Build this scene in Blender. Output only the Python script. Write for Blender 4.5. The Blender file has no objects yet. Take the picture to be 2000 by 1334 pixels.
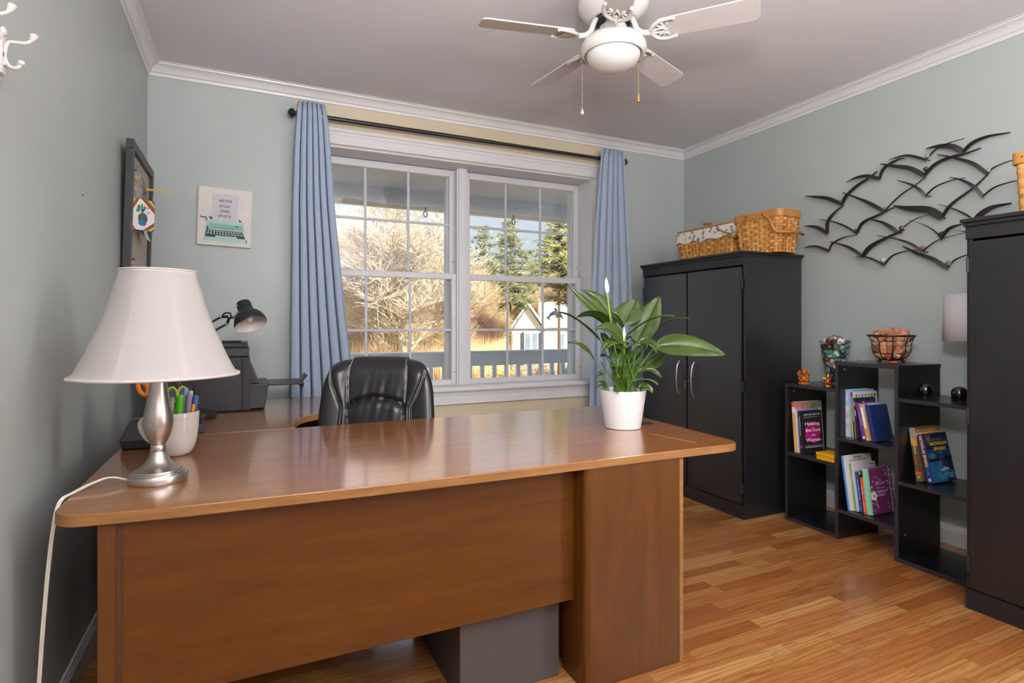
import bpy, math, random
from mathutils import Vector, Matrix

sc = bpy.context.scene
col = sc.collection

# ------------------------------------------------------------------ camera, sky, sun, lights, exposure
cam_d = bpy.data.cameras.new('camera')
cam_d.sensor_width = 36.0
cam_d.lens = 36.0 * 1105 / 2000
cam_d.shift_y = -33.0 / 2000
cam_d.clip_start, cam_d.clip_end = 0.02, 400
cam = bpy.data.objects.new('camera', cam_d)
cam.location = (0, 0, 1.19)
cam.rotation_euler = (math.radians(90), 0, math.radians(-25.2))
col.objects.link(cam)
sc.camera = cam

sc.view_settings.view_transform = 'Standard'
sc.view_settings.look = 'None'
sc.view_settings.gamma = 1
sc.view_settings.use_curve_mapping = False
sc.view_settings.exposure = -0.08

world = bpy.data.worlds.new('sky')
sc.world = world
world.use_nodes = True
wn, wl = world.node_tree.nodes, world.node_tree.links
wn.clear()
w_out = wn.new('ShaderNodeOutputWorld')
w_bg = wn.new('ShaderNodeBackground')
w_tc = wn.new('ShaderNodeTexCoord')
w_sep = wn.new('ShaderNodeSeparateXYZ')
w_rmp = wn.new('ShaderNodeValToRGB')
w_rmp.color_ramp.elements[0].position = 0.0
w_rmp.color_ramp.elements[0].color = (0.41, 0.445, 0.49, 1)
w_rmp.color_ramp.elements[1].position = 0.36
w_rmp.color_ramp.elements[1].color = (0.95, 1.02, 1.20, 1)
_e = w_rmp.color_ramp.elements.new(0.19)
_e.color = (0.40, 0.45, 0.52, 1)
wl.new(w_tc.outputs['Generated'], w_sep.inputs[0])
wl.new(w_sep.outputs['Z'], w_rmp.inputs[0])
wl.new(w_rmp.outputs[0], w_bg.inputs['Color'])
wl.new(w_bg.outputs[0], w_out.inputs[0])
w_bg.inputs['Strength'].default_value = 2.0


def lamp(name, kind, loc, energy, color=(1, 1, 1), target=None, **kw):
    d = bpy.data.lights.new(name, kind)
    d.energy = energy
    d.color = color
    for k, v in kw.items():
        setattr(d, k, v)
    o = bpy.data.objects.new(name, d)
    o.location = loc
    if target is not None:
        o.rotation_euler = (Vector(target) - Vector(loc)).to_track_quat('-Z', 'Y').to_euler()
    col.objects.link(o)
    return o


lamp('sun', 'SUN', (0, -10, 12), 10.5, (1.0, 0.94, 0.84), target=(-3.6, 0, 4.6), angle=0.009)
# narrow strip lamp added at the right to brighten the left wall, and the photographer's two lamps: one behind the camera bounced off the ceiling, one aimed up past the fan
lamp('bounce_lamp', 'AREA', (0.75, -0.55, 1.75), 195, (1.0, 0.99, 0.98), target=(0.75, -0.5501, 2.7),
     shape='RECTANGLE', size=1.7, size_y=0.7)
lamp('added_strip_lamp', 'AREA', (3.2, -1.0, 1.5), 40, (1.0, 0.985, 0.96), target=(-0.5, 1.5, 1.5),
     shape='RECTANGLE', size=0.20, size_y=1.6)
lamp('photo_lamp', 'SPOT', (0.14, 0.10, 1.86), 150, (1.0, 0.98, 0.965), target=(1.60, 2.00, 2.45),
     shadow_soft_size=0.11, spot_size=math.radians(114), spot_blend=0.65)

PI = math.pi
XL, XR, YB, YF, H = -0.511, 3.46, 3.83, -1.35, 2.69


# ------------------------------------------------------------------ mesh building helpers
class MB:
    """collects polygons of one part and links them as one mesh object"""

    def __init__(s):
        s.v, s.f, s.m = [], [], []
        s.mi = 0
        s.x = Matrix.Identity(4)

    def add(s, vs, fs):
        b = len(s.v)
        s.v += [tuple(s.x @ Vector(p)) for p in vs]
        s.f += [tuple(b + i for i in f) for f in fs]
        s.m += [s.mi] * len(fs)
        return s

    def box(s, x0, x1, y0, y1, z0, z1):
        vs = [(x, y, z) for z in (z0, z1) for y in (y0, y1) for x in (x0, x1)]
        return s.add(vs, [(0, 2, 3, 1), (4, 5, 7, 6), (0, 1, 5, 4), (2, 6, 7, 3), (0, 4, 6, 2), (1, 3, 7, 5)])

    def prism(s, pts, a, b, axis='z'):
        """polygon extruded along an axis; pts are the other two coordinates"""
        n = len(pts)

        def mk(p, h):
            return {'z': (p[0], p[1], h), 'x': (h, p[0], p[1]), 'y': (p[0], h, p[1])}[axis]
        area = sum(pts[i][0] * pts[(i + 1) % n][1] - pts[(i + 1) % n][0] * pts[i][1] for i in range(n))
        flip = (area < 0) != (axis == 'y')
        if flip:
            pts = list(pts)[::-1]
        vs = [mk(p, a) for p in pts] + [mk(p, b) for p in pts]
        fs = [tuple(range(n))[::-1], tuple(range(n, 2 * n))]
        fs += [(i, (i + 1) % n, n + (i + 1) % n, n + i) for i in range(n)]
        return s.add(vs, fs)

    def lathe(s, prof, n=36, c=(0, 0, 0), close=True):
        vs, fs = [], []
        k = len(prof)
        for r, z in prof:
            for i in range(n):
                a = 2 * PI * i / n
                vs.append((c[0] + r * math.cos(a), c[1] + r * math.sin(a), c[2] + z))
        for j in range(k - 1):
            for i in range(n):
                i2 = (i + 1) % n
                fs.append((j * n + i, j * n + i2, (j + 1) * n + i2, (j + 1) * n + i))
        if close:
            if prof[0][0] > 1e-5:
                fs.append(tuple(range(n))[::-1])
            if prof[-1][0] > 1e-5:
                fs.append(tuple(range((k - 1) * n, k * n)))
        return s.add(vs, fs)

    def tube(s, pts, r, n=8, closed=False, flat=1.0, cap=True):
        pts = [Vector(p) for p in pts]
        k = len(pts)
        rs = r if isinstance(r, (list, tuple)) else [r] * k
        vs, fs = [], []
        up = None
        for i, p in enumerate(pts):
            if closed:
                t = pts[(i + 1) % k] - pts[i - 1]
            else:
                t = pts[min(i + 1, k - 1)] - pts[max(i - 1, 0)]
            if t.length < 1e-9:
                t = Vector((0, 0, 1))
            t.normalize()
            if up is None:
                up = Vector((0, 0, 1)) if abs(t.z) < 0.9 else Vector((1, 0, 0))
            u = up - t * up.dot(t)
            if u.length < 1e-6:
                u = t.orthogonal()
            u.normalize()
            up = u
            w = t.cross(u)
            for j in range(n):
                a = 2 * PI * j / n
                vs.append(tuple(p + u * (math.cos(a) * rs[i] * flat) + w * (math.sin(a) * rs[i])))
        for i in range(k if closed else k - 1):
            i2 = (i + 1) % k
            for j in range(n):
                j2 = (j + 1) % n
                fs.append((i * n + j, i * n + j2, i2 * n + j2, i2 * n + j))
        if cap and not closed:
            fs += [tuple(range(n))[::-1], tuple(range((k - 1) * n, k * n))]
        return s.add(vs, fs)

    def grid(s, fn, nu, nv, wrap=False):
        vs = [fn(i / (nu if wrap else nu - 1), j / (nv - 1)) for j in range(nv) for i in range(nu)]
        fs = []
        for j in range(nv - 1):
            for i in range(nu if wrap else nu - 1):
                i2 = (i + 1) % nu
                fs.append((j * nu + i, j * nu + i2, (j + 1) * nu + i2, (j + 1) * nu + i))
        return s.add(vs, fs)

    def ball(s, c, r, n=16, m=10):
        r = r if isinstance(r, (list, tuple)) else (r, r, r)
        prof = [(max(math.sin(PI * j / m), 0.0), -math.cos(PI * j / m)) for j in range(m + 1)]
        vs, fs = [(c[0], c[1], c[2] - r[2])], []
        for j in range(1, m):
            for i in range(n):
                a = 2 * PI * i / n
                vs.append((c[0] + r[0] * prof[j][0] * math.cos(a), c[1] + r[1] * prof[j][0] * math.sin(a), c[2] + r[2] * prof[j][1]))
        vs.append((c[0], c[1], c[2] + r[2]))
        for i in range(n):
            fs.append((0, 1 + (i + 1) % n, 1 + i))
            fs.append((len(vs) - 1, 1 + (m - 2) * n + i, 1 + (m - 2) * n + (i + 1) % n))
        for j in range(m - 2):
            for i in range(n):
                i2 = (i + 1) % n
                fs.append((1 + j * n + i, 1 + j * n + i2, 1 + (j + 1) * n + i2, 1 + (j + 1) * n + i))
        return s.add(vs, fs)

    def sweep(s, prof, path, closed=False):
        """moulding profile (out, up) carried along a horizontal path with mitred corners"""
        k = len(path)
        rings = []
        for i, p in enumerate(path):
            p = Vector(p)
            d0 = (p - Vector(path[i - 1])).normalized() if i > 0 else None
            d1 = (Vector(path[i + 1]) - p).normalized() if i < k - 1 else None
            if d0 is None:
                d0 = d1
            if d1 is None:
                d1 = d0
            n0, n1 = Vector((-d0.y, d0.x, 0)), Vector((-d1.y, d1.x, 0))
            nn = (n0 + n1) / (1 + n0.dot(n1))
            rings.append([tuple(p + nn * o + Vector((0, 0, h))) for o, h in prof])
        n = len(prof)
        vs = [q for r in rings for q in r]
        fs = []
        for i in range(k - 1):
            for j in range(n):
                j2 = (j + 1) % n
                fs.append((i * n + j, i * n + j2, (i + 1) * n + j2, (i + 1) * n + j))
        fs += [tuple(range(n))[::-1], tuple(range((k - 1) * n, k * n))]
        return s.add(vs, fs)

    def build(s, name, mats, parent=None, smooth=None, bevel=0.0, seg=2, loc=None, world=False, solid=0.0, sub=0):
        me = bpy.data.meshes.new(name)
        vs = s.v
        if world and parent is not None:
            inv = full(parent).inverted()
            vs = [tuple(inv @ Vector(p)) for p in vs]
        elif parent is None and loc is not None:
            vs = [tuple(Vector(p) - Vector(loc)) for p in vs]
        me.from_pydata(vs, [], s.f)
        mats = mats if isinstance(mats, (list, tuple)) else [mats]
        for m in mats:
            me.materials.append(m)
        if len(mats) > 1:
            me.polygons.foreach_set('material_index', s.m)
        me.validate()
        if smooth is not None:
            me.polygons.foreach_set('use_smooth', [True] * len(me.polygons))
            me.set_sharp_from_angle(angle=math.radians(smooth))
        me.update()
        o = bpy.data.objects.new(name, me)
        col.objects.link(o)
        if parent is not None:
            o.parent = parent
        elif loc is not None:
            o.location = loc
        if solid:
            md = o.modifiers.new('thickness', 'SOLIDIFY')
            md.thickness = solid
            md.offset = 0
        if bevel:
            md = o.modifiers.new('edges', 'BEVEL')
            md.width, md.segments, md.limit_method = bevel, seg, 'ANGLE'
            md.angle_limit = math.radians(40)
        if sub:
            md = o.modifiers.new('round', 'SUBSURF')
            md.levels = md.render_levels = sub
        return o


def full(o):
    m = Matrix.LocRotScale(o.location, o.rotation_euler, o.scale)
    return full(o.parent) @ m if o.parent else m


def thing(name, label, cat, loc=(0, 0, 0), rz=0.0, group=None, kind=None):
    o = bpy.data.objects.new(name, None)
    o.empty_display_size = 0.05
    o.location = loc
    o.rotation_euler = (0, 0, rz)
    col.objects.link(o)
    return tag(o, label, cat, group, kind)


def tag(o, label, cat=None, group=None, kind=None):
    o['label'] = label
    if cat:
        o['category'] = cat
    if group:
        o['group'] = group
    if kind:
        o['kind'] = kind
    return o


def copy_tree(o, parent=None):
    c = o.copy()
    col.objects.link(c)
    c.parent = parent
    for ch in list(o.children):
        copy_tree(ch, c)
    return c


def bez(p0, p1, p2, n=10):
    p0, p1, p2 = Vector(p0), Vector(p1), Vector(p2)
    return [tuple(p0 * (1 - t) ** 2 + p1 * 2 * t * (1 - t) + p2 * t * t) for t in [i / (n - 1) for i in range(n)]]


def curve(pts, n=6):
    """Catmull-Rom through the points"""
    P = [Vector(p) for p in pts]
    P = [P[0] * 2 - P[1]] + P + [P[-1] * 2 - P[-2]]
    out = []
    for i in range(1, len(P) - 2):
        for k in range(n):
            t = k / n
            a, b, c, d = P[i - 1], P[i], P[i + 1], P[i + 2]
            out.append(tuple(0.5 * ((2 * b) + (c - a) * t + (2 * a - 5 * b + 4 * c - d) * t * t + (3 * b - a - 3 * c + d) * t ** 3)))
    out.append(tuple(P[-2]))
    return out


def rounded(pts, rad, n=6):
    """polygon with rounded corners; rad per corner"""
    out = []
    k = len(pts)
    for i in range(k):
        p, a, b = Vector(pts[i]), Vector(pts[i - 1]), Vector(pts[(i + 1) % k])
        r = rad[i] if isinstance(rad, (list, tuple)) else rad
        if r <= 0:
            out.append(tuple(p))
            continue
        d0, d1 = (a - p).normalized(), (b - p).normalized()
        p0, p1 = p + d0 * r, p + d1 * r
        for j in range(n + 1):
            t = j / n
            out.append(tuple(p0 * (1 - t) ** 2 + p * 2 * t * (1 - t) + p1 * t * t))
    return out


def text_mesh(body, w=None, h=None, extrude=0.0003, align='CENTER', bold=0.0, shear=0.0):
    """lettering as mesh data, fitted to width w and/or height h, centred on the origin in the xy plane"""
    cu = bpy.data.curves.new('lettering', 'FONT')
    cu.body = body
    cu.align_x = align
    cu.extrude = extrude / 2
    cu.offset = bold
    cu.shear = shear
    cu.resolution_u = 3
    o = bpy.data.objects.new('lettering', cu)
    col.objects.link(o)
    dg = bpy.context.evaluated_depsgraph_get()
    me = bpy.data.meshes.new_from_object(o.evaluated_get(dg))
    bpy.data.objects.remove(o)
    bpy.data.curves.remove(cu)
    xs = [v.co.x for v in me.vertices]
    ys = [v.co.y for v in me.vertices]
    cx, cy = (min(xs) + max(xs)) / 2, (min(ys) + max(ys)) / 2
    sx = w / (max(xs) - min(xs)) if w else None
    sy = h / (max(ys) - min(ys)) if h else None
    sx = sx or sy
    sy = sy or sx
    for v in me.vertices:
        v.co.x = (v.co.x - cx) * sx
        v.co.y = (v.co.y - cy) * sy
    return me


def letters(name, lines, mat, parent, mx):
    """several text lines as one lettering part; lines = (text, w, h, x, y, bold); mx carries xy plane to the surface"""
    b = MB()
    b.x = mx
    for (t, w, h, x, y, *bo) in lines:
        me = text_mesh(t, w, h, bold=bo[0] if bo else 0.0, shear=bo[1] if len(bo) > 1 else 0.0)
        b.add([(v.co.x + x, v.co.y + y, v.co.z) for v in me.vertices], [tuple(p.vertices) for p in me.polygons])
        bpy.data.meshes.remove(me)
    return b.build(name, mat, parent)


def frame_mx(o, ex, ey):
    """matrix with origin o, x axis ex, y axis ey, z axis ex x ey"""
    ex, ey = Vector(ex).normalized(), Vector(ey).normalized()
    ez = ex.cross(ey)
    m = Matrix.Identity(4)
    for i, a in enumerate((ex, ey, ez)):
        m[0][i], m[1][i], m[2][i] = a
    m[0][3], m[1][3], m[2][3] = o
    return m


# ------------------------------------------------------------------ procedural materials
def lin(c):
    if isinstance(c, str):
        c = tuple(int(c[i:i + 2], 16) for i in (0, 2, 4))
    f = lambda u: u / 12.92 if u <= 0.04045 else ((u + 0.055) / 1.055) ** 2.4
    return tuple(f(u / 255) for u in c[:3]) + (1,)


class NT:
    def __init__(s, name):
        s.mat = bpy.data.materials.new(name)
        s.mat.use_nodes = True
        s.t = s.mat.node_tree
        s.b = s.t.nodes['Principled BSDF']
        s.out = s.t.nodes['Material Output']

    def n(s, kind, **kw):
        o = s.t.nodes.new('ShaderNode' + kind)
        for k, v in kw.items():
            setattr(o, k, v)
        return o

    def l(s, a, b):
        s.t.links.new(a, b)

    def val(s, sock, v):
        sock.default_value = v

    def coord(s, scale=(1, 1, 1), kind='Object'):
        tc, mp = s.n('TexCoord'), s.n('Mapping')
        mp.inputs['Scale'].default_value = scale
        s.l(tc.outputs[kind], mp.inputs['Vector'])
        return mp.outputs[0]

    def noise(s, vec, scale, detail=3, rough=0.55, dist=0.0):
        o = s.n('TexNoise')
        o.inputs['Scale'].default_value = scale
        o.inputs['Detail'].default_value = detail
        o.inputs['Roughness'].default_value = rough
        o.inputs['Distortion'].default_value = dist
        if vec is not None:
            s.l(vec, o.inputs['Vector'])
        return o.outputs['Fac']

    def ramp(s, fac, stops):
        o = s.n('ValToRGB')
        el = o.color_ramp.elements
        el[0].position, el[0].color = stops[0][0], stops[0][1]
        el[1].position, el[1].color = stops[-1][0], stops[-1][1]
        for p, c in stops[1:-1]:
            e = el.new(p)
            e.color = c
        s.l(fac, o.inputs[0])
        return o.outputs[0]

    def math(s, op, a, b=None, clamp=False):
        o = s.n('Math', operation=op, use_clamp=clamp)
        for i, q in enumerate((a, b)):
            if q is None:
                continue
            if isinstance(q, (int, float)):
                o.inputs[i].default_value = q
            else:
                s.l(q, o.inputs[i])
        return o.outputs[0]

    def mix(s, fac, a, b, mode='MIX'):
        o = s.n('Mix', data_type='RGBA', blend_type=mode)
        for sock, q in ((o.inputs[0], fac), (o.inputs[6], a), (o.inputs[7], b)):
            if isinstance(q, (int, float, tuple)):
                sock.default_value = q
            else:
                s.l(q, sock)
        return o.outputs[2]

    def bump(s, h, strength=0.2, dist=0.01):
        o = s.n('Bump')
        o.inputs['Strength'].default_value = strength
        o.inputs['Distance'].default_value = dist
        s.l(h, o.inputs['Height'])
        s.l(o.outputs[0], s.b.inputs['Normal'])

    def set(s, rough=0.5, metal=0.0, spec=0.5, coat=0.0, coat_rough=0.1):
        s.b.inputs['Roughness'].default_value = rough
        s.b.inputs['Metallic'].default_value = metal
        s.b.inputs['Specular IOR Level'].default_value = spec
        s.b.inputs['Coat Weight'].default_value = coat
        s.b.inputs['Coat Roughness'].default_value = coat_rough
        return s


_cache = {}


def pm(c, rough=0.5, metal=0.0, spec=0.5, var=0.05, scale=20, bump=0.0, coat=0.0, trans=0.0, name=None, bscale=None):
    """painted, plastic, paper or metal surface with a little uneven colour"""
    key = (c, rough, metal, spec, var, scale, bump, coat, trans)
    if key in _cache:
        return _cache[key]
    t = NT(name or 'surface_%d' % len(_cache))
    t.set(rough, metal, spec, coat)
    a = lin(c)
    v = t.coord()
    f = t.noise(v, scale, 3)
    lo = tuple(x * (1 - var) for x in a[:3]) + (1,)
    hi = tuple(min(1, x * (1 + var)) for x in a[:3]) + (1,)
    t.l(t.ramp(f, [(0.3, lo), (0.7, hi)]), t.b.inputs['Base Color'])
    if bump:
        t.bump(t.noise(v, bscale or scale * 6, 4), bump, 0.004)
    if trans:
        t.b.inputs['Transmission Weight'].default_value = trans
    _cache[key] = t.mat
    return t.mat


def wood(name, dark, mid, light, grain=(1.2, 14, 14), rough=0.3, coat=0.0, spec=0.5, rings=0.25):
    t = NT(name)
    t.set(rough, 0, spec, coat, 0.12)
    v = t.coord(grain)
    f1 = t.noise(v, 2.2, 6, 0.6, 0.6)
    f2 = t.noise(t.coord(tuple(g * 5 for g in grain)), 3.5, 3, 0.6)
    f = t.math('ADD', t.math('MULTIPLY', f1, 1 - rings), t.math('MULTIPLY', f2, rings))
    t.l(t.ramp(f, [(0.30, lin(dark)), (0.52, lin(mid)), (0.72, lin(light))]), t.b.inputs['Base Color'])
    t.bump(f2, 0.04, 0.002)
    return t.mat


# ------------------------------------------------------------------ room shell
def wall_paint():
    t = NT('sage_wall_paint')
    t.set(0.42, 0, 0.35)
    v = t.coord()
    f = t.noise(v, 1.3, 3)
    t.l(t.ramp(f, [(0.3, lin('a8b0ad')), (0.7, lin('afb6b3'))]), t.b.inputs['Base Color'])
    t.bump(t.noise(v, 160, 3), 0.05, 0.002)
    return t.mat


def back_wall_paint():
    """sage wall with the older cream paint left around the window"""
    t = NT('back_wall_paint')
    t.set(0.42, 0, 0.35)
    v = t.coord()
    f = t.noise(v, 1.3, 3)
    sage = t.ramp(f, [(0.3, lin('a8b0ad')), (0.7, lin('afb6b3'))])
    cream = t.ramp(f, [(0.3, lin('c4b79d')), (0.7, lin('cbbea5'))])
    sep = t.n('SeparateXYZ')
    t.l(v, sep.inputs[0])
    w = t.math('MULTIPLY', t.math('SUBTRACT', t.noise(t.coord((1, 1, 9)), 1.0, 2), 0.5), 0.03)
    x = t.math('ADD', sep.outputs['X'], w)
    m = t.math('MULTIPLY', t.math('GREATER_THAN', x, 0.281), t.math('LESS_THAN', x, 2.608))
    t.l(t.mix(m, sage, cream), t.b.inputs['Base Color'])
    t.bump(t.noise(v, 160, 3), 0.05, 0.002)
    return t.mat


def oak_floor():
    t = NT('oak_strip_floor')
    t.set(0.22, 0, 0.5, 0.25, 0.08)
    tc = t.n('TexCoord')
    sep = t.n('SeparateXYZ')
    t.l(tc.outputs['Object'], sep.inputs[0])
    W = 0.0570
    yy = t.math('DIVIDE', sep.outputs['Y'], W)
    row = t.math('FLOOR', yy)
    wn1 = t.n('TexWhiteNoise', noise_dimensions='1D')
    t.l(row, wn1.inputs['W'])
    ln = t.math('ADD', t.math('MULTIPLY', wn1.outputs['Value'], 0.34), 0.42)
    xx = t.math('ADD', t.math('DIVIDE', sep.outputs['X'], ln), t.math('MULTIPLY', wn1.outputs['Value'], 37.0))
    cl = t.math('FLOOR', xx)
    cmb = t.n('CombineXYZ')
    t.l(row, cmb.inputs[0])
    t.l(cl, cmb.inputs[1])
    wn2 = t.n('TexWhiteNoise', noise_dimensions='3D')
    t.l(cmb.outputs[0], wn2.inputs['Vector'])
    r = wn2.outputs['Value']
    # grain runs along each board and is shifted from board to board
    off = t.n('CombineXYZ')
    t.l(t.math('ADD', t.math('MULTIPLY', sep.outputs['X'], 2.2), t.math('MULTIPLY', r, 40)), off.inputs[0])
    t.l(t.math('ADD', t.math('MULTIPLY', sep.outputs['Y'], 17.0), t.math('MULTIPLY', r, 91)), off.inputs[1])
    g1 = t.noise(off.outputs[0], 1.6, 4, 0.55, 1.4)
    wv = t.n('TexWave', wave_type='BANDS', bands_direction='Y')
    wv.inputs['Scale'].default_value = 0.9
    wv.inputs['Distortion'].default_value = 16.0
    wv.inputs['Detail'].default_value = 3
    wv.inputs['Detail Scale'].default_value = 0.55
    wv.inputs['Detail Roughness'].default_value = 0.6
    t.l(off.outputs[0], wv.inputs['Vector'])
    fine = t.noise(off.outputs[0], 9, 3, 0.6)
    base = t.ramp(r, [(0.0, lin('8a5228')), (0.22, lin('9c6434')), (0.5, lin('a36d3c')), (0.74, lin('ab7944')), (0.93, lin('bd925c')), (1.0, lin('824a25'))])
    dark = t.mix(t.math('MULTIPLY', t.ramp(wv.outputs['Fac'], [(0.55, (0, 0, 0, 1)), (0.95, (1, 1, 1, 1))]), 0.5), base, lin('84491f'))
    dark2 = t.mix(t.math('MULTIPLY', t.ramp(g1, [(0.57, (0, 0, 0, 1)), (0.74, (1, 1, 1, 1))]), 0.7), dark, lin('6f3d1c'))
    fin = t.mix(t.math('MULTIPLY', t.math('SUBTRACT', fine, 0.3), 0.45, True), dark2, lin('b0713a'))
    # seams between boards
    fy = t.math('FRACT', yy)
    fx = t.math('FRACT', xx)
    sy = t.math('MAXIMUM', t.math('LESS_THAN', fy, 0.016), t.math('GREATER_THAN', fy, 0.988))
    sx = t.math('LESS_THAN', t.math('MULTIPLY', fx, ln), 0.0012)
    seam = t.math('MAXIMUM', sy, sx)
    t.l(t.mix(t.math('MULTIPLY', seam, 0.65), fin, lin('5a3015')), t.b.inputs['Base Color'])
    bh = t.math('SUBTRACT', t.math('ADD', t.math('MULTIPLY', fine, 0.25), t.math('MULTIPLY', r, 0.35)), seam)
    t.bump(bh, 0.12, 0.003)
    return t.mat


M_wall, M_back, M_floor = wall_paint(), back_wall_paint(), oak_floor()
M_ceil = pm('dad7db', 0.75, var=0.012, scale=1.5, bump=0.03, bscale=140)
M_trim = pm('d3d1d2', 0.32, var=0.015, scale=3)
M_vinyl = pm('cccbce', 0.35, var=0.012, scale=3)

tag(MB().box(XL - 0.2, XR + 0.2, YF - 0.2, YB + 0.25, -0.12, 0).build('floor', M_floor),
    'glossy oak strip floor with boards running along the window wall', 'floor', kind='structure')
tag(MB().box(XL - 0.2, XR + 0.2, YF - 0.2, YB + 0.25, H, H + 0.25).build('ceiling', M_ceil),
    'flat pale grey ceiling above the fan', 'ceiling', kind='structure')
tag(MB().box(XL - 0.2, XL, YF, YB, 0, H).build('wall_left', M_wall),
    'sage green wall beside the pin board and lamp', 'wall', kind='structure')
tag(MB().box(XR, XR + 0.2, YF, YB, 0, H).build('wall_right', M_wall),
    'sage green wall behind the metal birds and cabinets', 'wall', kind='structure')
tag(MB().box(XL - 0.2, XR + 0.2, YF - 0.2, YF, 0, H).build('wall_front', M_ceil),
    'pale wall behind the viewpoint', 'wall', kind='structure')

WX0, WX1, WZ0, WZ1, YO = 0.393, 2.519, 0.735, 2.360, YB + 0.25
b = MB()
b.box(XL - 0.2, WX0, YB, YO, 0, H)
b.box(WX1, XR + 0.2, YB, YO, 0, H)
b.box(WX0, WX1, YB, YO, 0, WZ0)
b.box(WX0, WX1, YB, YO, WZ1, H)
tag(b.build('wall_back', M_back), 'sage green wall with unpainted cream patch around the double window', 'wall', kind='structure')

# crown moulding, one continuous run per wall
crown = [(0, 0), (0, -0.066), (0.008, -0.066), (0.013, -0.056), (0.013, -0.050), (0.021, -0.047), (0.027, -0.036),
         (0.037, -0.022), (0.053, -0.014), (0.063, -0.011), (0.065, -0.004), (0.078, -0.004), (0.078, 0)]
crown = [(o, z * 1.0) for o, z in crown]
HH = H - 0.0005
for name, lab, p, q in (('trim_1', 'white crown moulding along the left wall', (XL, YB), (XL, YF)),
                        ('trim_2', 'white crown moulding above the window', (XR, YB), (XL, YB)),
                        ('trim_3', 'white crown moulding above the metal birds', (XR, YF), (XR, YB))):
    P, Q = Vector((p[0], p[1], 0)), Vector((q[0], q[1], 0))
    d = (Q - P).normalized()
    nrm = Vector((-d.y, d.x, 0))
    b = MB()
    vs = []
    # mitre both ends at 45 degrees where runs meet
    e0 = 1 if name in ('trim_1', 'trim_2') else 0
    e1 = 1 if name in ('trim_2', 'trim_3') else 0
    for base, e, sg in ((P, e0, 1), (Q, e1, -1)):
        for o, z in crown:
            vs.append(tuple(base + nrm * o + d * (sg * e * o) + Vector((0, 0, HH + z * 1.02))))
    n = len(crown)
    b.add(vs, [tuple(range(n)), tuple(range(n, 2 * n))[::-1]] + [(i, n + i, n + (i + 1) % n, (i + 1) % n) for i in range(n)])
    tag(b.build(name, M_trim, smooth=35), lab, 'moulding', kind='structure')

# baseboards
bprof = [(0, 0), (0.014, 0), (0.014, 0.078), (0.011, 0.083), (0.011, 0.089), (0.007, 0.097), (0.006, 0.104), (0, 0.106)]
for name, lab, p, q in (('baseboard_left', 'white baseboard below the left wall', (XL, YB), (XL, YF)),
                        ('baseboard_back', 'white baseboard below the window', (XR, YB), (XL, YB)),
                        ('baseboard_right', 'white baseboard behind the stepped bookshelf', (XR, YF), (XR, YB))):
    P, Q = Vector((p[0], p[1], 0)), Vector((q[0], q[1], 0))
    d = (Q - P).normalized()
    nrm = Vector((-d.y, d.x, 0))
    b = MB()
    e0 = 1 if name != 'baseboard_right' else 0
    e1 = 1 if name != 'baseboard_left' else 0
    vs = []
    for base, e, sg in ((P, e0, 1), (Q, e1, -1)):
        for o, z in bprof:
            vs.append(tuple(base + nrm * o + d * (sg * e * o) + Vector((0, 0, z))))
    n = len(bprof)
    b.add(vs, [tuple(range(n)), tuple(range(n, 2 * n))[::-1]] + [(i, n + i, n + (i + 1) % n, (i + 1) % n) for i in range(n)])
    tag(b.build(name, M_trim), lab, 'baseboard', kind='structure')

# window casing (head, sides), stool and apron
b = MB()
yf = YB - 0.018
b.box(WX0 - 0.105, WX1 + 0.105, yf, YB, WZ1 + 0.005, WZ1 + 0.100)
b.box(WX0 - 0.112, WX1 + 0.112, yf - 0.010, YB, WZ1 + 0.085, WZ1 + 0.108)
b.box(WX0 - 0.108, WX1 + 0.108, yf - 0.005, YB, WZ1 + 0.062, WZ1 + 0.085)
b.box(WX0 - 0.100, WX0 - 0.003, yf, YB, WZ0 + 0.012, WZ1 + 0.005)
b.box(WX1 + 0.003, WX1 + 0.100, yf, YB, WZ0 + 0.012, WZ1 + 0.005)
tag(b.build('trim_4', M_trim, bevel=0.004), 'white casing boards framing the double window', 'window casing', kind='structure')
b = MB()
b.box(WX0 - 0.12, WX1 + 0.12, YB - 0.045, YB, 0.716, 0.747)
b.box(WX0 + 0.001, WX1 - 0.001, YB, YB + 0.165, 0.72, 0.742)
tag(b.build('trim_5', M_trim, bevel=0.006), 'white window stool projecting below the sashes', 'window sill', kind='structure')
b = MB()
b.box(WX0 - 0.10, WX1 + 0.10, YB - 0.016, YB, 0.622, 0.716)
b.box(WX0 - 0.10, WX1 + 0.10, YB - 0.022, YB, 0.688, 0.700)
b.box(WX0 - 0.10, WX1 + 0.10, YB - 0.026, YB, 0.704, 0.716)
b.box(WX0 - 0.10, WX1 + 0.10, YB - 0.020, YB, 0.622, 0.634)
tag(b.build('trim_6', M_trim, bevel=0.003), 'white apron board under the window stool', 'window apron', kind='structure')
b = MB()
b.box(WX0, WX0 + 0.012, YB + 0.001, YO, WZ0, WZ1)
b.box(WX1 - 0.012, WX1, YB + 0.001, YO, WZ0, WZ1)
b.box(WX0, WX1, YB + 0.001, YO, WZ1 - 0.012, WZ1)
b.box(1.415, 1.497, YB + 0.135, YO + 0.03, 0.742, WZ1 - 0.012)
b.box(1.428, 1.484, YB + 0.125, YB + 0.137, 0.742, WZ1 - 0.012)
b.box(WX0, WX1, YB + 0.165, YO + 0.03, WZ0 - 0.03, WZ0 + 0.004)
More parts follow.
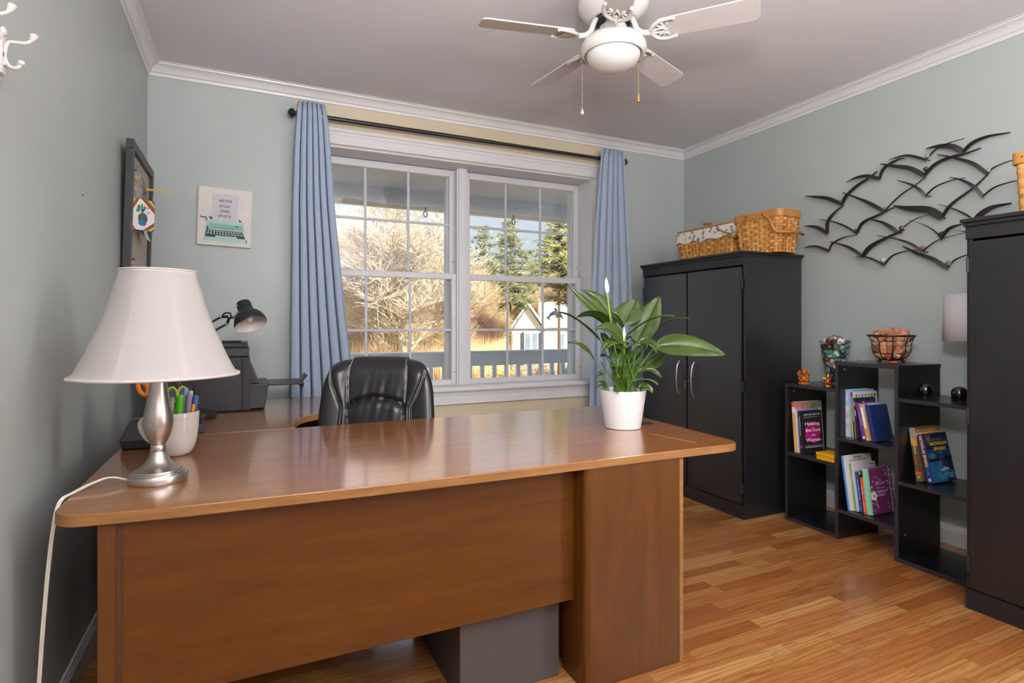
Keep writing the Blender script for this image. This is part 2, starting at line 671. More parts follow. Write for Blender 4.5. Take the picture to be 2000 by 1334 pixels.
# outer frame tracks seen through the glass beside the sashes
for x0, x1 in ((WX0, 0.452), (1.362, 1.55), (2.447, WX1)):
    b.box(x0, x1, YO - 0.03, YO + 0.03, WZ0, WZ1)
b.box(WX0, WX1, YO - 0.03, YO + 0.03, WZ1 - 0.06, WZ1)
tag(b.build('trim_7', M_vinyl, bevel=0.002), 'white window jamb lining with broad centre mullion', 'window frame', kind='structure')


def schlick(t, f0=0.04):
    """reflection rising towards grazing angles, the same from both sides of thin glass"""
    lw = t.n('LayerWeight')
    lw.inputs['Blend'].default_value = 0.5
    p = t.math('POWER', lw.outputs['Facing'], 5.0)
    return t.math('ADD', t.math('MULTIPLY', p, 1 - f0), f0)


def pane_glass():
    t = NT('window_pane_glass')
    t.t.nodes.remove(t.b)
    tr, gl, mx = t.n('BsdfTransparent'), t.n('BsdfGlossy'), t.n('MixShader')
    tr.inputs[0].default_value = (0.93, 0.95, 0.95, 1)
    gl.inputs['Roughness'].default_value = 0.01
    t.l(t.math('ADD', schlick(t), t.math('MULTIPLY', t.noise(t.coord(), 3, 2), 0.015)), mx.inputs[0])
    t.l(tr.outputs[0], mx.inputs[1])
    t.l(gl.outputs[0], mx.inputs[2])
    t.l(mx.outputs[0], t.out.inputs[0])
    return t.mat


M_pane = pane_glass()
M_bar = pm('b9bcc2', 0.4, var=0.02)


def sash(root, name, x0, x1, y, z0, z1, sl, sr, rb, rt, bars):
    """one sash: rails, stiles, glazing bars and its pane"""
    t = 0.036
    b = MB()
    b.box(x0, x0 + sl, y, y + t, z0, z1)
    b.box(x1 - sr, x1, y, y + t, z0, z1)
    b.box(x0 + sl, x1 - sr, y, y + t, z0, z0 + rb)
    b.box(x0 + sl, x1 - sr, y, y + t, z1 - rt, z1)
    fr = b.build(name, M_vinyl, root, bevel=0.004, world=True)
    b = MB()
    gx0, gx1, gz0, gz1 = x0 + sl, x1 - sr, z0 + rb, z1 - rt
    for k in (1, 2):
        x = gx0 + (gx1 - gx0) * k / 3
        b.box(x - 0.009, x + 0.009, y + 0.012, y + 0.022, gz0, gz1)
    b.box(gx0, gx1, y + 0.010, y + 0.024, bars - 0.009, bars + 0.009)
    b.build('glazing_bars', M_bar, fr, world=True, bevel=0.002)
    MB().box(gx0 - 0.005, gx1 + 0.005, y + 0.0165, y + 0.0185, gz0 - 0.005, gz1 + 0.005).build('glass_pane', M_pane, fr, world=True)
    return fr


M_latch = pm('e6e6e8', 0.3)
M_dark = pm('2a2a2d', 0.4)
for i, (x0, x1, lab) in enumerate(((0.407, 1.422, 'left double-hung window with six over six panes'),
                                   (1.492, 2.506, 'right double-hung window with six over six panes'))):
    root = thing('window_%d' % (i + 1), lab, 'window', (x0, YB + 0.15, 0.742), kind='structure')
    sash(root, 'lower_sash', x0, x1, YB + 0.155, 0.742, 1.569, 0.040, 0.040, 0.040, 0.044, 1.150)
    sash(root, 'upper_sash', x0, x1, YB + 0.195, 1.530, 2.345, 0.046, 0.046, 0.044, 0.050, 1.935)
    for fx in (0.27, 0.75):
        b = MB()
        xx = x0 + (x1 - x0) * fx
        b.box(xx - 0.025, xx + 0.025, YB + 0.158, YB + 0.186, 1.569, 1.577)
        b.box(xx - 0.012, xx + 0.020, YB + 0.156, YB + 0.178, 1.577, 1.583)
        b.build('sash_lock', M_latch, root, world=True, bevel=0.002)
    for zz in (0.84, 1.66):
        MB().ball((x1 - 0.020, YB + (0.154 if zz < 1 else 0.194), zz), 0.004, 8, 6).build('screw', M_dark, root, world=True)


# ------------------------------------------------------------------ desk, return, file pedestal
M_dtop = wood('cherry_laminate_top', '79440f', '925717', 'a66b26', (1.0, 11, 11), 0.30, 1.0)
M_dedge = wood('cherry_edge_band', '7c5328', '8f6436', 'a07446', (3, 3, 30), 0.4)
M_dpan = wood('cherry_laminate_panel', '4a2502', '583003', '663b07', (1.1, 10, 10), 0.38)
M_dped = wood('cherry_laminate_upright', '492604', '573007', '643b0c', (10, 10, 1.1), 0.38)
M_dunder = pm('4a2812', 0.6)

T0, T1 = 0.722, 0.750
out = rounded([(-0.408, 1.612), (-0.15, 1.582), (0.30, 1.558), (0.75, 1.548), (1.30, 1.546), (1.674, 1.538), (1.730, 2.572), (-0.404, 2.575)],
              [0.075, 0, 0, 0, 0, 0.075, 0.004, 0.004], 8)
desk = thing('desk', 'large cherry-brown bow-front desk carrying the bell-shade lamp and peace lily', 'desk', (0.64, 2.06, 0))
top = MB().prism(out, T0, T1).build('desktop', [M_dtop], desk, world=True, bevel=0.0025)
b = MB()
n = len(out)
o2 = [Vector(p) for p in out]
cen = Vector((0.65, 2.05))
ring = [p + (p - cen).normalized() * 0.0012 for p in o2]
vs = [(p.x, p.y, T0 + 0.002) for p in ring] + [(p.x, p.y, T1 - 0.0025) for p in ring]
b.add(vs, [(i, (i + 1) % n, n + (i + 1) % n, n + i) for i in range(n)])
b.build('edge_band', M_dedge, desk, world=True, smooth=40)
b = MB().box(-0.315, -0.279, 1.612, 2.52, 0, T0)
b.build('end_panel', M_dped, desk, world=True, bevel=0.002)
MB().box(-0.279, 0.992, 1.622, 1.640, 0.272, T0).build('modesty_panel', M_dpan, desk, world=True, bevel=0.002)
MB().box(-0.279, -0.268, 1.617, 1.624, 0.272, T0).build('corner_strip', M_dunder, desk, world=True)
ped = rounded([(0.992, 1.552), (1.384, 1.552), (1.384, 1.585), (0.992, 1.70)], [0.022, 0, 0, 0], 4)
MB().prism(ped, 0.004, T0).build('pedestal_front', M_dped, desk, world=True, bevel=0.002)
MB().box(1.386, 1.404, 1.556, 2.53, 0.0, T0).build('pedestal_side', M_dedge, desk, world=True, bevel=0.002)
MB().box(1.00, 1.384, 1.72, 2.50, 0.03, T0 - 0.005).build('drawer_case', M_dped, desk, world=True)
MB().lathe([(0.030, 0), (0.030, 0.004), (0.026, 0.006), (0.0, 0.006)], 24, (1.603, 2.017, T1)).build('cable_grommet', pm('1c1d22', 0.45), desk, world=True, smooth=40)
M_scr = pm('d9a670', 0.5)
MB().prism([(1.4735, 1.833), (1.5155, 1.611), (1.518, 1.612), (1.4755, 1.834)], T1 - 0.001, T1 + 0.0003).build('scratch', M_scr, desk, world=True)

ret = thing('desk_return', 'cherry-brown corner desk return under the printer along the left wall', 'desk', (-0.2, 3.1, 0))
arc = [(0.190, 2.579), (0.194, 2.66), (0.206, 2.75), (0.228, 2.82), (0.265, 2.875), (0.314, 2.923), (0.355, 2.955)]
rout = [(-0.404, 2.579)] + arc + [(0.365, 3.05), (0.40, 3.30), (0.44, 3.32), (0.44, 3.655), (-0.404, 3.655)]
MB().prism(rout, T0, T1).build('return_top', M_dtop, ret, world=True, bevel=0.0025)
b = MB()
vs = [(x + 0.0008, y - 0.0008, z) for z in (T0 + 0.001, T1 - 0.0025) for x, y in arc]
k = len(arc)
b.add(vs, [(i, i + 1, k + i + 1, k + i) for i in range(k - 1)])
b.build('edge_band', M_dedge, ret, world=True, smooth=50)
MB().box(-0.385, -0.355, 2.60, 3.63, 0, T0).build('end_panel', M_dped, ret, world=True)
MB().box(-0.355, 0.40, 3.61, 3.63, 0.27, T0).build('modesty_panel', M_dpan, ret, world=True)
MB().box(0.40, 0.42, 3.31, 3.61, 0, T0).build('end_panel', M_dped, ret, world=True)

fc = thing('file_pedestal', 'charcoal grey file pedestal standing under the desk', 'file cabinet', (0.785, 1.93, 0))
M_fc = pm('4a4443', 0.55, var=0.03)
MB().box(0.605, 0.962, 1.668, 2.22, 0.0, 0.60).build('case', M_fc, fc, world=True, bevel=0.003)
for k, (z0, z1) in enumerate(((0.03, 0.29), (0.30, 0.44), (0.45, 0.59))):
    d = MB().box(0.612, 0.955, 2.22, 2.238, z0, z1).build('drawer', pm('403b3a', 0.5), fc, world=True, bevel=0.002)
    MB().tube([(0.72, 2.238, z1 - 0.05), (0.72, 2.258, z1 - 0.05), (0.85, 2.258, z1 - 0.05), (0.85, 2.238, z1 - 0.05)], 0.005).build('handle', pm('9a9a9c', 0.3, 1.0), d, world=True, smooth=40)


# ------------------------------------------------------------------ black cabinets
M_blk = NT('black_woodgrain_laminate')
M_blk.set(0.38, 0, 0.5, 0.5, 0.26)
_f = M_blk.noise(M_blk.coord((30, 30, 2.0)), 3, 4)
M_blk.l(M_blk.ramp(_f, [(0.3, lin('17171a')), (0.7, lin('1f1f23'))]), M_blk.b.inputs['Base Color'])
M_blk.bump(_f, 0.06, 0.002)
M_blk = M_blk.mat
M_blk2 = pm('1d1d20', 0.5, var=0.1, scale=40)
M_chrome = pm('c8c8cc', 0.28, 1.0, var=0.02)
M_brass = pm('b98d45', 0.3, 1.0)


def cabinet(label, x, y0, y1, zt, hinge_zs):
    """two-door cupboard; front faces the desk (towards -x)"""
    c = thing('storage_cabinet', label, 'cabinet', (x + 0.27, (y0 + y1) / 2, 0))
    xb = x + 0.515
    b = MB()
    b.box(x + 0.018, xb, y0, y0 + 0.018, 0, zt - 0.025)
    b.box(x + 0.018, xb, y1 - 0.018, y1, 0, zt - 0.025)
    b.box(xb - 0.012, xb, y0 + 0.018, y1 - 0.018, 0.02, zt - 0.025)
    b.box(x + 0.022, xb, y0 + 0.018, y1 - 0.018, 0.085, 0.103)
    b.box(x + 0.022, xb, y0 + 0.018, y1 - 0.018, zt - 0.045, zt - 0.025)
    b.build('case', M_blk, c, world=True, bevel=0.0015)
    b = MB()
    b.box(x - 0.014, xb + 0.012, y0 - 0.012, y1 + 0.012, zt - 0.016, zt)
    b.box(x - 0.004, xb + 0.006, y0 - 0.004, y1 + 0.004, zt - 0.032, zt - 0.016)
    b.build('cabinet_top', M_blk2, c, world=True, bevel=0.003)
    MB().box(x + 0.006, x + 0.022, y0, y1, zt - 0.085, zt - 0.032).build('top_rail', M_blk2, c, world=True, bevel=0.0015)
    MB().box(x + 0.006, x + 0.022, y0, y1, 0, 0.083).build('plinth', M_blk2, c, world=True, bevel=0.0015)
    ym = (y0 + y1) / 2
    for sgn, a, e in ((-1, y0 + 0.022, ym - 0.007), (1, ym + 0.007, y1 - 0.022)):
        d = MB().box(x, x + 0.018, a, e, 0.090, zt - 0.095).build('door', M_blk, c, world=True, bevel=0.003)
        yh = ym + sgn * 0.072
        pts = [(x - 0.002, yh, 0.702), (x - 0.022, yh, 0.735), (x - 0.031, yh, 0.82), (x - 0.022, yh, 0.905), (x - 0.002, yh, 0.938)]
        MB().tube(curve(pts), 0.0055, 10, flat=0.7).build('handle', M_chrome, d, world=True, smooth=50)
        yy = y0 + 0.011 if sgn < 0 else y1 - 0.011
        for z in hinge_zs:
            hb = MB().tube([(x + 0.004, yy, z - 0.032), (x + 0.004, yy, z + 0.032)], 0.006, 8)
            hb.box(x + 0.002, x + 0.012, min(yy, yy + sgn * -0.01), max(yy, yy + sgn * -0.01), z - 0.028, z + 0.028)
            hb.build('hinge', M_blk2, d, world=True, smooth=40)
        if sgn < 0:
            lk = MB()
            lk.x = frame_mx((x, ym - 0.020, 0.802), (0, 1, 0), (0, 0, 1))
            lk.lathe([(0.009, 0.0), (0.009, -0.004), (0.005, -0.006), (0.0, -0.006)], 16)
            lk.build('lock', M_brass, d, world=True, smooth=40)
    return c, ym


cab, ym = cabinet('black two-door cabinet in the window corner carrying two wicker baskets', 2.735, 2.512, 3.482, 1.640, (1.44, 0.81, 0.19))
key = thing('cabinet_key', 'small brass key in the lock of the corner cabinet', 'key', (2.729, ym - 0.02, 0.802))
b = MB().box(-0.022, 0.0, -0.002, 0.002, -0.002, 0.002)
b.tube([(-0.026 + 0.011 * math.cos(a), 0.002 + 0.0 * a, 0.011 * math.sin(a)) for a in [i * PI / 8 for i in range(16)]], 0.0022, 6, closed=True)
b.build('blade', M_brass, key, smooth=50)
b = MB().tube([(-0.027 + 0.003 * math.sin(a), 0.008 * math.sin(a), -0.012 + 0.008 * math.cos(a)) for a in [i * PI / 8 for i in range(16)]], 0.0012, 6, closed=True)
b.build('ring', M_chrome, key, smooth=50)
b = MB().box(-0.029, -0.027, -0.003, 0.003, -0.058, -0.022)
b.tube([(-0.028, 0.009 * math.cos(a), -0.022 + 0.008 * math.sin(a)) for a in [i * PI / 8 for i in range(16)]], 0.002, 6, closed=True)
b.build('spare_key', M_brass, key, smooth=50)
cabinet('black two-door cabinet at the right edge carrying one wicker basket', 2.733, 0.372, 1.342, 1.632, (1.44, 0.81, 0.19))


# ------------------------------------------------------------------ stepped bookshelf
SHX, SHY, SHR = 2.985, 2.420, math.radians(-2.2)
shelf = thing('bookshelf', 'black stepped open bookshelf of three joined towers beside the corner cabinet', 'bookshelf', (SHX, SHY, 0), SHR)
M_sh = pm('141416', 0.3, var=0.2, scale=60, coat=0.2)
M_she = pm('2d2a33', 0.4, var=0.05)
DP, TH = 0.335, 0.019      # depth, board thickness; local y runs along the front (negative = towards the viewer)
U = [0.0, -0.333, -0.661, -0.985]


def board(nm, y0, y1, z0, z1, x0=0.0, x1=DP):
    o = MB().box(x0, x1, y0, y1, z0, z1).build(nm, M_sh, shelf, bevel=0.001)
    b = MB()
    b.box(x0 - 0.0006, x0 + 0.0004, y0 + 0.0004, y1 - 0.0004, z0 + 0.0004, z1 - 0.0004)
    b.build('edge_band', M_she, o)
    return o


zt = [0.832, 0.984, 0.984, 0.822]
for k, u in enumerate(U):
    board('upright', u - TH, u, 0.0, (0.813, 0.965, 0.965, 0.803)[k])
board('top_board', U[1], U[0] + 0.002, 0.813, 0.832)
board('top_board', U[2] - TH - 0.004, U[1] + 0.004, 0.965, 0.984)
board('top_board', U[3] - TH, U[2] - TH, 0.803, 0.822)
board('shelf', U[1], U[0] - TH, 0.398, 0.417)
board('shelf', U[2], U[1] - TH, 0.547, 0.566)
board('shelf', U[2], U[1] - TH, 0.150, 0.169)
board('shelf', U[3], U[2] - TH, 0.387, 0.406)
board('bottom_board', U[1], U[0] - TH, 0.003, 0.022)
board('bottom_board', U[3], U[2] - TH, 0.003, 0.022)
M_cam = pm('b9b9bb', 0.35, 0.8)
for k, z in ((0, 0.785), (1, 0.94), (2, 0.39), (2, 0.13)):
    b = MB()
    b.x = frame_mx((0.05, U[k] - TH - 0.0008, z), (1, 0, 0), (0, 0, 1))
    b.lathe([(0.007, 0), (0.007, 0.001), (0, 0.001)], 14)
    b.build('screw_cap', M_cam, shelf, smooth=40)


# ------------------------------------------------------------------ curtains on their rod
M_curt = pm('9aa9bd', 0.8, var=0.03, scale=60, bump=0.08, bscale=500)
M_rod = pm('1b1b1e', 0.35, var=0.05, coat=0.2)
rod = thing('curtain_rod', 'black curtain rod with ball finials above the window', 'curtain rod', (1.5, 3.74, 2.50))
b = MB().tube([(0.285, 3.74, 2.50), (1.62, 3.74, 2.50)], 0.0145, 14)
b.tube([(1.60, 3.74, 2.50), (2.74, 3.74, 2.50)], 0.0125, 14)
b.build('rod', M_rod, rod, world=True, smooth=40)
for x, s in ((0.285, -1), (2.735, 1)):
    b = MB()
    b.x = frame_mx((x, 3.74, 2.50), (0, 1, 0), (0, 0, 1)) if s > 0 else frame_mx((x, 3.74, 2.50), (0, 0, 1), (0, 1, 0))
    b.lathe([(0.014, -0.012), (0.017, -0.008), (0.017, 0.0), (0.011, 0.004), (0.011, 0.010), (0.024, 0.018), (0.028, 0.028), (0.024, 0.039), (0.014, 0.045), (0.013, 0.050), (0.0, 0.052)], 18)
    b.build('finial', M_rod, rod, world=True, smooth=30)
    b = MB().box(x + s * -0.045 - 0.006, x + s * -0.045 + 0.006, 3.74, YB, 2.492, 2.508)
    b.box(x + s * -0.045 - 0.014, x + s * -0.045 + 0.014, YB - 0.006, YB, 2.465, 2.535)
    b.build('bracket', M_rod, rod, world=True, bevel=0.002)


def curtain(label, stations, nf, ph, zs0, flat_end, group):
    """pleated panel; stations = (z, x_left, x_right) from top to floor"""
    root = thing('curtain', label, 'curtain', ((stations[-1][1] + stations[-1][2]) / 2, 3.74, 0), group=group)

    def edge(z):
        for (za, l0, r0), (zb, l1, r1) in zip(stations, stations[1:]):
            if z >= zb:
                t = (z - zb) / (za - zb)
                return l1 + (l0 - l1) * t, r1 + (r0 - r1) * t
        return stations[-1][1:]

    def fn(u, v):
        z = stations[0][0] + (stations[-1][0] - stations[0][0]) * v
        l, r = edge(z)
        w = PI * nf * u + ph
        cr = abs(math.sin(w))
        dp = 0.030 + 0.020 * min(1, v * 3)
        yy = 3.712 + dp * math.exp(-(cr / 0.20) ** 2) - 0.010 * cr ** 0.7
        x = l + (r - l) * (u + 0.006 * math.sin(2 * w))
        yy += 0.006 * math.sin(9 * u + 5 * v)
        if z > 2.55:
            yy += 0.002 * math.sin(60 * u)
        return (x, yy, z - (0.006 * math.exp(-(cr / 0.20) ** 2) if v == 0 else 0))
    b = MB().grid(fn, 180, 44)
    b.build('panel', M_curt, root, world=True, smooth=80, solid=0.003)
    # stitched header line
    hl = MB()
    pts = [fn(i / 119, (stations[0][0] - zs0) / (stations[0][0] - stations[-1][0])) for i in range(120)]
    hl.tube([(p[0], p[1] - 0.0022, p[2]) for p in pts], 0.0011, 5)
    hl.build('hem_stitching', pm('7e90a8', 0.8), root, world=True, smooth=60)
    return root, fn


c1, f1 = curtain('light blue curtain panel hanging at the left side of the window', [(2.572, 0.293, 0.452), (2.50, 0.285, 0.468), (2.30, 0.272, 0.485), (1.95, 0.260, 0.508), (1.30, 0.252, 0.571), (0.75, 0.246, 0.634), (0.02, 0.244, 0.70)], 6.0, 0.15, 2.46, 0, 'light blue curtain panels')
c2, f2 = curtain('light blue curtain panel hanging at the right side beside the black cabinet', [(2.572, 2.527, 2.726), (2.50, 2.508, 2.74), (2.30, 2.492, 2.746), (1.95, 2.46, 2.768), (1.30, 2.418, 2.81), (0.55, 2.398, 2.86), (0.02, 2.39, 2.90)], 5.0, 0.95, 2.46, 0, 'light blue curtain panels')
M_grom = pm('8f8a86', 0.3, 0.9)
for root, xs in ((c1, (0.305, 0.44)), (c2, (2.530, 2.70))):
    for x in xs:
        b = MB().tube([(x + 0.006 * math.cos(a), 3.74 + 0.026 * math.cos(a), 2.50 + 0.026 * math.sin(a)) for a in [i * PI / 10 for i in range(20)]], 0.006, 8, closed=True)
        b.build('grommet', M_grom, root, world=True, smooth=50)


# ------------------------------------------------------------------ ceiling fan
M_fan = pm('cac6c3', 0.22, var=0.012, coat=0.3)
M_blade = pm('c4bfbd', 0.4, var=0.02)
M_globe = pm('d4d1ce', 0.35, var=0.01)
FX, FY = 1.458, 2.057
fan = thing('ceiling_fan', 'white five-blade ceiling fan with a bowl light and two pull chains', 'ceiling fan', (FX, FY, H))
b = MB().lathe([(0.0, 0.0), (0.105, 0.0), (0.112, -0.012), (0.118, -0.03), (0.135, -0.045), (0.150, -0.07), (0.156, -0.10), (0.150, -0.125), (0.130, -0.148),
                (0.112, -0.162), (0.105, -0.170), (0.095, -0.172), (0.093, -0.160), (0.0, -0.160)], 48)
b.build('motor_housing', M_fan, fan, smooth=35)
b = MB().lathe([(0.0, -0.158), (0.092, -0.158), (0.092, -0.166), (0.05, -0.168), (0.0, -0.168)], 32)
for k in range(15):
    a = k * 2 * PI / 15
    b.ball((0.072 * math.cos(a), 0.072 * math.sin(a), -0.168), (0.009, 0.009, 0.004), 8, 6)
b.build('flywheel', pm('5d6066', 0.35, 0.7, scale=60, var=0.3), fan, smooth=40)
b = MB().lathe([(0.0, -0.165), (0.036, -0.165), (0.036, -0.195), (0.060, -0.198), (0.062, -0.235), (0.055, -0.240), (0.0, -0.240)], 36)
b.build('switch_housing', M_fan, fan, smooth=35)
for a in (3.4, 4.2, 5.3):
    MB().ball((0.062 * math.cos(a), 0.062 * math.sin(a), -0.213), 0.004, 8, 6).build('screw', M_brass, fan)
b = MB().lathe([(0.0, -0.232), (0.055, -0.232), (0.095, -0.240), (0.128, -0.258), (0.143, -0.282), (0.145, -0.300), (0.138, -0.315), (0.130, -0.322), (0.125, -0.322), (0.125, -0.31), (0.0, -0.31)], 48)
b.build('light_fitter', M_fan, fan, smooth=35)
b = MB().lathe([(0.0, -0.312), (0.117, -0.312), (0.117, -0.326), (0.111, -0.340), (0.098, -0.356), (0.078, -0.370), (0.052, -0.380), (0.026, -0.385), (0.0, -0.387)], 48)
b.build('glass_bowl', M_globe, fan, smooth=60)
ZB = 2.448 - H
ang = [math.radians(-48.6 + 72 * k) for k in range(5)]
for a in ang:
    mx = Matrix.Rotation(a, 4, 'Z')
    tilt = Matrix.Translation((0, 0, ZB)) @ Matrix.Rotation(math.radians(-13), 4, 'X')
    o = rounded([(0.185, -0.055), (0.592, -0.066), (0.592, 0.066), (0.185, 0.055)], [0.03, 0.035, 0.035, 0.03], 6)
    b = MB()
    b.x = mx @ tilt
    b.prism(o, -0.003, 0.003)
    bl = b.build('blade', M_blade, fan, bevel=0.0015)
    b = MB()
    b.x = mx
    b.tube(curve([(0.080, 0, -0.166), (0.092, 0, -0.195), (0.105, 0, -0.226), (0.130, 0, ZB - 0.004), (0.165, 0, ZB - 0.010)]), [0.012] * 24 + [0.011], 10)
    b.x = mx @ tilt
    # crescent with two horns and a fretwork of scrolls
    cr = curve([(0.262, -0.052, -0.008), (0.225, -0.056, -0.010), (0.185, -0.040, -0.011), (0.165, 0, -0.011), (0.185, 0.040, -0.011), (0.225, 0.056, -0.010), (0.262, 0.052, -0.008)], 6)
    nn = len(cr)
    b.tube(cr, [0.0055 + 0.005 * math.sin(PI * min(1, i / (nn - 1) * 1.0)) ** 0.5 for i in range(nn)], 8, flat=0.7)
    b.ball((0.262, -0.052, -0.008), 0.008, 8, 6)
    b.ball((0.262, 0.052, -0.008), 0.008, 8, 6)
    for s in (-1, 1):
        b.tube(curve([(0.172, s * 0.006, -0.010), (0.205, s * 0.012, -0.010), (0.225, s * 0.004, -0.009), (0.232, 0, -0.009)], 5), 0.005, 6)
        b.tube(curve([(0.188, s * 0.036, -0.010), (0.205, s * 0.022, -0.010), (0.226, s * 0.020, -0.009), (0.235, s * 0.034, -0.009)], 5), 0.0045, 6)
        b.tube(curve([(0.200, s * 0.046, -0.010), (0.216, s * 0.034, -0.010), (0.220, s * 0.015, -0.009)], 5), 0.004, 6)
    b.build('blade_iron', M_fan, bl, smooth=60)
M_chain = pm('b79a5e', 0.3, 1.0)
for (ca, zend, kind) in ((math.radians(137), 2.142 - H, 'ball'), (math.radians(0), 2.205 - H, 'bell')):
    # the chains hang from the rim of the light fitter
    px, py = 0.137 * math.cos(ca), 0.137 * math.sin(ca)
    z0 = -0.318
    b = MB()
    nz = int((z0 - zend) / 0.0042)
    for k in range(nz):
        b.ball((px, py, z0 - k * 0.0042), 0.0018, 5, 4)
    b.tube([(px, py, z0), (px, py, zend)], 0.0006, 4)
    b.ball((px, py, z0 + 0.004), 0.008, 10, 8)
    ch = b.build('pull_chain', M_chain, fan, smooth=60)
    if kind == 'ball':
        b = MB().lathe([(0.0, 0.010), (0.005, 0.009), (0.006, 0.002), (0.009, -0.002), (0.010, -0.008), (0.007, -0.015), (0.0, -0.017)], 14, (px, py, zend))
        b.build('pull_knob', pm('c9c4c0', 0.08, 0.6), ch, smooth=40)
    else:
        b = MB().lathe([(0.0, 0.020), (0.004, 0.020), (0.005, 0.012), (0.006, -0.008), (0.008, -0.012), (0.008, -0.015), (0.0, -0.015)], 14, (px, py, zend))
        b.build('pull_knob', pm('d9b25a', 0.3, 0.8), ch, smooth=40)


# ------------------------------------------------------------------ table lamp on the desk
def fabric(name, c, tr=0.35):
    t = NT(name)
    t.set(0.8, 0, 0.2)
    f = t.noise(t.coord((1, 1, 1)), 320, 2)
    a = lin(c)
    t.l(t.ramp(f, [(0.3, tuple(x * 0.96 for x in a[:3]) + (1,)), (0.7, a)]), t.b.inputs['Base Color'])
    tl, mx = t.n('BsdfTranslucent'), t.n('MixShader')
    tl.inputs[0].default_value = a
    mx.inputs[0].default_value = tr
    t.l(t.b.outputs[0], mx.inputs[1])
    t.l(tl.outputs[0], mx.inputs[2])
    t.l(mx.outputs[0], t.out.inputs[0])
    return t.mat


M_shade = fabric('lamp_shade_fabric', 'd6d0cd')
M_tape = fabric('lamp_seam_tape', 'd9d3d0', 0.30)
M_trimf = pm('cbc5c0', 0.95, spec=0.1, var=0.03, scale=90)
M_nick = NT('brushed_nickel')
M_nick.set(0.32, 1.0)
_f = M_nick.noise(M_nick.coord((2, 2, 160)), 4, 3)
M_nick.l(M_nick.ramp(_f, [(0.3, lin('b8b2ab')), (0.7, lin('d0cac2'))]), M_nick.b.inputs['Base Color'])
M_nick = M_nick.mat
LX, LY = -0.223, 1.868
tl = thing('table_lamp', 'brushed nickel table lamp with a white bell shade on the desk corner', 'table lamp', (LX, LY, 0.7505))
b = MB().lathe([(0.0000, 0), (0.0722, 0), (0.0735, 0.003), (0.0735, 0.019), (0.0710, 0.023), (0.0658, 0.024), (0.0654, 0.028), (0.0599, 0.029), (0.0590, 0.033), (0.0530, 0.035),
                (0.0428, 0.042), (0.0325, 0.053), (0.0239, 0.068), (0.0188, 0.083), (0.0000, 0.083)], 48)
b.build('base', M_nick, tl, smooth=35)
b = MB().lathe([(0.0000, 0.082), (0.0171, 0.082), (0.0192, 0.085), (0.0192, 0.098), (0.0175, 0.101), (0.0197, 0.106), (0.0274, 0.122), (0.0342, 0.142), (0.0372, 0.162), (0.0359, 0.184),
                (0.0316, 0.208), (0.0265, 0.235), (0.0235, 0.262), (0.0227, 0.285), (0.0248, 0.305), (0.0282, 0.318), (0.0256, 0.326), (0.0103, 0.330), (0.0000, 0.330)], 40)
b.build('column', M_nick, tl, smooth=40)
b = MB().lathe([(0, 0.33), (0.0137, 0.33), (0.0137, 0.385), (0, 0.385)], 20)
b.build('socket', M_brass, tl, smooth=40)
b = MB().ball((0, 0, 0.43), (0.029, 0.029, 0.038), 16, 12)
b.build('bulb', pm('f4f2ee', 0.3), tl, smooth=60)
spr = [(0.2079, 0.298), (0.1989, 0.306), (0.1891, 0.322), (0.1708, 0.362), (0.1585, 0.393), (0.1465, 0.417), (0.1269, 0.472), (0.1159, 0.510), (0.1082, 0.538), (0.0971, 0.573), (0.0946, 0.590)]
sp = [(p[0], p[2]) for p in curve([(r, 0, z) for r, z in spr], 4)]


def shade_fn(u, v):
    k = v * (len(sp) - 1)
    i = min(int(k), len(sp) - 2)
    r = sp[i][0] + (sp[i + 1][0] - sp[i][0]) * (k - i)
    z = sp[i][1] + (sp[i + 1][1] - sp[i][1]) * (k - i)
    a = 2 * PI * u
    seg = (a + 0.35) % (PI / 4) / (PI / 4)
    r *= 1 - 0.018 * math.sin(PI * seg)          # fabric drawn flat between the wires
    return (r * math.cos(a), r * math.sin(a), z)


sh = MB().grid(shade_fn, 96, len(sp), wrap=True).build('lamp_shade', M_shade, tl, smooth=80, solid=0.0016)
for v in (0.0, 1.0):
    b = MB()
    pts = [shade_fn(i / 64, v) for i in range(64)]
    b.tube(pts, 0.0042 if v == 0 else 0.003, 8, closed=True)
    if v:
        lo = [shade_fn(i / 64, 0.955) for i in range(64)]
        k = 1.012
        b.add([(x * k, y * k, z) for x, y, z in lo] + [(x * k, y * k, z + 0.002) for x, y, z in pts],
              [(i, (i + 1) % 64, 64 + (i + 1) % 64, 64 + i) for i in range(64)])
    else:
        hi = [shade_fn(i / 64, 0.045) for i in range(64)]
        k = 1.008
        b.add([(x * k, y * k, z) for x, y, z in pts] + [(x * k, y * k, z) for x, y, z in hi],
              [(i, (i + 1) % 64, 64 + (i + 1) % 64, 64 + i) for i in range(64)])
    b.build('trim_band', M_trimf, sh, smooth=60)
for k in range(8):
    u = ((k * PI / 4 - 0.35) % (2 * PI)) / (2 * PI)
    b = MB()
    L = [shade_fn(u - 0.0055 * (1.4 - 0.6 * j / 20), j / 20) for j in range(21)]
    R = [shade_fn(u + 0.0055 * (1.4 - 0.6 * j / 20), j / 20) for j in range(21)]
    m = 1.007
    b.add([(x * m, y * m, z) for x, y, z in L] + [(x * m, y * m, z) for x, y, z in R], [(j, 21 + j, 22 + j, j + 1) for j in range(20)])
    b.build('seam_tape', M_tape, sh, smooth=80)
b = MB().tube([(0.094 * math.cos(a), 0.094 * math.sin(a), 0.585) for a in (0.4, 0.4 + PI)], 0.0015, 6)
b.tube([(0.094 * math.cos(a), 0.094 * math.sin(a), 0.585) for a in (2.0, 2.0 + PI)], 0.0015, 6)
b.build('shade_spider', M_chrome, tl)
M_cord = pm('d6cfbf', 0.35, var=0.04)
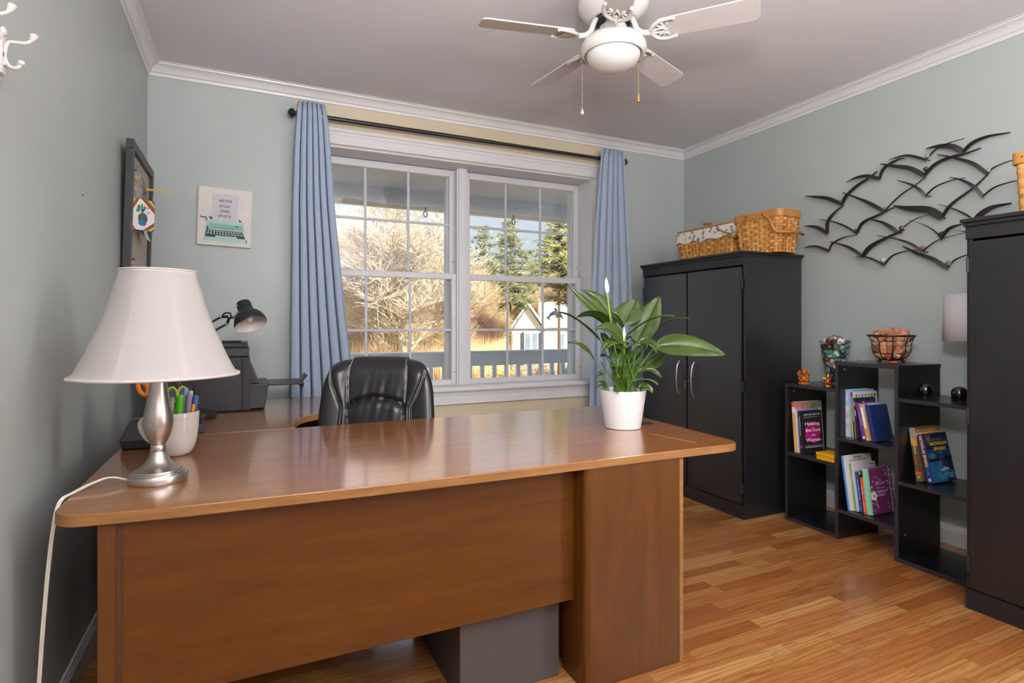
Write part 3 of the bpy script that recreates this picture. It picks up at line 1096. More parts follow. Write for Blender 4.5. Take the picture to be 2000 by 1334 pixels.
cp = curve([(LX - 0.070, LY + 0.005, 0.758), (-0.335, 1.868, 0.772), (-0.368, 1.842, 0.768), (-0.402, 1.80, 0.757), (-0.420, 1.765, 0.748), (-0.428, 1.745, 0.70), (-0.438, 1.735, 0.58),
            (-0.448, 1.725, 0.40), (-0.455, 1.71, 0.20), (-0.46, 1.70, 0.06), (-0.455, 1.72, 0.006), (-0.43, 1.85, 0.006)], 6)
b = MB()
b.tube([(x - LX - 0.0022, y - LY, z - 0.7505) for x, y, z in cp], 0.0026, 8)
b.tube([(x - LX + 0.0022, y - LY - 0.001, z - 0.7505) for x, y, z in cp], 0.0026, 8)
b.build('power_cord', M_cord, tl, smooth=60)


# ------------------------------------------------------------------ mug of pens, phone base, tablet easel
M_mug = pm('d6cfc6', 0.12, var=0.01, coat=0.4)
MX, MY = -0.212, 2.215
mug = thing('mug', 'large cream mug holding pens and scissors behind the table lamp', 'mug', (MX, MY, 0.7505))
b = MB().lathe([(0.0000, 0.0), (0.0331, 0.0), (0.0400, 0.004), (0.0487, 0.014), (0.0566, 0.032), (0.0626, 0.060), (0.0666, 0.095), (0.0679, 0.130), (0.0679, 0.144), (0.0666, 0.146), (0.0648, 0.144),
                (0.0644, 0.125), (0.0626, 0.090), (0.0574, 0.050), (0.0452, 0.018), (0.0261, 0.008), (0, 0.008)], 44)
b.build('body', M_mug, mug, smooth=50)
ex, ey = Vector((-0.90, 0.42, 0)), Vector((0, 0, 1))
hp = curve([tuple(ex * r + ey * z) for r, z in ((0.064, 0.120), (0.096, 0.128), (0.122, 0.108), (0.118, 0.078), (0.094, 0.048), (0.054, 0.028))], 6)
MB().tube(hp, 0.0095, 10, flat=0.8).build('handle', M_mug, mug, smooth=60)


def at_mug(dx, dy, z):
    return (MX + dx, MY + dy, 0.7505 + z)


def pen(name, label, cat, foot, tip, r, colr, cap=None, clip=True, group=None):
    """pen or marker standing in the mug; foot and tip are offsets from the mug base"""
    f, t = Vector(at_mug(*foot)), Vector(at_mug(*tip))
    o = thing(name, label, cat, tuple(f), group=group)
    d = t - f
    L = d.length
    d.normalize()
    b = MB()
    pts = [Vector((0, 0, 0)) + d * (L * k) for k in (0, 0.03, 0.06, 0.94, 0.985, 1)]
    b.tube(pts, [0.001, r * 0.7, r, r, r * 0.85, r * 0.5], 12)
    b.build('barrel', pm(colr, 0.3, coat=0.3), o, smooth=40)
    if cap:
        MB().tube([d * (L * 0.72), d * (L * 0.99), d * (L * 1.0)], [r * 1.12, r * 1.12, r * 0.8], 12).build('cap', pm(cap, 0.3, coat=0.3), o, smooth=40)
    if clip:
        sd = d.cross(Vector((0, 1, 0))).normalized()
        MB().tube([d * (L * 0.98) + sd * r, d * (L * 0.985) + sd * (r + 0.003), d * (L * 0.74) + sd * (r + 0.002)], 0.0016, 6).build('clip', pm(cap or 'b9b9bd', 0.3, 0.4), o, smooth=40)
    return o


pen('pen', 'dark blue capped pen leaning out towards the wall beside orange scissors', 'pen', (0.0, 0.0, 0.012), (-0.082, 0.016, 0.205), 0.006, '27348a', '1f2a78')
pen('pen', 'slim pink and grey pen at the front of the mug', 'pen', (-0.02, -0.02, 0.012), (-0.006, -0.058, 0.200), 0.0045, 'b58d95', 'a9a3a6')
pen('highlighter', 'bright green chunky highlighter in the mug', 'highlighter', (0.0, -0.015, 0.012), (0.016, -0.050, 0.205), 0.009, '6ede2a', '62d21f')
pen('marker', 'silver grey marker with a violet end in the mug', 'marker', (0.025, -0.015, 0.012), (0.040, -0.032, 0.205), 0.008, '8b8690', '8f8a98')
pen('pen', 'pale blue translucent pen behind the green highlighter', 'pen', (0.01, 0.02, 0.012), (0.025, 0.030, 0.222), 0.0065, '8fa9dc', '7f9cd6')
pen('glue_stick', 'orange-yellow stick low in the mug beside the blue grip', 'glue stick', (0.03, 0.005, 0.012), (0.052, -0.022, 0.170), 0.006, 'f0a51c', None, False)
pen('pen', 'black clicker pen with a silver clip at the back of the mug', 'pen', (0.02, 0.02, 0.012), (0.042, 0.020, 0.212), 0.006, '26262a', 'c0c0c4')


def scissors(label, foot, tip, colr, rad, tube_r, group=None):
    f, t = Vector(at_mug(*foot)), Vector(at_mug(*tip))
    o = thing('scissors', label, 'scissors', tuple(f))
    d = (t - f)
    L = d.length
    d.normalize()
    sd = d.cross(Vector((0.15, -1, 0))).normalized()
    for s in (-1, 1):
        b = MB().tube([(0, 0, 0), d * (L * 0.35) + sd * (s * 0.004), d * (L * 0.58) + sd * (s * 0.006)], [0.001, 0.006, 0.005], 6, flat=0.3)
        b.build('blade', M_chrome, o, smooth=40)
        c = d * (L - rad * 1.35) + sd * (s * rad * 0.78)
        pts = [c + d * (rad * 1.35 * math.cos(a)) + sd * (rad * 0.72 * math.sin(a)) for a in [i * PI / 12 for i in range(24)]]
        b = MB().tube(pts, tube_r, 10, closed=True)
        b.tube([d * (L * 0.5) + sd * (s * 0.004), c - d * (rad * 1.2)], [tube_r * 0.8, tube_r], 8)
        b.build('handle', pm(colr, 0.35, coat=0.3), o, smooth=60)
    return o


scissors('orange handled scissors standing in the mug', (0.0, 0.005, 0.012), (-0.098, 0.045, 0.250), 'f07d14', 0.017, 0.0075)
scissors('scissors with yellow-green loop handles in the mug behind the lamp column', (0.0, 0.01, 0.012), (0.000, 0.024, 0.225), '9fae2c', 0.020, 0.0045)
pen('marker', 'fat slate blue marker at the right side of the mug', 'marker', (0.030, 0.012, 0.012), (0.058, 0.0, 0.198), 0.0105, '3d5c9a', None, False)

ph = thing('phone_base', 'black wedge-shaped phone base by the wall behind the lamp', 'phone base', (-0.315, 2.43, 0.7505))
M_bp = pm('1d1d20', 0.28, var=0.06, coat=0.2)
b = MB()
vs = []
for z, x0, x1, y0, y1 in ((0.0, -0.078, 0.10, -0.062, 0.07), (0.032, -0.084, 0.105, -0.066, 0.075), (0.090, -0.062, 0.085, -0.030, 0.06), (0.097, -0.055, 0.078, -0.020, 0.055)):
    vs += [(x0, y0, z), (x1, y0, z), (x1, y1, z), (x0, y1, z)]
fs = [(3, 2, 1, 0), (12, 13, 14, 15)] + [(k * 4 + i, k * 4 + (i + 1) % 4, k * 4 + 4 + (i + 1) % 4, k * 4 + 4 + i) for k in range(3) for i in range(4)]
b.add(vs, fs).build('body', M_bp, ph, bevel=0.004)
MB().box(-0.02, 0.04, -0.01, 0.045, 0.09, 0.100).build('cradle', pm('0e0e10', 0.4), ph, bevel=0.003)

ts = thing('tablet', 'black tablet propped on an easel stand behind the mug', 'tablet', (-0.24, 2.66, 0.7505))
P0, P1 = Vector((-0.290, 2.625, 0.757)), Vector((-0.168, 2.640, 0.757))
upv = Vector((-0.045, 0.105, 0.175)).normalized()
exv = (P1 - P0).normalized()
b = MB()
b.x = frame_mx(P0, exv, upv)
b.box(0, (P1 - P0).length, 0, 0.200, -0.008, 0.0)
b.build('body', pm('23252a', 0.3, coat=0.3), ts, world=True, bevel=0.003)
b = MB()
b.x = frame_mx(P0, exv, upv)
b.box(0.008, (P1 - P0).length - 0.008, 0.008, 0.192, 0.0, 0.001)
b.build('screen', pm('2c3238', 0.12), ts, world=True)
b = MB()
b.tube([(-0.165, 2.615, 0.755), (-0.170, 2.66, 0.80), (-0.20, 2.74, 0.935)], 0.006, 6)
b.tube([(-0.20, 2.74, 0.935), (-0.19, 2.80, 0.757)], 0.005, 6)
b.tube([(-0.28, 2.60, 0.755), (-0.29, 2.66, 0.80), (-0.20, 2.74, 0.935)], 0.005, 6)
b.prism([(-0.172, 2.600), (-0.150, 2.612), (-0.168, 2.665), (-0.182, 2.66)], 0.7515, 0.790)
b.build('easel', pm('141416', 0.4), ts, world=True, bevel=0.002)


# ------------------------------------------------------------------ printer and desk lamp on the return
M_pr = pm('2a2b2e', 0.42, var=0.06, bump=0.04, scale=30)
M_pr2 = pm('1d1e21', 0.35, var=0.06)
pr = thing('printer', 'black inkjet printer with open paper tray on the corner return', 'printer', (-0.2, 3.37, 0.7505))
MB().box(-0.39, 0.012, 3.178, 3.56, 0.752, 1.025).build('body', M_pr, pr, world=True, bevel=0.008)
MB().box(-0.395, 0.016, 3.174, 3.565, 1.027, 1.072).build('scanner', M_pr, pr, world=True, bevel=0.006)
b = MB().box(-0.39, 0.010, 3.18, 3.56, 1.073, 1.098)
b.box(-0.24, -0.02, 3.20, 3.34, 1.098, 1.107)
b.build('scanner_lid', M_pr2, pr, world=True, bevel=0.007)
b = MB().box(-0.018, 0.020, 3.171, 3.185, 0.755, 1.024)
b.box(-0.045, -0.022, 3.172, 3.180, 0.945, 1.010)
b.box(-0.39, -0.10, 3.174, 3.18, 0.778, 0.784)
b.build('corner_trim', M_pr2, pr, world=True, bevel=0.003)
b = MB()
vs = [(0.012, 3.20, 1.02), (0.062, 3.20, 0.885), (0.012, 3.20, 0.885), (0.012, 3.53, 1.02), (0.062, 3.53, 0.885), (0.012, 3.53, 0.885)]
b.add(vs, [(0, 2, 1), (3, 4, 5), (0, 1, 4, 3), (1, 2, 5, 4), (0, 3, 5, 2)])
b.build('control_panel', M_pr2, pr, world=True, bevel=0.004)
b = MB()
vs = []
for y in (3.19, 3.54):
    vs += [(0.012, y, 0.757), (0.088, y, 0.757), (0.108, y, 0.885), (0.012, y, 0.885)]
b.add(vs, [(3, 2, 1, 0), (4, 5, 6, 7), (0, 1, 5, 4), (1, 2, 6, 5), (2, 3, 7, 6), (3, 0, 4, 7)])
b.build('paper_cassette', M_pr, pr, world=True, bevel=0.006)
tr = MB().box(0.09, 0.285, 3.24, 3.50, 0.868, 0.880).build('output_tray', M_pr2, pr, world=True, bevel=0.004)
b = MB()
b.x = Matrix.Translation((0.275, 3.37, 0.872)) @ Matrix.Rotation(math.radians(38), 4, 'Y')
b.box(-0.006, 0.004, -0.07, 0.07, -0.004, 0.052)
b.build('paper_stop', M_pr2, tr, world=True, bevel=0.002)
MB().box(0.268, 0.286, 3.28, 3.46, 0.848, 0.872).build('tray_lip', M_pr2, tr, world=True, bevel=0.003)

M_lampk = pm('1e1f22', 0.38, var=0.04, coat=0.1)
dl = thing('desk_lamp', 'black jointed-arm desk lamp behind the printer corner', 'desk lamp', (-0.205, 3.035, 0.7505))
b = MB().lathe([(0, 0), (0.076, 0), (0.078, 0.004), (0.078, 0.024), (0.072, 0.030), (0.0, 0.031)], 36)
b.tube([(0, 0, 0.03), (0, 0, 0.06)], 0.011, 12)
b.build('base', M_lampk, dl, smooth=35)


def dcam(u, v, d):
    """offset of a sighted point at optical depth d from this lamp's foot"""
    a = math.radians(25.2)
    xc = (u - 1000) / 1105 * d
    return Vector((d * math.sin(a) + xc * math.cos(a), d * math.cos(a) - xc * math.sin(a), 1.19 - (v - 634) / 1105 * d)) - Vector((-0.205, 3.035, 0.7505))


J = [dcam(433, 618.5, 2.70), dcam(450, 618.5, 2.70), dcam(443.5, 632.5, 2.70)]
dirn = (dcam(433, 618.5, 2.70) - dcam(410, 631, 2.68)).normalized()
E1, E2 = J[0] - dirn * 0.33, J[2] - dirn * 0.33
b = MB()
b.tube([J[0], E1], 0.0055, 8)
b.tube([J[2], E2], 0.0055, 8)
b.build('upper_arm', M_lampk, dl, smooth=40)
b = MB()
b.tube([E1, (-0.012, 0, 0.06)], 0.0055, 8)
b.tube([E2, (0.012, 0, 0.06)], 0.0055, 8)
b.tube([E1, E2], 0.008, 8)
b.build('lower_arm', M_lampk, dl, smooth=40)
b = MB()
b.tube([J[0], J[1], dcam(455, 621, 2.70)], 0.0072, 8)
b.tube([J[2], dcam(447, 623, 2.70), J[1]], 0.0065, 8)
b.tube(curve([J[0] + Vector((0, 0, 0.003)), dcam(440, 611.5, 2.70), dcam(450, 612, 2.70), J[1]], 4), 0.004, 6)
b.build('joint_bracket', M_lampk, dl, smooth=40)
for j in J:
    MB().ball(tuple(j + Vector((-0.005, -0.009, 0))), 0.0065, 10, 8).build('rivet', M_chrome, dl, smooth=60)
axis = Vector((0.286, -0.432, -0.86)).normalized()
hc = dcam(490.5, 634, 2.70)           # centre of the shade's mouth
side = axis.cross(Vector((0.905, -0.426, 0))).normalized()
hm = frame_mx(hc, side.cross(axis), side)
if (hm.to_3x3() @ Vector((0, 0, 1))).dot(axis) < 0:
    hm = frame_mx(hc, side, side.cross(axis))
sgn = 1 if (hm.to_3x3() @ Vector((0, 0, 1))).dot(axis) > 0 else -1
b = MB()
b.x = hm
dome = [(0.0735, 0.0), (0.0745, -0.004), (0.072, -0.022), (0.064, -0.043), (0.051, -0.060), (0.036, -0.072), (0.034, -0.078), (0.034, -0.112), (0.030, -0.124), (0.018, -0.131), (0.0, -0.132)]
b.lathe([(r, z * sgn) for r, z in dome], 36, close=False)
head = b.build('head', M_lampk, dl, smooth=40)
b = MB()
b.x = hm
b.lathe([(r, z * sgn) for r, z in ((0.0733, 0.0), (0.069, -0.022), (0.061, -0.042), (0.048, -0.058), (0.030, -0.068), (0.0, -0.070))], 36, close=False)
b.build('reflector', pm('cfc6c2', 0.35), head, smooth=50)
b = MB()
b.x = hm
b.lathe([(r, z * sgn) for r, z in ((0.0, -0.014), (0.012, -0.017), (0.020, -0.030), (0.019, -0.044), (0.012, -0.062))], 20, close=False)
b.build('bulb', pm('efece8', 0.2), head, smooth=60)
b = MB()
b.tube([dcam(455, 620, 2.70), dcam(466, 611, 2.70), dcam(474, 607, 2.71)], 0.006, 8)
b.tube(curve([dcam(464, 596, 2.70), dcam(459, 600, 2.69), dcam(459, 608, 2.69), dcam(464, 612, 2.69)], 4), 0.0025, 6)
b.build('swivel', M_chrome, head, smooth=50)


# ------------------------------------------------------------------ helpers that turn a measured sight line into a point of the room
def ray(u, v):
    a = math.radians(25.2)
    xc, zc = (u - 1000) / 1105, (634 - v) / 1105
    return Vector((math.sin(a) + xc * math.cos(a), math.cos(a) - xc * math.sin(a), zc))


EYE = Vector((0, 0, 1.19))


def on_x(u, v, x):
    r = ray(u, v)
    return EYE + r * (x / r.x)


def on_y(u, v, y):
    r = ray(u, v)
    return EYE + r * (y / r.y)


def at_depth(u, v, d):
    return EYE + ray(u, v) * d


# ------------------------------------------------------------------ office chair
M_lea = NT('black_leather')
M_lea.set(0.33, 0, 0.55, 0.1, 0.3)
_f = M_lea.noise(M_lea.coord(), 260, 4, 0.6)
M_lea.l(M_lea.ramp(_f, [(0.3, lin('1a1a1c')), (0.7, lin('26262a'))]), M_lea.b.inputs['Base Color'])
M_lea.bump(_f, 0.10, 0.002)
M_lea = M_lea.mat
M_st = pm('b9b6b0', 0.7)
M_plas = pm('1a1a1c', 0.45)
ch = thing('office_chair', 'black leather executive office chair with pale stitching behind the desk', 'office chair', (0.518, 2.694, 0), math.radians(-28))


def seam(t):
    return 0.57 - 0.20 * (1 - t)


def outer(t):
    return max(0.60, 0.94 - 0.95 * max(0.0, 0.95 - t))


def back_pt(s, t, front=True):
    """leather back: s across (-1..1), t up (0..1)"""
    hw = 0.270 + 0.045 * (1 - t) - 0.030 * max(0, t - 0.75) ** 2 * 16
    ztop = 1.030 - 0.012 * abs(s) ** 2 - 0.030 * abs(s) ** 8
    if abs(s) > seam(1.0):
        ztop -= 0.010
    z0 = 0.44
    z = z0 + (ztop - z0) * t
    yc = 0.185 + 0.085 * t - 0.030 * (1 - t) ** 2 - 0.085 * abs(s) ** 2.2
    h = 0.075 * ((1 - abs(s) ** 5) * (1 - abs(2 * t - 1) ** 9)) ** 0.5
    if not front:
        return (s * hw, yc + h * 0.75, z)
    a = abs(s)
    sm = seam(t)
    bump = 0.0
    if a < sm:
        bump += 0.022 * (1 - (a / sm) ** 2) ** 0.6
    elif a < outer(t):
        m = (a - sm) / (outer(t) - sm)
        bump += 0.022 * (4 * m * (1 - m)) ** 0.6
    arch = 0.60 + 0.055 * (1 - (a / 0.5) ** 2)
    if a < 0.5:
        d = t - arch
        bump -= 0.020 * math.exp(-(d / 0.020) ** 2)
        if d < 0:
            bump += 0.012 * min(1, -d / 0.06)
        # gathers fanning out from the lumbar seam
        bump += math.exp(-abs(d) / 0.10) * (0.0022 * math.sin(23 * s + 1.1) + 0.0022 * math.sin(41 * s - 14 * d) * max(0, math.cos(2.2 * (s - 0.12))))
    bump -= 0.012 * math.exp(-((a - outer(t)) / 0.02) ** 2)
    edge = min(1, (1 - t) / 0.10)
    return (s * hw, yc - h - bump * edge, z)


def back_grid(front):
    return lambda u, v: back_pt(2 * u - 1, 0.5 - 0.5 * math.cos(PI * v), front)


b = MB().grid(back_grid(True), 121, 80)
b.grid(lambda u, v: back_grid(False)(1 - u, v), 61, 40)
bk = b.build('backrest', M_lea, ch, smooth=70)
for off in (-0.012, 0.012):
    for s in (-1, 1):
        b = MB()
        b.tube([tuple(Vector(back_pt(s * (seam(t) + off), t)) + Vector((0, -0.0008, 0))) for t in [0.62 + 0.36 * i / 40 for i in range(41)]], 0.0011, 5)
        b.tube([tuple(Vector(back_pt(s * (outer(t) + off), t)) + Vector((0, -0.0008, 0))) for t in [0.45 + 0.50 * i / 50 for i in range(51)]], 0.0011, 5)
        b.build('stitching', M_st, bk, smooth=60)
b = MB()
b.grid(lambda u, v: ((2 * u - 1) * 0.262, -0.27 + 0.50 * v, 0.455 + 0.05 * ((1 - abs(2 * u - 1) ** 5) * (1 - abs(2 * v - 1) ** 5)) ** 0.5), 40, 40)
b.grid(lambda u, v: ((1 - 2 * u) * 0.262, -0.27 + 0.50 * v, 0.455 - 0.05 * ((1 - abs(2 * u - 1) ** 5) * (1 - abs(2 * v - 1) ** 5)) ** 0.5), 24, 24)
b.build('seat', M_lea, ch, smooth=60)
for s in (-1, 1):
    b = MB().tube(curve([(s * 0.27, -0.17, 0.655), (s * 0.285, -0.05, 0.665), (s * 0.285, 0.10, 0.66), (s * 0.275, 0.17, 0.64)]), 0.026, 10, flat=0.6)
    b.tube(curve([(s * 0.24, -0.05, 0.40), (s * 0.285, -0.10, 0.50), (s * 0.282, -0.12, 0.64)]), 0.018, 8)
    b.tube(curve([(s * 0.24, 0.08, 0.40), (s * 0.287, 0.12, 0.50), (s * 0.280, 0.13, 0.64)]), 0.018, 8)
    b.build('armrest', M_plas, ch, smooth=50)
MB().tube([(0, 0, 0.09), (0, 0, 0.41)], [0.032, 0.026], 16).build('gas_column', M_plas, ch, smooth=40)
for k in range(5):
    a = math.radians(90 + 72 * k + 18)
    c, s_ = math.cos(a), math.sin(a)
    leg = MB().tube([(0.02 * c, 0.02 * s_, 0.105), (0.18 * c, 0.18 * s_, 0.095), (0.30 * c, 0.30 * s_, 0.075)], [0.030, 0.024, 0.016], 8).build('base_arm', M_plas, ch, smooth=40)
    b = MB()
    for q in (-1, 1):
        b.x = frame_mx((0.30 * c - s_ * q * 0.012, 0.30 * s_ + c * q * 0.012, 0.028), (c, s_, 0), (0, 0, 1))
        b.lathe([(0.0, -0.008), (0.022, -0.008), (0.027, -0.004), (0.027, 0.004), (0.022, 0.008), (0.0, 0.008)], 18)
    b.build('caster', M_plas, leg, smooth=40)


# ------------------------------------------------------------------ wall art, pin board, coat hooks on the walls
art = thing('wall_art', 'small canvas print of a mint typewriter on the wall beside the window', 'picture', (-0.113, YB - 0.001, 1.834))
AW, AH = 0.288, 0.346
rot = math.radians(-1.9)


def amx(dy):
    return Matrix.Translation((-0.113, YB + dy, 1.834)) @ Matrix.Rotation(-rot, 4, 'Y') @ frame_mx((0, 0, 0), (1, 0, 0), (0, 0, 1))


M_can = pm('d6d0ca', 0.75, var=0.04, scale=14)
b = MB()
b.x = amx(-0.001)
b.box(-AW / 2, AW / 2, -AH / 2, AH / 2, 0.0, 0.022)
b.build('canvas', M_can, art, world=True, bevel=0.002)


def afl(pts):
    return [((p[0] - 0.5) * AW, (0.5 - p[1]) * AH) for p in pts]


def flat(nm, polys, mat, h):
    b = MB()
    b.x = amx(-0.0228 - h)
    for p in polys:
        b.prism(afl(p), -0.0002, 0.0004)
    return b.build(nm, mat, art, world=True)


flat('printed_sheet', [[(0.25, 0.10), (0.74, 0.10), (0.74, 0.59), (0.25, 0.57)]], pm('c9c5cb', 0.8, var=0.02), 0.0002)
M_mint, M_mint2, M_ink = pm('a6cdbf', 0.7, var=0.04), pm('86b5a5', 0.7, var=0.05), pm('3b4347', 0.7, var=0.08)
flat('typewriter_print', [[(0.17, 0.565), (0.85, 0.565), (0.925, 0.93), (0.12, 0.92)]], M_mint, 0.0006)
flat('typewriter_hood', [[(0.21, 0.62), (0.82, 0.625), (0.85, 0.72), (0.18, 0.715)]], M_mint2, 0.0011)
flat('keyboard_print', [[(0.18, 0.655), (0.215, 0.735), (0.83, 0.735), (0.895, 0.855), (0.735, 0.855), (0.735, 0.825), (0.335, 0.83), (0.335, 0.86), (0.145, 0.855)],
                        [(0.20, 0.505), (0.27, 0.515), (0.265, 0.555), (0.235, 0.555)], [(0.76, 0.51), (0.785, 0.53), (0.83, 0.56), (0.765, 0.56)],
                        [(0.005 + 0.04, 0.50), (0.06, 0.50), (0.06, 0.52), (0.155, 0.52), (0.175, 0.545), (0.175, 0.585), (0.155, 0.585), (0.15, 0.54), (0.045, 0.535)],
                        [(0.905, 0.86), (0.925, 0.87), (0.925, 0.93), (0.91, 0.93)], [(0.70, 0.645), (0.76, 0.645), (0.76, 0.658), (0.70, 0.658)]]
     + [[(0.27 + 0.052 * k, 0.69), (0.295 + 0.052 * k, 0.69), (0.295 + 0.052 * k, 0.698), (0.27 + 0.052 * k, 0.698)] for k in range(10)], M_ink, 0.0016)
keys = []
for r_, (y, n, x0, dx) in enumerate(((0.748, 12, 0.19, 0.053), (0.785, 12, 0.18, 0.0565))):
    for k in range(n):
        xx = x0 + dx * k
        keys.append([(xx, y), (xx + 0.034, y), (xx + 0.034, y + 0.020), (xx, y + 0.020)])
keys.append([(0.345, 0.826), (0.73, 0.826), (0.73, 0.850), (0.345, 0.850)])
flat('typewriter_keys', keys, pm('b9c6c4', 0.7), 0.0021)
# slab-serif lettering drawn stroke by stroke
GL = {
    'w': (1.30, [[(0.05, 1), (0.35, 0), (0.65, 0.85), (0.95, 0), (1.25, 1)], [(-0.07, 1), (0.22, 1)], [(1.08, 1), (1.38, 1)]]),
    'r': (0.85, [[(0.2, 1), (0.2, 0)], [(0.2, 0.6), (0.4, 0.95), (0.7, 0.95), (0.76, 0.82)], [(0, 1), (0.2, 1)], [(0, 0), (0.5, 0)]]),
    'i': (0.55, [[(0.28, 1), (0.28, 0)], [(0.06, 1), (0.28, 1)], [(0.02, 0), (0.55, 0)], [(0.26, 1.38), (0.30, 1.38)]]),
    't': (0.70, [[(0.28, 1.4), (0.28, 0.2), (0.42, 0), (0.62, 0.12)], [(0.02, 1), (0.6, 1)]]),
    'e': (0.85, [[(0.05, 0.55), (0.78, 0.55), (0.72, 0.88), (0.42, 1), (0.12, 0.85), (0.03, 0.5), (0.14, 0.12), (0.45, 0), (0.76, 0.14)]]),
    'y': (1.0, [[(0.1, 1), (0.5, 0.02)], [(0.9, 1), (0.38, -0.35), (0.1, -0.38)], [(-0.04, 1), (0.3, 1)], [(0.7, 1), (1.02, 1)]]),
    'o': (0.90, [[(0.45, 1), (0.12, 0.85), (0.02, 0.5), (0.12, 0.15), (0.45, 0), (0.78, 0.15), (0.88, 0.5), (0.78, 0.85), (0.45, 1)]]),
    'u': (1.0, [[(0.14, 1), (0.14, 0.25), (0.3, 0.02), (0.55, 0.02), (0.82, 0.3)], [(0.82, 1), (0.82, 0), (1.0, 0)], [(-0.04, 1), (0.14, 1)], [(0.65, 1), (0.82, 1)]]),
    'n': (1.05, [[(0.18, 1), (0.18, 0)], [(0.18, 0.7), (0.4, 0.97), (0.7, 0.97), (0.84, 0.75), (0.84, 0)], [(0, 1), (0.18, 1)], [(0, 0), (0.4, 0)], [(0.64, 0), (1.05, 0)]]),
    's': (0.80, [[(0.72, 0.8), (0.42, 1), (0.12, 0.86), (0.16, 0.6), (0.62, 0.42), (0.70, 0.16), (0.40, 0), (0.06, 0.18)], [(0.72, 1), (0.72, 0.78)], [(0.06, 0), (0.06, 0.22)]]),
}
b = MB()
b.x = amx(-0.0242)
for word, fy in (('write', 0.225), ('your', 0.318), ('own', 0.402), ('story', 0.490)):
    sc_ = 0.0135
    gap = 0.22
    w = sum(GL[c][0] + gap for c in word) - gap
    x = -w / 2
    for c in word:
        for st in GL[c][1]:
            P = [Vector(((x + p[0]) * sc_ + (0.495 - 0.5) * AW, (0.5 - fy) * AH + p[1] * sc_ * 0.86 - 0.004, 0)) for p in st]
            for p, q in zip(P, P[1:]):
                d = (q - p).normalized()
                nn = Vector((-d.y, d.x, 0)) * 0.0013
                p2, q2 = p - d * 0.0007, q + d * 0.0007
                b.prism([(p2 + nn)[:2], (q2 + nn)[:2], (q2 - nn)[:2], (p2 - nn)[:2]], 0, 0.0003)
        x += GL[c][0] + gap
b.build('lettering', M_ink, art, world=True)

# pin board, hung a little proud of the wall at the top
pb = thing('pin_board', 'black framed linen pin board hanging on the left wall', 'pin board', (XL, 3.35, 1.70))
BY0, BY1, BZ0, BZ1 = 3.035, 3.655, 1.36, 2.030
tilt = math.radians(1.6)
pmx = Matrix.Translation((XL + 0.006, BY0, BZ0)) @ Matrix.Rotation(tilt, 4, 'Y') @ frame_mx((0, 0, 0), (0, 1, 0), (0, 0, 1))
BW, BH = BY1 - BY0, BZ1 - BZ0
b = MB()
b.x = pmx
fw = 0.042
for x0, x1, y0, y1 in ((0, BW, 0, fw), (0, BW, BH - fw, BH), (0, fw, fw, BH - fw), (BW - fw, BW, fw, BH - fw)):
    b.box(x0, x1, y0, y1, 0.0, 0.030)
b.build('frame', pm('26262b', 0.4, var=0.05), pb, world=True, bevel=0.002)
b = MB()
b.x = pmx
b.box(fw, BW - fw, fw, BH - fw, 0.008, 0.014)
b.build('linen_panel', pm('b3a798', 0.9, var=0.10, scale=220, bump=0.1), pb, world=True)


def board_pt(x, y, h):
    return pmx @ Vector((x, y, h))


def pinned(name, label, cat, x0, x1, y0, y1, h, bend, mat, group=None):
    """a sheet pinned to the board, its free end curling away from it"""
    o = thing(name, label, cat, tuple(board_pt((x0 + x1) / 2, (y0 + y1) / 2, 0.016)), group=group)
    b = MB()
    b.x = pmx
    b.grid(lambda u, v: (x0 + (x1 - x0) * u, y1 + (y0 - y1) * v, h + bend(u, v)), 12, 12)
    b.build('sheet', mat, o, world=True, smooth=60, solid=0.0008)
    return o


pinned('photo_strip', 'narrow pale photo strip pinned at the near side of the pin board', 'photo', 0.085, 0.135, 0.33, 0.585, 0.022, lambda u, v: 0.018 * math.sin(PI * v) * u + 0.012 * u, pm('938d86', 0.6, var=0.4, scale=40))
pinned('photo_strip', 'dark and white photo strip pinned high on the pin board', 'photo', 0.15, 0.20, 0.30, 0.57, 0.022, lambda u, v: 0.024 * math.sin(PI * v) * u + 0.012 * u, pm('7a756f', 0.4, var=0.7, scale=30))
pinned('folded_note', 'white folded note curling off the middle of the pin board', 'note', 0.235, 0.33, 0.25, 0.45, 0.018, lambda u, v: 0.04 * v * v + 0.005 * u, pm('d3d2d6', 0.6))
pinned('paper_sheet', 'cream paper sheet pinned at the far side of the pin board', 'paper', 0.37, 0.47, 0.30, 0.56, 0.018, lambda u, v: 0.010 * v, pm('b4a898', 0.6, var=0.1))
cd = thing('drawing_card', 'white card with a cactus drawing and rainbow corners on the pin board', 'card', tuple(board_pt(0.2, 0.22, 0.03)))
c0, c1, c2, c3 = on_y(257.5, 386, 3.09), on_y(302.5, 394, 3.17), on_y(300.5, 453, 3.17), on_y(257, 446, 3.09)
b = MB()
ctr = (c0 + c1 + c2 + c3) / 4
nrm = (c1 - c0).cross(c3 - c0).normalized()
if nrm.y > 0:
    nrm = -nrm
b.add([tuple(c) for c in (c0, c1, c2, c3)] + [tuple(c - nrm * 0.001) for c in (c0, c1, c2, c3)], [(0, 1, 2, 3), (7, 6, 5, 4), (0, 4, 5, 1), (1, 5, 6, 2), (2, 6, 7, 3), (3, 7, 4, 0)])
b.build('card', pm('e3dfdf', 0.6, var=0.02), cd, world=True)


def card_pt(a, c, h=0.0006):
    p = c0 * (1 - a) * (1 - c) + c1 * a * (1 - c) + c2 * a * c + c3 * (1 - a) * c
    return tuple(p + nrm * h)


def card_polys(nm, polys, colr, h=0.0006):
    b = MB()
    for p in polys:
        b.add([card_pt(a, c, h) for a, c in p], [tuple(range(len(p)))])
    b.build(nm, pm(colr, 0.6), cd, world=True)


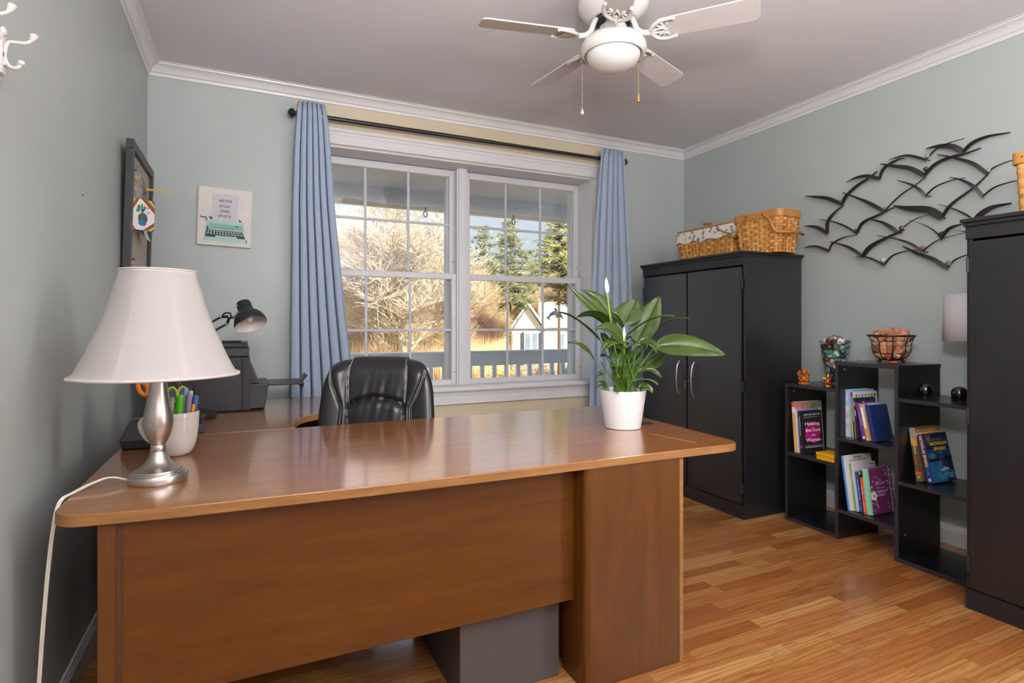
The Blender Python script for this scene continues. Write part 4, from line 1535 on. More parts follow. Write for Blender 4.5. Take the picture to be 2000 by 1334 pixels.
for k, colr in enumerate(('c02a22', '3a9a3c', 'e9c92c', '3346a8', '7a2f7c')):
    q = [(0.30, 0.42), (0.22, 0.32), (0.15, 0.22), (0.08, 0.14), (0.0, 0.07)][k]
    s0, s1 = q[1], q[0]
    for cq in (
        [(0, s0), (0, s1), (s1 * 0.75, 0), (s0 * 0.75, 0)],
        [(1 - s1 * 1.35, 0), (1 - s0 * 1.35, 0), (1, s0 * 1.0), (1, s1 * 1.0)],
        [(1 - s1 * 1.2, 1), (1, 1 - s1 * 0.7), (1, 1 - s0 * 0.7), (1 - s0 * 1.2, 1)],
        [(0, 1 - s1 * 0.45), (s1 * 0.4, 1), (s0 * 0.4, 1), (0, 1 - s0 * 0.45)]):
        card_polys('rainbow_corner', [cq], colr, 0.0005)


def disc(cx, cy, rx, ry, n=16, a0=0.0, a1=2 * PI):
    return [(cx + rx * math.cos(a0 + (a1 - a0) * i / (n - 1)), cy + ry * math.sin(a0 + (a1 - a0) * i / (n - 1))) for i in range(n)]


card_polys('pot_drawing', [disc(0.48, 0.62, 0.21, 0.19)], '55565a', 0.0008)
card_polys('saucer_drawing', [disc(0.46, 0.78, 0.18, 0.085)], '2f6fb4', 0.0011)
card_polys('stem_drawing', [[(0.42, 0.35), (0.47, 0.35), (0.47, 0.70), (0.42, 0.70)], disc(0.30, 0.28, 0.07, 0.10), disc(0.25, 0.38, 0.08, 0.05), disc(0.43, 0.22, 0.04, 0.09), disc(0.55, 0.27, 0.06, 0.06)], '3f8a44', 0.0013)
card_polys('flower_drawing', [disc(0.46, 0.36, 0.08, 0.06), disc(0.70, 0.26, 0.03, 0.025), [(0.60, 0.42), (0.74, 0.40), (0.80, 0.32), (0.77, 0.40), (0.70, 0.44)]], '4a4a88', 0.0015)
st = thing('paper_spill', 'thin yellow paper spill sticking out from the pin board', 'paper strip', tuple(board_pt(0.25, 0.42, 0.02)))
e0, e1 = board_pt(0.30, 0.507, 0.018), on_y(338, 376, 3.33)
b = MB()
dd = (e1 - e0).normalized()
b.x = frame_mx(e0, dd, Vector((0, -0.3, 1)) - dd * dd.dot(Vector((0, -0.3, 1))))
L = (e1 - e0).length
b.box(0, L, -0.005, 0.005, -0.0008, 0.0008)
b.build('strip', pm('c9ae62', 0.6), st, world=True)
for k, (x, y, colr, lab) in enumerate(((0.075, 0.545, '1f7a3c', 'green push pin at the top of the pin board'), (0.085, 0.512, 'e6c21c', 'yellow push pin just under the top green pin'),
                                       (0.15, 0.475, '2f9a48', 'green push pin holding the dark photo strip'), (0.08, 0.375, '35a04e', 'green push pin beside the white folded note'),
                                       (0.28, 0.435, '3a9a3a', 'green push pin holding the white folded note'), (0.10, 0.135, '5b2a86', 'upper violet push pin low on the pin board'),
                                       (0.085, 0.115, 'e8c61e', 'yellow push pin between the two violet pins'), (0.09, 0.070, '5b2a86', 'lower violet push pin just above the lamp shade'))):
    b = MB()
    b.x = pmx @ Matrix.Translation((x, y, 0.014))
    b.lathe([(0.0, 0.0), (0.0055, 0.0), (0.004, 0.004), (0.003, 0.012), (0.0055, 0.016), (0.0055, 0.020), (0.0, 0.020)], 12)
    o = b.build('push_pin', pm(colr, 0.3, coat=0.3), None, smooth=40, loc=tuple(board_pt(x, y, 0.014)))
    tag(o, lab, 'push pin')
tag(MB().lathe([(0, 0), (0.003, 0), (0.003, 0.002), (0, 0.003)], 8).build('nail', M_dark, loc=(0, 0, 0)), 'tiny dark nail in the left wall', 'nail').matrix_world = frame_mx((XL, 2.404, 1.638), (0, 1, 0), (0, 0, 1))

# coat hooks near the left edge
rack = thing('coat_rack', 'white coat rack with double-pronged hooks on the left wall', 'coat rack', (XL, 1.53, 1.80))
M_hook = pm('d8d4d0', 0.3, var=0.02, coat=0.2)
b = MB().box(XL, XL + 0.016, 1.10, 1.655, 1.750, 1.835)
b.box(XL, XL + 0.010, 1.09, 1.662, 1.740, 1.845)
b.build('back_board', M_hook, rack, world=True, bevel=0.005)
for y in (1.628, 1.493, 1.358):
    x0 = XL + 0.018
    b = MB()
    b.box(x0 - 0.004, x0 + 0.004, y - 0.010, y + 0.010, 1.750, 1.840)
    b.ball((x0 + 0.003, y, 1.845), (0.006, 0.011, 0.011), 10, 8)
    b.tube(curve([(x0 + 0.003, y, 1.770), (x0 + 0.006, y, 1.805), (x0 + 0.012, y, 1.822), (x0 + 0.027, y, 1.825), (x0 + 0.040, y, 1.826), (x0 + 0.050, y, 1.832), (x0 + 0.055, y, 1.842)]), 0.0042, 10)
    b.tube([(x0 + 0.051, y, 1.833), (x0 + 0.056, y, 1.842), (x0 + 0.057, y, 1.848), (x0 + 0.057, y, 1.851)], [0.0045, 0.0075, 0.0088, 0.005], 12)
    b.tube(curve([(x0 + 0.003, y, 1.805), (x0 + 0.006, y, 1.783), (x0 + 0.012, y, 1.770), (x0 + 0.022, y, 1.766), (x0 + 0.030, y, 1.771), (x0 + 0.033, y, 1.777)]), 0.0042, 10)
    b.ball((x0 + 0.034, y, 1.780), 0.0072, 12, 8)
    b.build('hook', M_hook, rack, world=True, smooth=60)
    MB().ball((x0 + 0.005, y + 0.006, 1.775), 0.0035, 8, 6).build('screw', M_hook, rack, world=True, smooth=60)


# ------------------------------------------------------------------ peace lily
rnd = random.Random(7)
PX, PY = 1.462, 1.992
pl = thing('potted_plant', 'peace lily with broad glossy leaves in a white pot on the desk', 'potted plant', (PX, PY, 0.7505))
M_pot = pm('d2cfcd', 0.38, var=0.012)
b = MB().lathe([(0.0, 0.0), (0.073, 0.0), (0.0755, 0.002), (0.0765, 0.010), (0.0765, 0.012), (0.0785, 0.020), (0.0985, 0.158), (0.0985, 0.162), (0.0960, 0.162), (0.0945, 0.150), (0.090, 0.135), (0.0, 0.135)], 56)
b.build('pot', M_pot, pl, smooth=40)
b = MB().grid(lambda u, v: (0.0905 * v * math.cos(2 * PI * u), 0.0905 * v * math.sin(2 * PI * u), 0.1385 + 0.006 * math.sin(13 * u * 6.28) * v * (1 - v)), 36, 8, wrap=True)
b.build('soil', pm('33261b', 0.95, var=0.4, scale=90, bump=0.5), pl, smooth=60)


def leaf_mat():
    t = NT('peace_lily_leaf')
    t.set(0.27, 0, 0.5)
    f = t.noise(t.coord(), 16, 3)
    geo = t.n('NewGeometry')
    front = t.ramp(f, [(0.3, lin('122b0b')), (0.55, lin('1a3a10')), (0.75, lin('274d18'))])
    back = t.ramp(f, [(0.3, lin('334718')), (0.7, lin('4a5c24'))])
    t.l(t.mix(geo.outputs['Backfacing'], front, back), t.b.inputs['Base Color'])
    tl, mx = t.n('BsdfTranslucent'), t.n('MixShader')
    tl.inputs[0].default_value = lin('5d8a24')
    mx.inputs[0].default_value = 0.15
    t.l(t.b.outputs[0], mx.inputs[1])
    t.l(tl.outputs[0], mx.inputs[2])
    t.l(mx.outputs[0], t.out.inputs[0])
    return t.mat


M_leaf = leaf_mat()
M_stem = pm('47701f', 0.4, var=0.15, scale=30)
TOCAM = Vector((-0.59, -0.80, 0.05)).normalized()
UP = Vector((0, 0, 1))
RIGHT = Vector((0.905, -0.426, 0))
leaves, stems = MB(), MB()


def leaf(base, mid, tip, hw, n, foot=None, ripple=0.35, fold=0.30, end=0.0):
    """blade of a leaf along base-mid-tip; hw half width; n side the upper face looks to"""
    n = n.normalized()
    N, K = (120, 17) if ripple > 1.1 else (40, 11)
    P = [Vector(p) for p in bez(base, mid, tip, N)]
    L = sum((P[i + 1] - P[i]).length for i in range(N - 1))
    vs = []
    for i in range(N):
        t = i / (N - 1)
        tan = (P[min(i + 1, N - 1)] - P[max(i - 1, 0)]).normalized()
        side = tan.cross(n)
        if side.length < 1e-4:
            side = tan.orthogonal()
        side.normalize()
        up = side.cross(tan)
        w = hw * (math.sin(PI * t ** 0.82) ** 0.78) * (1 - 0.25 * t) * 1.12 if 0 < t < 1 else 0.0
        for k in range(K):
            s = 2 * k / (K - 1) - 1
            a = abs(s)
            rp = ripple * 0.0034 * math.sin(PI * 2 * (t * L / (0.0100 if ripple > 1 else 0.02) - a * w / 0.013)) * a * (1.03 - a) * 1.2
            h = fold * a * w - 0.22 * a * a * w + rp + 0.0025 * math.sin(7 * t + 5 * s) * a - (0.004 * math.exp(-(a / 0.10) ** 2))
            vs.append(tuple(P[i] + side * (s * w) + up * h))
    fs = [(i * K + k, (i + 1) * K + k, (i + 1) * K + k + 1, i * K + k + 1) for i in range(N - 1) for k in range(K - 1)]
    leaves.add(vs, fs)
    r0 = 0.0022 if hw > 0.02 else 0.0016
    ft = foot if foot is not None else (PX + rnd.uniform(-0.045, 0.045), PY + rnd.uniform(-0.045, 0.045))
    f = Vector((ft[0], ft[1], 0.7505 + 0.137))
    b0 = Vector(base)
    m = f.lerp(b0, 0.55) + Vector((0, 0, 0.03)) - (b0 - f).cross(UP).cross(UP).normalized() * -0.0
    stems.tube(bez(f, m, b0, 10), [r0 * 1.7 - r0 * 0.7 * i / 9 for i in range(10)], 7)
    stems.tube([p - n * 0.0008 for p in P[:-3]], [r0 * (1 - 0.8 * i / (N - 3)) for i in range(N - 3)], 5)


def lp(x, y, dd):
    """a point of the plant from its measured place; dd = offset in depth from the pot's axis"""
    return at_depth(1090 + x / 5.557, 540 + y / 5.557, 2.425 + dd)


px = lambda w: w / 5.557 / 1105 * 2.42
FACE = TOCAM * 0.75 + UP * 0.65
leaf(lp(1050, 762, -0.02), lp(1400, 700, -0.05), lp(1820, 855, -0.06), px(150), TOCAM * 0.80 + UP * 0.62 + RIGHT * 0.05, ripple=1.5)
leaf(lp(845, 715, -0.03), lp(960, 480, 0.0), lp(1108, 212, 0.03), px(146), TOCAM * 0.9 + UP * 0.3 - RIGHT * 0.15, ripple=1.5)
leaf(lp(708, 512, 0.0), lp(770, 380, 0.03), lp(862, 248, 0.05), px(146), TOCAM + UP * 0.35, ripple=1.4)
leaf(lp(735, 650, -0.06), lp(1020, 380, -0.12), lp(1272, 432, -0.13), px(62), UP * 1.0 + TOCAM * 0.05 + RIGHT * -0.2)
leaf(lp(975, 668, -0.02), lp(1180, 410, -0.02), lp(1425, 455, 0.02), px(40), UP + TOCAM * -0.05)
leaf(lp(590, 520, 0.02), lp(330, 330, 0.03), lp(90, 72, 0.06), px(78), TOCAM * 0.6 + UP * 0.75 + RIGHT * 0.3)
leaf(lp(598, 520, 0.05), lp(500, 220, 0.08), lp(250, 145, 0.10), px(100), TOCAM * 0.75 + UP * 0.5 + RIGHT * 0.35)
leaf(lp(560, 540, -0.06), lp(400, 330, -0.08), lp(205, 445, -0.08), px(86), UP * 0.9 - TOCAM * 0.45)
leaf(lp(455, 690, -0.02), lp(190, 400, -0.02), lp(8, 388, 0.0), px(34), UP * 0.8 - TOCAM * 0.25)
leaf(lp(392, 900, 0.0), lp(270, 700, 0.0), lp(108, 715, 0.0), px(46), UP * 0.8 + TOCAM * 0.4 + RIGHT * 0.3, foot=(PX - 0.06, PY + 0.0))
leaf(lp(705, 730, -0.08), lp(590, 500, -0.13), lp(405, 575, -0.14), px(100), UP * 0.55 + TOCAM * 0.6)
leaf(lp(705, 735, -0.10), lp(540, 640, -0.15), lp(468, 845, -0.15), px(62), UP * 0.8 + TOCAM * 0.5)
leaf(lp(715, 565, 0.0), lp(650, 440, -0.02), lp(555, 358, -0.02), px(40), TOCAM * 0.5 + UP * 0.4 + RIGHT * -0.7)
leaf(lp(740, 850, -0.08), lp(770, 700, -0.12), lp(905, 745, -0.14), px(50), UP * 0.9 + TOCAM * 0.4)
leaf(lp(870, 722, -0.07), lp(1070, 660, -0.12), lp(1060, 835, -0.13), px(58), UP * 0.8 + TOCAM * 0.55)
leaf(lp(945, 985, 0.06), lp(1050, 900, 0.08), lp(1170, 838, 0.08), px(88), TOCAM * 0.7 + UP * 0.4 + RIGHT * 0.4)
leaf(lp(865, 700, 0.07), lp(950, 650, 0.08), lp(1045, 598, 0.08), px(70), TOCAM * 0.7 + UP * 0.4)
leaf(lp(880, 1040, -0.06), lp(1020, 940, -0.08), lp(1128, 1112, -0.08), px(44), UP * 0.8 + TOCAM * 0.6, foot=(PX + 0.05, PY - 0.02))
leaf(lp(800, 1140, -0.07), lp(1010, 1080, -0.09), lp(1088, 1180, -0.09), px(32), UP + TOCAM * 0.3, foot=(PX + 0.05, PY - 0.03))
leaf(lp(880, 1215, -0.08), lp(970, 1140, -0.10), lp(1028, 1272, -0.11), px(52), UP * 0.8 + TOCAM * 0.6, foot=(PX + 0.07, PY - 0.04))
leaf(lp(500, 1075, 0.0), lp(460, 1020, 0.0), lp(422, 1095, 0.0), px(36), UP * 0.7 + TOCAM * 0.5, foot=(PX - 0.07, PY + 0.01))
leaf(lp(530, 1205, 0.0), lp(455, 1110, 0.0), lp(418, 1215, 0.0), px(42), UP * 0.8 + TOCAM * 0.5, foot=(PX - 0.08, PY + 0.0))
leaf(lp(610, 1225, -0.08), lp(640, 1180, -0.11), lp(650, 1262, -0.12), px(36), UP * 0.6 + TOCAM * 0.7, foot=(PX - 0.03, PY - 0.06))
leaf(lp(640, 1190, -0.06), lp(650, 1100, -0.07), lp(690, 1120, -0.08), px(46), TOCAM + UP * 0.2)
leaf(lp(700, 1190, -0.06), lp(740, 1080, -0.08), lp(775, 1130, -0.09), px(40), UP * 0.5 + TOCAM * 0.8)
leaf(lp(640, 1110, -0.03), lp(600, 960, -0.05), lp(580, 985, -0.07), px(60), UP * 0.6 + TOCAM * 0.6)
leaf(lp(660, 1110, -0.03), lp(700, 950, -0.05), lp(730, 1010, -0.07), px(54), UP * 0.5 + TOCAM * 0.8)
leaf(lp(700, 980, -0.05), lp(750, 830, -0.07), lp(800, 770, -0.07), px(50), TOCAM * 0.4 + UP * 0.3 - RIGHT * 0.8)
leaf(lp(560, 880, 0.03), lp(500, 840, 0.02), lp(455, 865, 0.0), px(40), UP + TOCAM * 0.4)
leaf(lp(620, 760, 0.0), lp(600, 560, 0.02), lp(625, 455, 0.03), px(48), TOCAM * 0.5 - RIGHT * 0.8)
for k in range(12):
    x, y = rnd.uniform(520, 980), rnd.uniform(620, 960)
    a = rnd.uniform(-1.3, 1.3)
    leaf(lp(x, y + 110, rnd.uniform(-0.03, 0.08)), lp(x + 60 * a, y - 10, rnd.uniform(0.0, 0.08)), lp(x + 110 * a, y + rnd.uniform(-40, 60), rnd.uniform(0.0, 0.08)), px(rnd.uniform(40, 64)),
         UP * rnd.uniform(0.3, 0.8) + TOCAM * rnd.uniform(0.4, 0.9) + RIGHT * rnd.uniform(-0.5, 0.5))
for k in range(16):      # leafless and sheathed stalks
    x0, x1 = rnd.uniform(500, 880), rnd.uniform(-120, 120)
    stems.tube(bez((PX + rnd.uniform(-0.05, 0.05), PY + rnd.uniform(-0.05, 0.05), 0.888), lp(x0, 1080, rnd.uniform(-0.05, 0.05)), lp(x0 + x1, rnd.uniform(760, 960), rnd.uniform(-0.05, 0.06)), 10), [0.0046 - 0.0026 * i / 9 for i in range(10)], 7)
leaves.build('foliage', M_leaf, pl, world=True, smooth=80)
stems.build('stems', M_stem, pl, world=True, smooth=60)
M_spathe, M_spadix, M_stalk = pm('f0eed6', 0.5, var=0.05), pm('d9dca0', 0.6), pm('8fbf3c', 0.4)
for (s0, b0, t0, w) in (((700, 1200), (535, 185), (520, 8), 24), ((740, 1100), (722, 720), (715, 540), 18)):
    f = MB()
    S, B, T = lp(*s0, 0.0), lp(*b0, -0.03), lp(*t0, -0.03)
    m = (S + B) / 2 - RIGHT * 0.012
    f.tube(bez(S, m, B, 14), 0.0026, 8)
    fl = f.build('flower_stalk', M_stalk, pl, world=True, smooth=60)
    f = MB()
    ax = (T - B)

    def sp_fn(u, v):
        r = px(w) * (math.sin(PI * v ** 0.7) ** 0.8) if 0 < v < 1 else 0.0
        a = (u - 0.5) * 2 * PI * 0.82
        return tuple(B + ax * v + RIGHT * (r * math.sin(a)) + TOCAM * (-0.6 * r * math.cos(a)))
    f.grid(sp_fn, 16, 20)
    f.build('spathe', M_spathe, fl, world=True, smooth=80)


# ------------------------------------------------------------------ wicker baskets
M_wick = pm('c68a43', 0.5, var=0.08, scale=26, bump=0.1)
M_wick2 = pm('b27330', 0.5, var=0.08, scale=26, bump=0.1)
M_wick3 = pm('d6a05c', 0.5, var=0.06, scale=26, bump=0.1)
M_rimw = pm('b07a3e', 0.45, var=0.12, scale=12)


def perim(w, d, r, n):
    """points round a rounded rectangle, with outward normals"""
    pts = []
    segs = [(-w / 2 + r, -d / 2, 1, 0, w - 2 * r), (w / 2, -d / 2 + r, 0, 1, d - 2 * r), (w / 2 - r, d / 2, -1, 0, w - 2 * r), (-w / 2, d / 2 - r, 0, -1, d - 2 * r)]
    cs = [(w / 2 - r, -d / 2 + r, -PI / 2), (w / 2 - r, d / 2 - r, 0), (-w / 2 + r, d / 2 - r, PI / 2), (-w / 2 + r, -d / 2 + r, PI)]
    path = []
    for (x, y, dx, dy, L), (cx, cy, a0) in zip(segs, cs):
        for i in range(40):
            path.append((x + dx * L * i / 40, y + dy * L * i / 40, dy, -dx))
        for i in range(10):
            a = a0 + PI / 2 * i / 10
            path.append((cx + r * math.cos(a), cy + r * math.sin(a), math.cos(a), math.sin(a)))
    acc = [0]
    for p, q in zip(path, path[1:] + path[:1]):
        acc.append(acc[-1] + math.hypot(q[0] - p[0], q[1] - p[1]))
    out = []
    j = 0
    for i in range(n):
        s = acc[-1] * i / n
        while acc[j + 1] < s:
            j += 1
        f = (s - acc[j]) / max(1e-9, acc[j + 1] - acc[j])
        p, q = path[j], path[(j + 1) % len(path)]
        out.append(tuple(p[k] + (q[k] - p[k]) * f for k in range(4)))
    return out


def weave(root, w0, d0, w1, d1, h, rows, stakes, r=0.03, skip=0):
    """splint-woven basket body: upright stakes and flat weavers going over and under"""
    n = stakes * 6
    mats = [M_wick, M_wick2, M_wick3]
    b = MB()
    P0, P1 = perim(w0, d0, r, n), perim(w1, d1, r, n)
    rng = random.Random(stakes)

    def at(i, z, off):
        t = z / h
        p, q = P0[i % n], P1[i % n]
        return (p[0] + (q[0] - p[0]) * t + p[2] * off, p[1] + (q[1] - p[1]) * t + p[3] * off, z)
    for k in range(stakes):
        b.mi = rng.choice((0, 1, 2))
        i0, i1 = k * 6 - 2, k * 6 + 2
        vs, fs = [], []
        for j in range(rows + 1):
            z = h * j / rows
            vs += [at(i0 % n, z, 0.0), at((k * 6) % n, z, 0.0015), at(i1 % n, z, 0.0)]
        for j in range(rows):
            for c in range(2):
                fs.append((j * 3 + c, j * 3 + c + 1, j * 3 + c + 4, j * 3 + c + 3))
        b.add(vs, fs)
    for j in range(rows):
        z0, z1 = h * (j + 0.09) / rows, h * (j + 0.91) / rows
        ph = j % 2
        for k in range(stakes):
            b.mi = rng.choice((0, 0, 1, 2))
            vs, fs = [], []
            for c in range(7):
                i = k * 6 - 3 + c
                wv = math.cos(PI * (i / 6 + ph))
                off = 0.0045 * wv
                vs += [at(i, z0, off - 0.0008), at(i, (z0 + z1) / 2, off + 0.0010), at(i, z1, off - 0.0008)]
            for c in range(6):
                for q in range(2):
                    fs.append((c * 3 + q, (c + 1) * 3 + q, (c + 1) * 3 + q + 1, c * 3 + q + 1))
            b.add(vs, fs)
    b.mi = 1
    b.add([at(i, 0.004, -0.005) for i in range(n)], [tuple(range(n))])
    b.build('woven_body', mats, root, smooth=50)
    return at, n


def rim(root, w, d, z0, z1, th, mat, r=0.03, nm='rim'):
    n = 120
    P = perim(w, d, r, n)
    b = MB()
    vs = []
    for p in P:
        vs += [(p[0] + p[2] * o, p[1] + p[3] * o, z) for o, z in ((th, z0), (th, z1), (-th * 0.3, z1), (-th * 0.3, z0))]
    fs = [(i * 4 + k, ((i + 1) % n) * 4 + k, ((i + 1) % n) * 4 + (k + 1) % 4, i * 4 + (k + 1) % 4) for i in range(n) for k in range(4)]
    b.add(vs, fs)
    return b.build(nm, mat, root, smooth=50)


CZ = 1.6405
# lined basket with lid (local x = along the wall, turned so that its long side faces the desk)
bk1 = thing('wicker_basket', 'oval-handled wicker basket with floral cloth lining and wooden lid on the corner cabinet', 'basket', (2.955 + 0.14, 3.080, CZ), math.radians(-90))
weave(bk1, 0.505, 0.245, 0.565, 0.275, 0.175, 8, 44, 0.03)


def lining_mat():
    t = NT('floral_cloth')
    t.set(0.85)
    v = t.coord((1, 1, 1))
    base = lin('d9d3cb')
    vo = t.n('TexVoronoi')
    vo.inputs['Scale'].default_value = 26
    t.l(v, vo.inputs['Vector'])
    n1 = t.noise(v, 60, 3)
    spots = t.ramp(t.math('ADD', vo.outputs['Distance'], t.math('MULTIPLY', n1, 0.5)), [(0.52, (1, 1, 1, 1)), (0.62, (0, 0, 0, 1))])
    hue = t.ramp(t.noise(v, 14, 1), [(0.32, lin('6d7a4c')), (0.45, lin('8d8a5c')), (0.55, lin('7a7f92')), (0.68, lin('a9764c'))])
    t.l(t.mix(spots, base, hue), t.b.inputs['Base Color'])
    return t.mat


M_lin = lining_mat()
n = 160
P = perim(0.572, 0.282, 0.03, n)
b = MB()
vs = []
for i, p in enumerate(P):
    wv = 0.003 * math.sin(i * 0.7) + 0.002 * math.sin(i * 1.9)
    for o, z in ((0.010 + wv, 0.150 + 0.006 * math.sin(i * 0.45)), (0.009 + wv * 0.6, 0.195), (0.004, 0.232), (-0.006, 0.236), (-0.008, 0.16)):
        vs.append((p[0] + p[2] * o, p[1] + p[3] * o, z))
b.add(vs, [(i * 5 + k, ((i + 1) % n) * 5 + k, ((i + 1) % n) * 5 + k + 1, i * 5 + k + 1) for i in range(n) for k in range(4)])
b.build('cloth_lining', M_lin, bk1, smooth=60)
lid = MB().prism(rounded([(-0.285, -0.140), (0.285, -0.140), (0.285, 0.140), (-0.285, 0.140)], 0.04), 0.237, 0.249).build('lid', M_rimw, bk1, bevel=0.003)
MB().lathe([(0, 0), (0.016, 0), (0.012, 0.010), (0.013, 0.016), (0.030, 0.022), (0.034, 0.028), (0.026, 0.032), (0, 0.033)], 24, (-0.01, -0.085, 0.249)).build('knob', M_rimw, lid, smooth=40)
for s in (-1, 1):
    hpt = curve([(0.285 * s, -0.07, 0.205), (0.335 * s, -0.075, 0.185), (0.352 * s, -0.03, 0.172), (0.354 * s, 0.03, 0.170), (0.335 * s, 0.075, 0.185), (0.285 * s, 0.07, 0.205)], 6)
    if s > 0:
        hpt = curve([(0.15, -0.148, 0.215), (0.20, -0.160, 0.19), (0.26, -0.160, 0.165), (0.280, -0.150, 0.152)], 6)
    MB().tube(hpt, 0.009, 8, flat=0.45).build('handle', M_rimw, bk1, smooth=60)

bk2 = thing('wicker_basket', 'taller open picnic basket with two swing handles folded down on the corner cabinet', 'basket', (2.945 + 0.100, 2.606, CZ), math.radians(-86))
weave(bk2, 0.305, 0.180, 0.345, 0.210, 0.232, 12, 30, 0.035)
rim(bk2, 0.349, 0.214, 0.218, 0.262, 0.007, M_rimw, 0.035)
for s, x0, bot in ((-1, -0.060, 0.125), (1, 0.060, 0.115)):
    z0 = 0.243
    xe = s * (0.205 if s > 0 else 0.184)
    f = -0.118
    path = [(x0, f, z0), (x0 + s * 0.055, f - 0.004, (z0 + bot) / 2 + 0.015), (s * 0.150, f - 0.004, bot + 0.012), (xe - s * 0.01, f + 0.030, bot), (xe + s * 0.006, -0.04, bot + 0.004),
            (xe + s * 0.006, 0.04, bot + 0.004), (xe - s * 0.01, -f - 0.030, bot), (s * 0.150, -f + 0.004, bot + 0.012), (x0 + s * 0.055, -f + 0.004, (z0 + bot) / 2 + 0.015), (x0, -f, z0)]
    MB().tube(curve(path, 6), 0.0105, 8, flat=0.6).build('handle', M_rimw, bk2, smooth=60)
    for q in (-1, 1):
        MB().ball((x0, q * 0.125, z0), (0.006, 0.004, 0.006), 10, 6).build('rivet', pm('6a5a48', 0.4, 0.6), bk2, smooth=60)

bk3 = thing('wicker_basket', 'wicker basket standing on the cabinet at the right edge', 'basket', (2.89 + 0.17, 1.053, 1.6325), math.radians(-90))
weave(bk3, 0.365, 0.29, 0.385, 0.31, 0.245, 12, 34, 0.02)
rim(bk3, 0.392, 0.316, 0.225, 0.272, 0.008, pm('c48d48', 0.45, var=0.1, scale=12), 0.02)
MB().ball((-0.192 + 0.03, -0.167, 0.25), 0.004, 8, 6).build('rivet', pm('6a5a48', 0.4, 0.6), bk3)


# ------------------------------------------------------------------ metal birds on the right wall
M_iron = pm('2c2a2a', 0.42, 0.35, var=0.15, scale=40)
birds = thing('metal_bird_sculpture', 'dark metal wall sculpture of a flock of flying birds with coloured stones', 'wall sculpture', (XR, 1.7, 1.75))
B = [
    ([(1215, 275), (1310, 262), (1420, 262), (1500, 300)], [(1500, 300), (1580, 235), (1700, 185), (1860, 153)], 40, 24),
    ([(922, 366), (1000, 345), (1090, 332), (1212, 360)], [(1212, 360), (1300, 278), (1400, 232), (1508, 198)], 22, 6),
    ([(866, 393), (960, 410), (1100, 430), (1200, 482)], [(1200, 482), (1290, 400), (1400, 350), (1520, 318), (1635, 272)], 36, 24),
    ([(1300, 320), (1450, 352), (1580, 392), (1685, 468)], [(1685, 468), (1740, 420), (1860, 372), (1960, 350)], 26, 6),
    ([(602, 536), (680, 503), (770, 488), (857, 505)], [(857, 505), (900, 430), (1000, 365), (1050, 348)], 30, 20),
    ([(990, 517), (1100, 550), (1170, 590), (1210, 636)], [(1210, 636), (1290, 570), (1400, 525), (1515, 500)], 22, 8),
    ([(1395, 495), (1500, 520), (1590, 570), (1650, 641)], [(1650, 641), (1740, 575), (1870, 532), (1950, 515)], 22, 8),
    ([(290, 640), (380, 648), (470, 660), (570, 702)], [(570, 702), (610, 640), (700, 560), (775, 508), (840, 450)], 34, 26),
    ([(575, 613), (720, 665), (820, 712), (895, 760)], [(895, 760), (960, 690), (1040, 620), (1130, 560), (1215, 490)], 30, 8),
    ([(965, 714), (1080, 735), (1240, 748), (1338, 803)], [(1338, 803), (1385, 740), (1450, 680), (1590, 575), (1690, 470)], 56, 20),
    ([(1305, 702), (1420, 735), (1520, 780), (1585, 830)], [(1585, 830), (1650, 775), (1740, 725), (1870, 695)], 12, 38),
    ([(280, 870), (340, 872), (400, 885), (457, 925)], [(457, 925), (470, 840), (520, 770), (580, 710)], 30, 28),
    ([(400, 815), (520, 840), (610, 875), (682, 926)], [(682, 926), (740, 845), (850, 790), (970, 725)], 16, 22),
    ([(765, 812), (880, 840), (950, 878), (1000, 920)], [(1000, 920), (1060, 865), (1150, 810), (1245, 780)], 28, 5),
    ([(1083, 823), (1200, 860), (1280, 905), (1330, 963)], [(1330, 963), (1390, 900), (1450, 870), (1500, 855)], 7, 24),
    ([(268, 1040), (320, 1028), (390, 1028), (470, 1058)], [(470, 1058), (500, 1005), (580, 960), (690, 935)], 22, 12),
    ([(480, 988), (600, 1020), (670, 1055), (728, 1100)], [(728, 1100), (790, 1035), (880, 980), (1050, 895)], 24, 34),
    ([(838, 942), (1000, 970), (1110, 1008), (1188, 1066)], [(1188, 1066), (1250, 1015), (1330, 970), (1510, 920)], 18, 6),
    ([(1035, 1023), (1160, 1080), (1280, 1125), (1378, 1190)], [(1378, 1190), (1430, 1135), (1510, 1098), (1560, 1080)], 30, 8),
    ([(665, 1105), (740, 1105), (810, 1122), (892, 1167)], [(892, 1167), (950, 1105), (1030, 1070), (1155, 1050)], 16, 11),
    ([(1420, 900), (1500, 910), (1545, 925), (1580, 945)], [(1580, 945), (1620, 910), (1660, 895), (1700, 890)], 9, 9),
]
K1 = 3.924


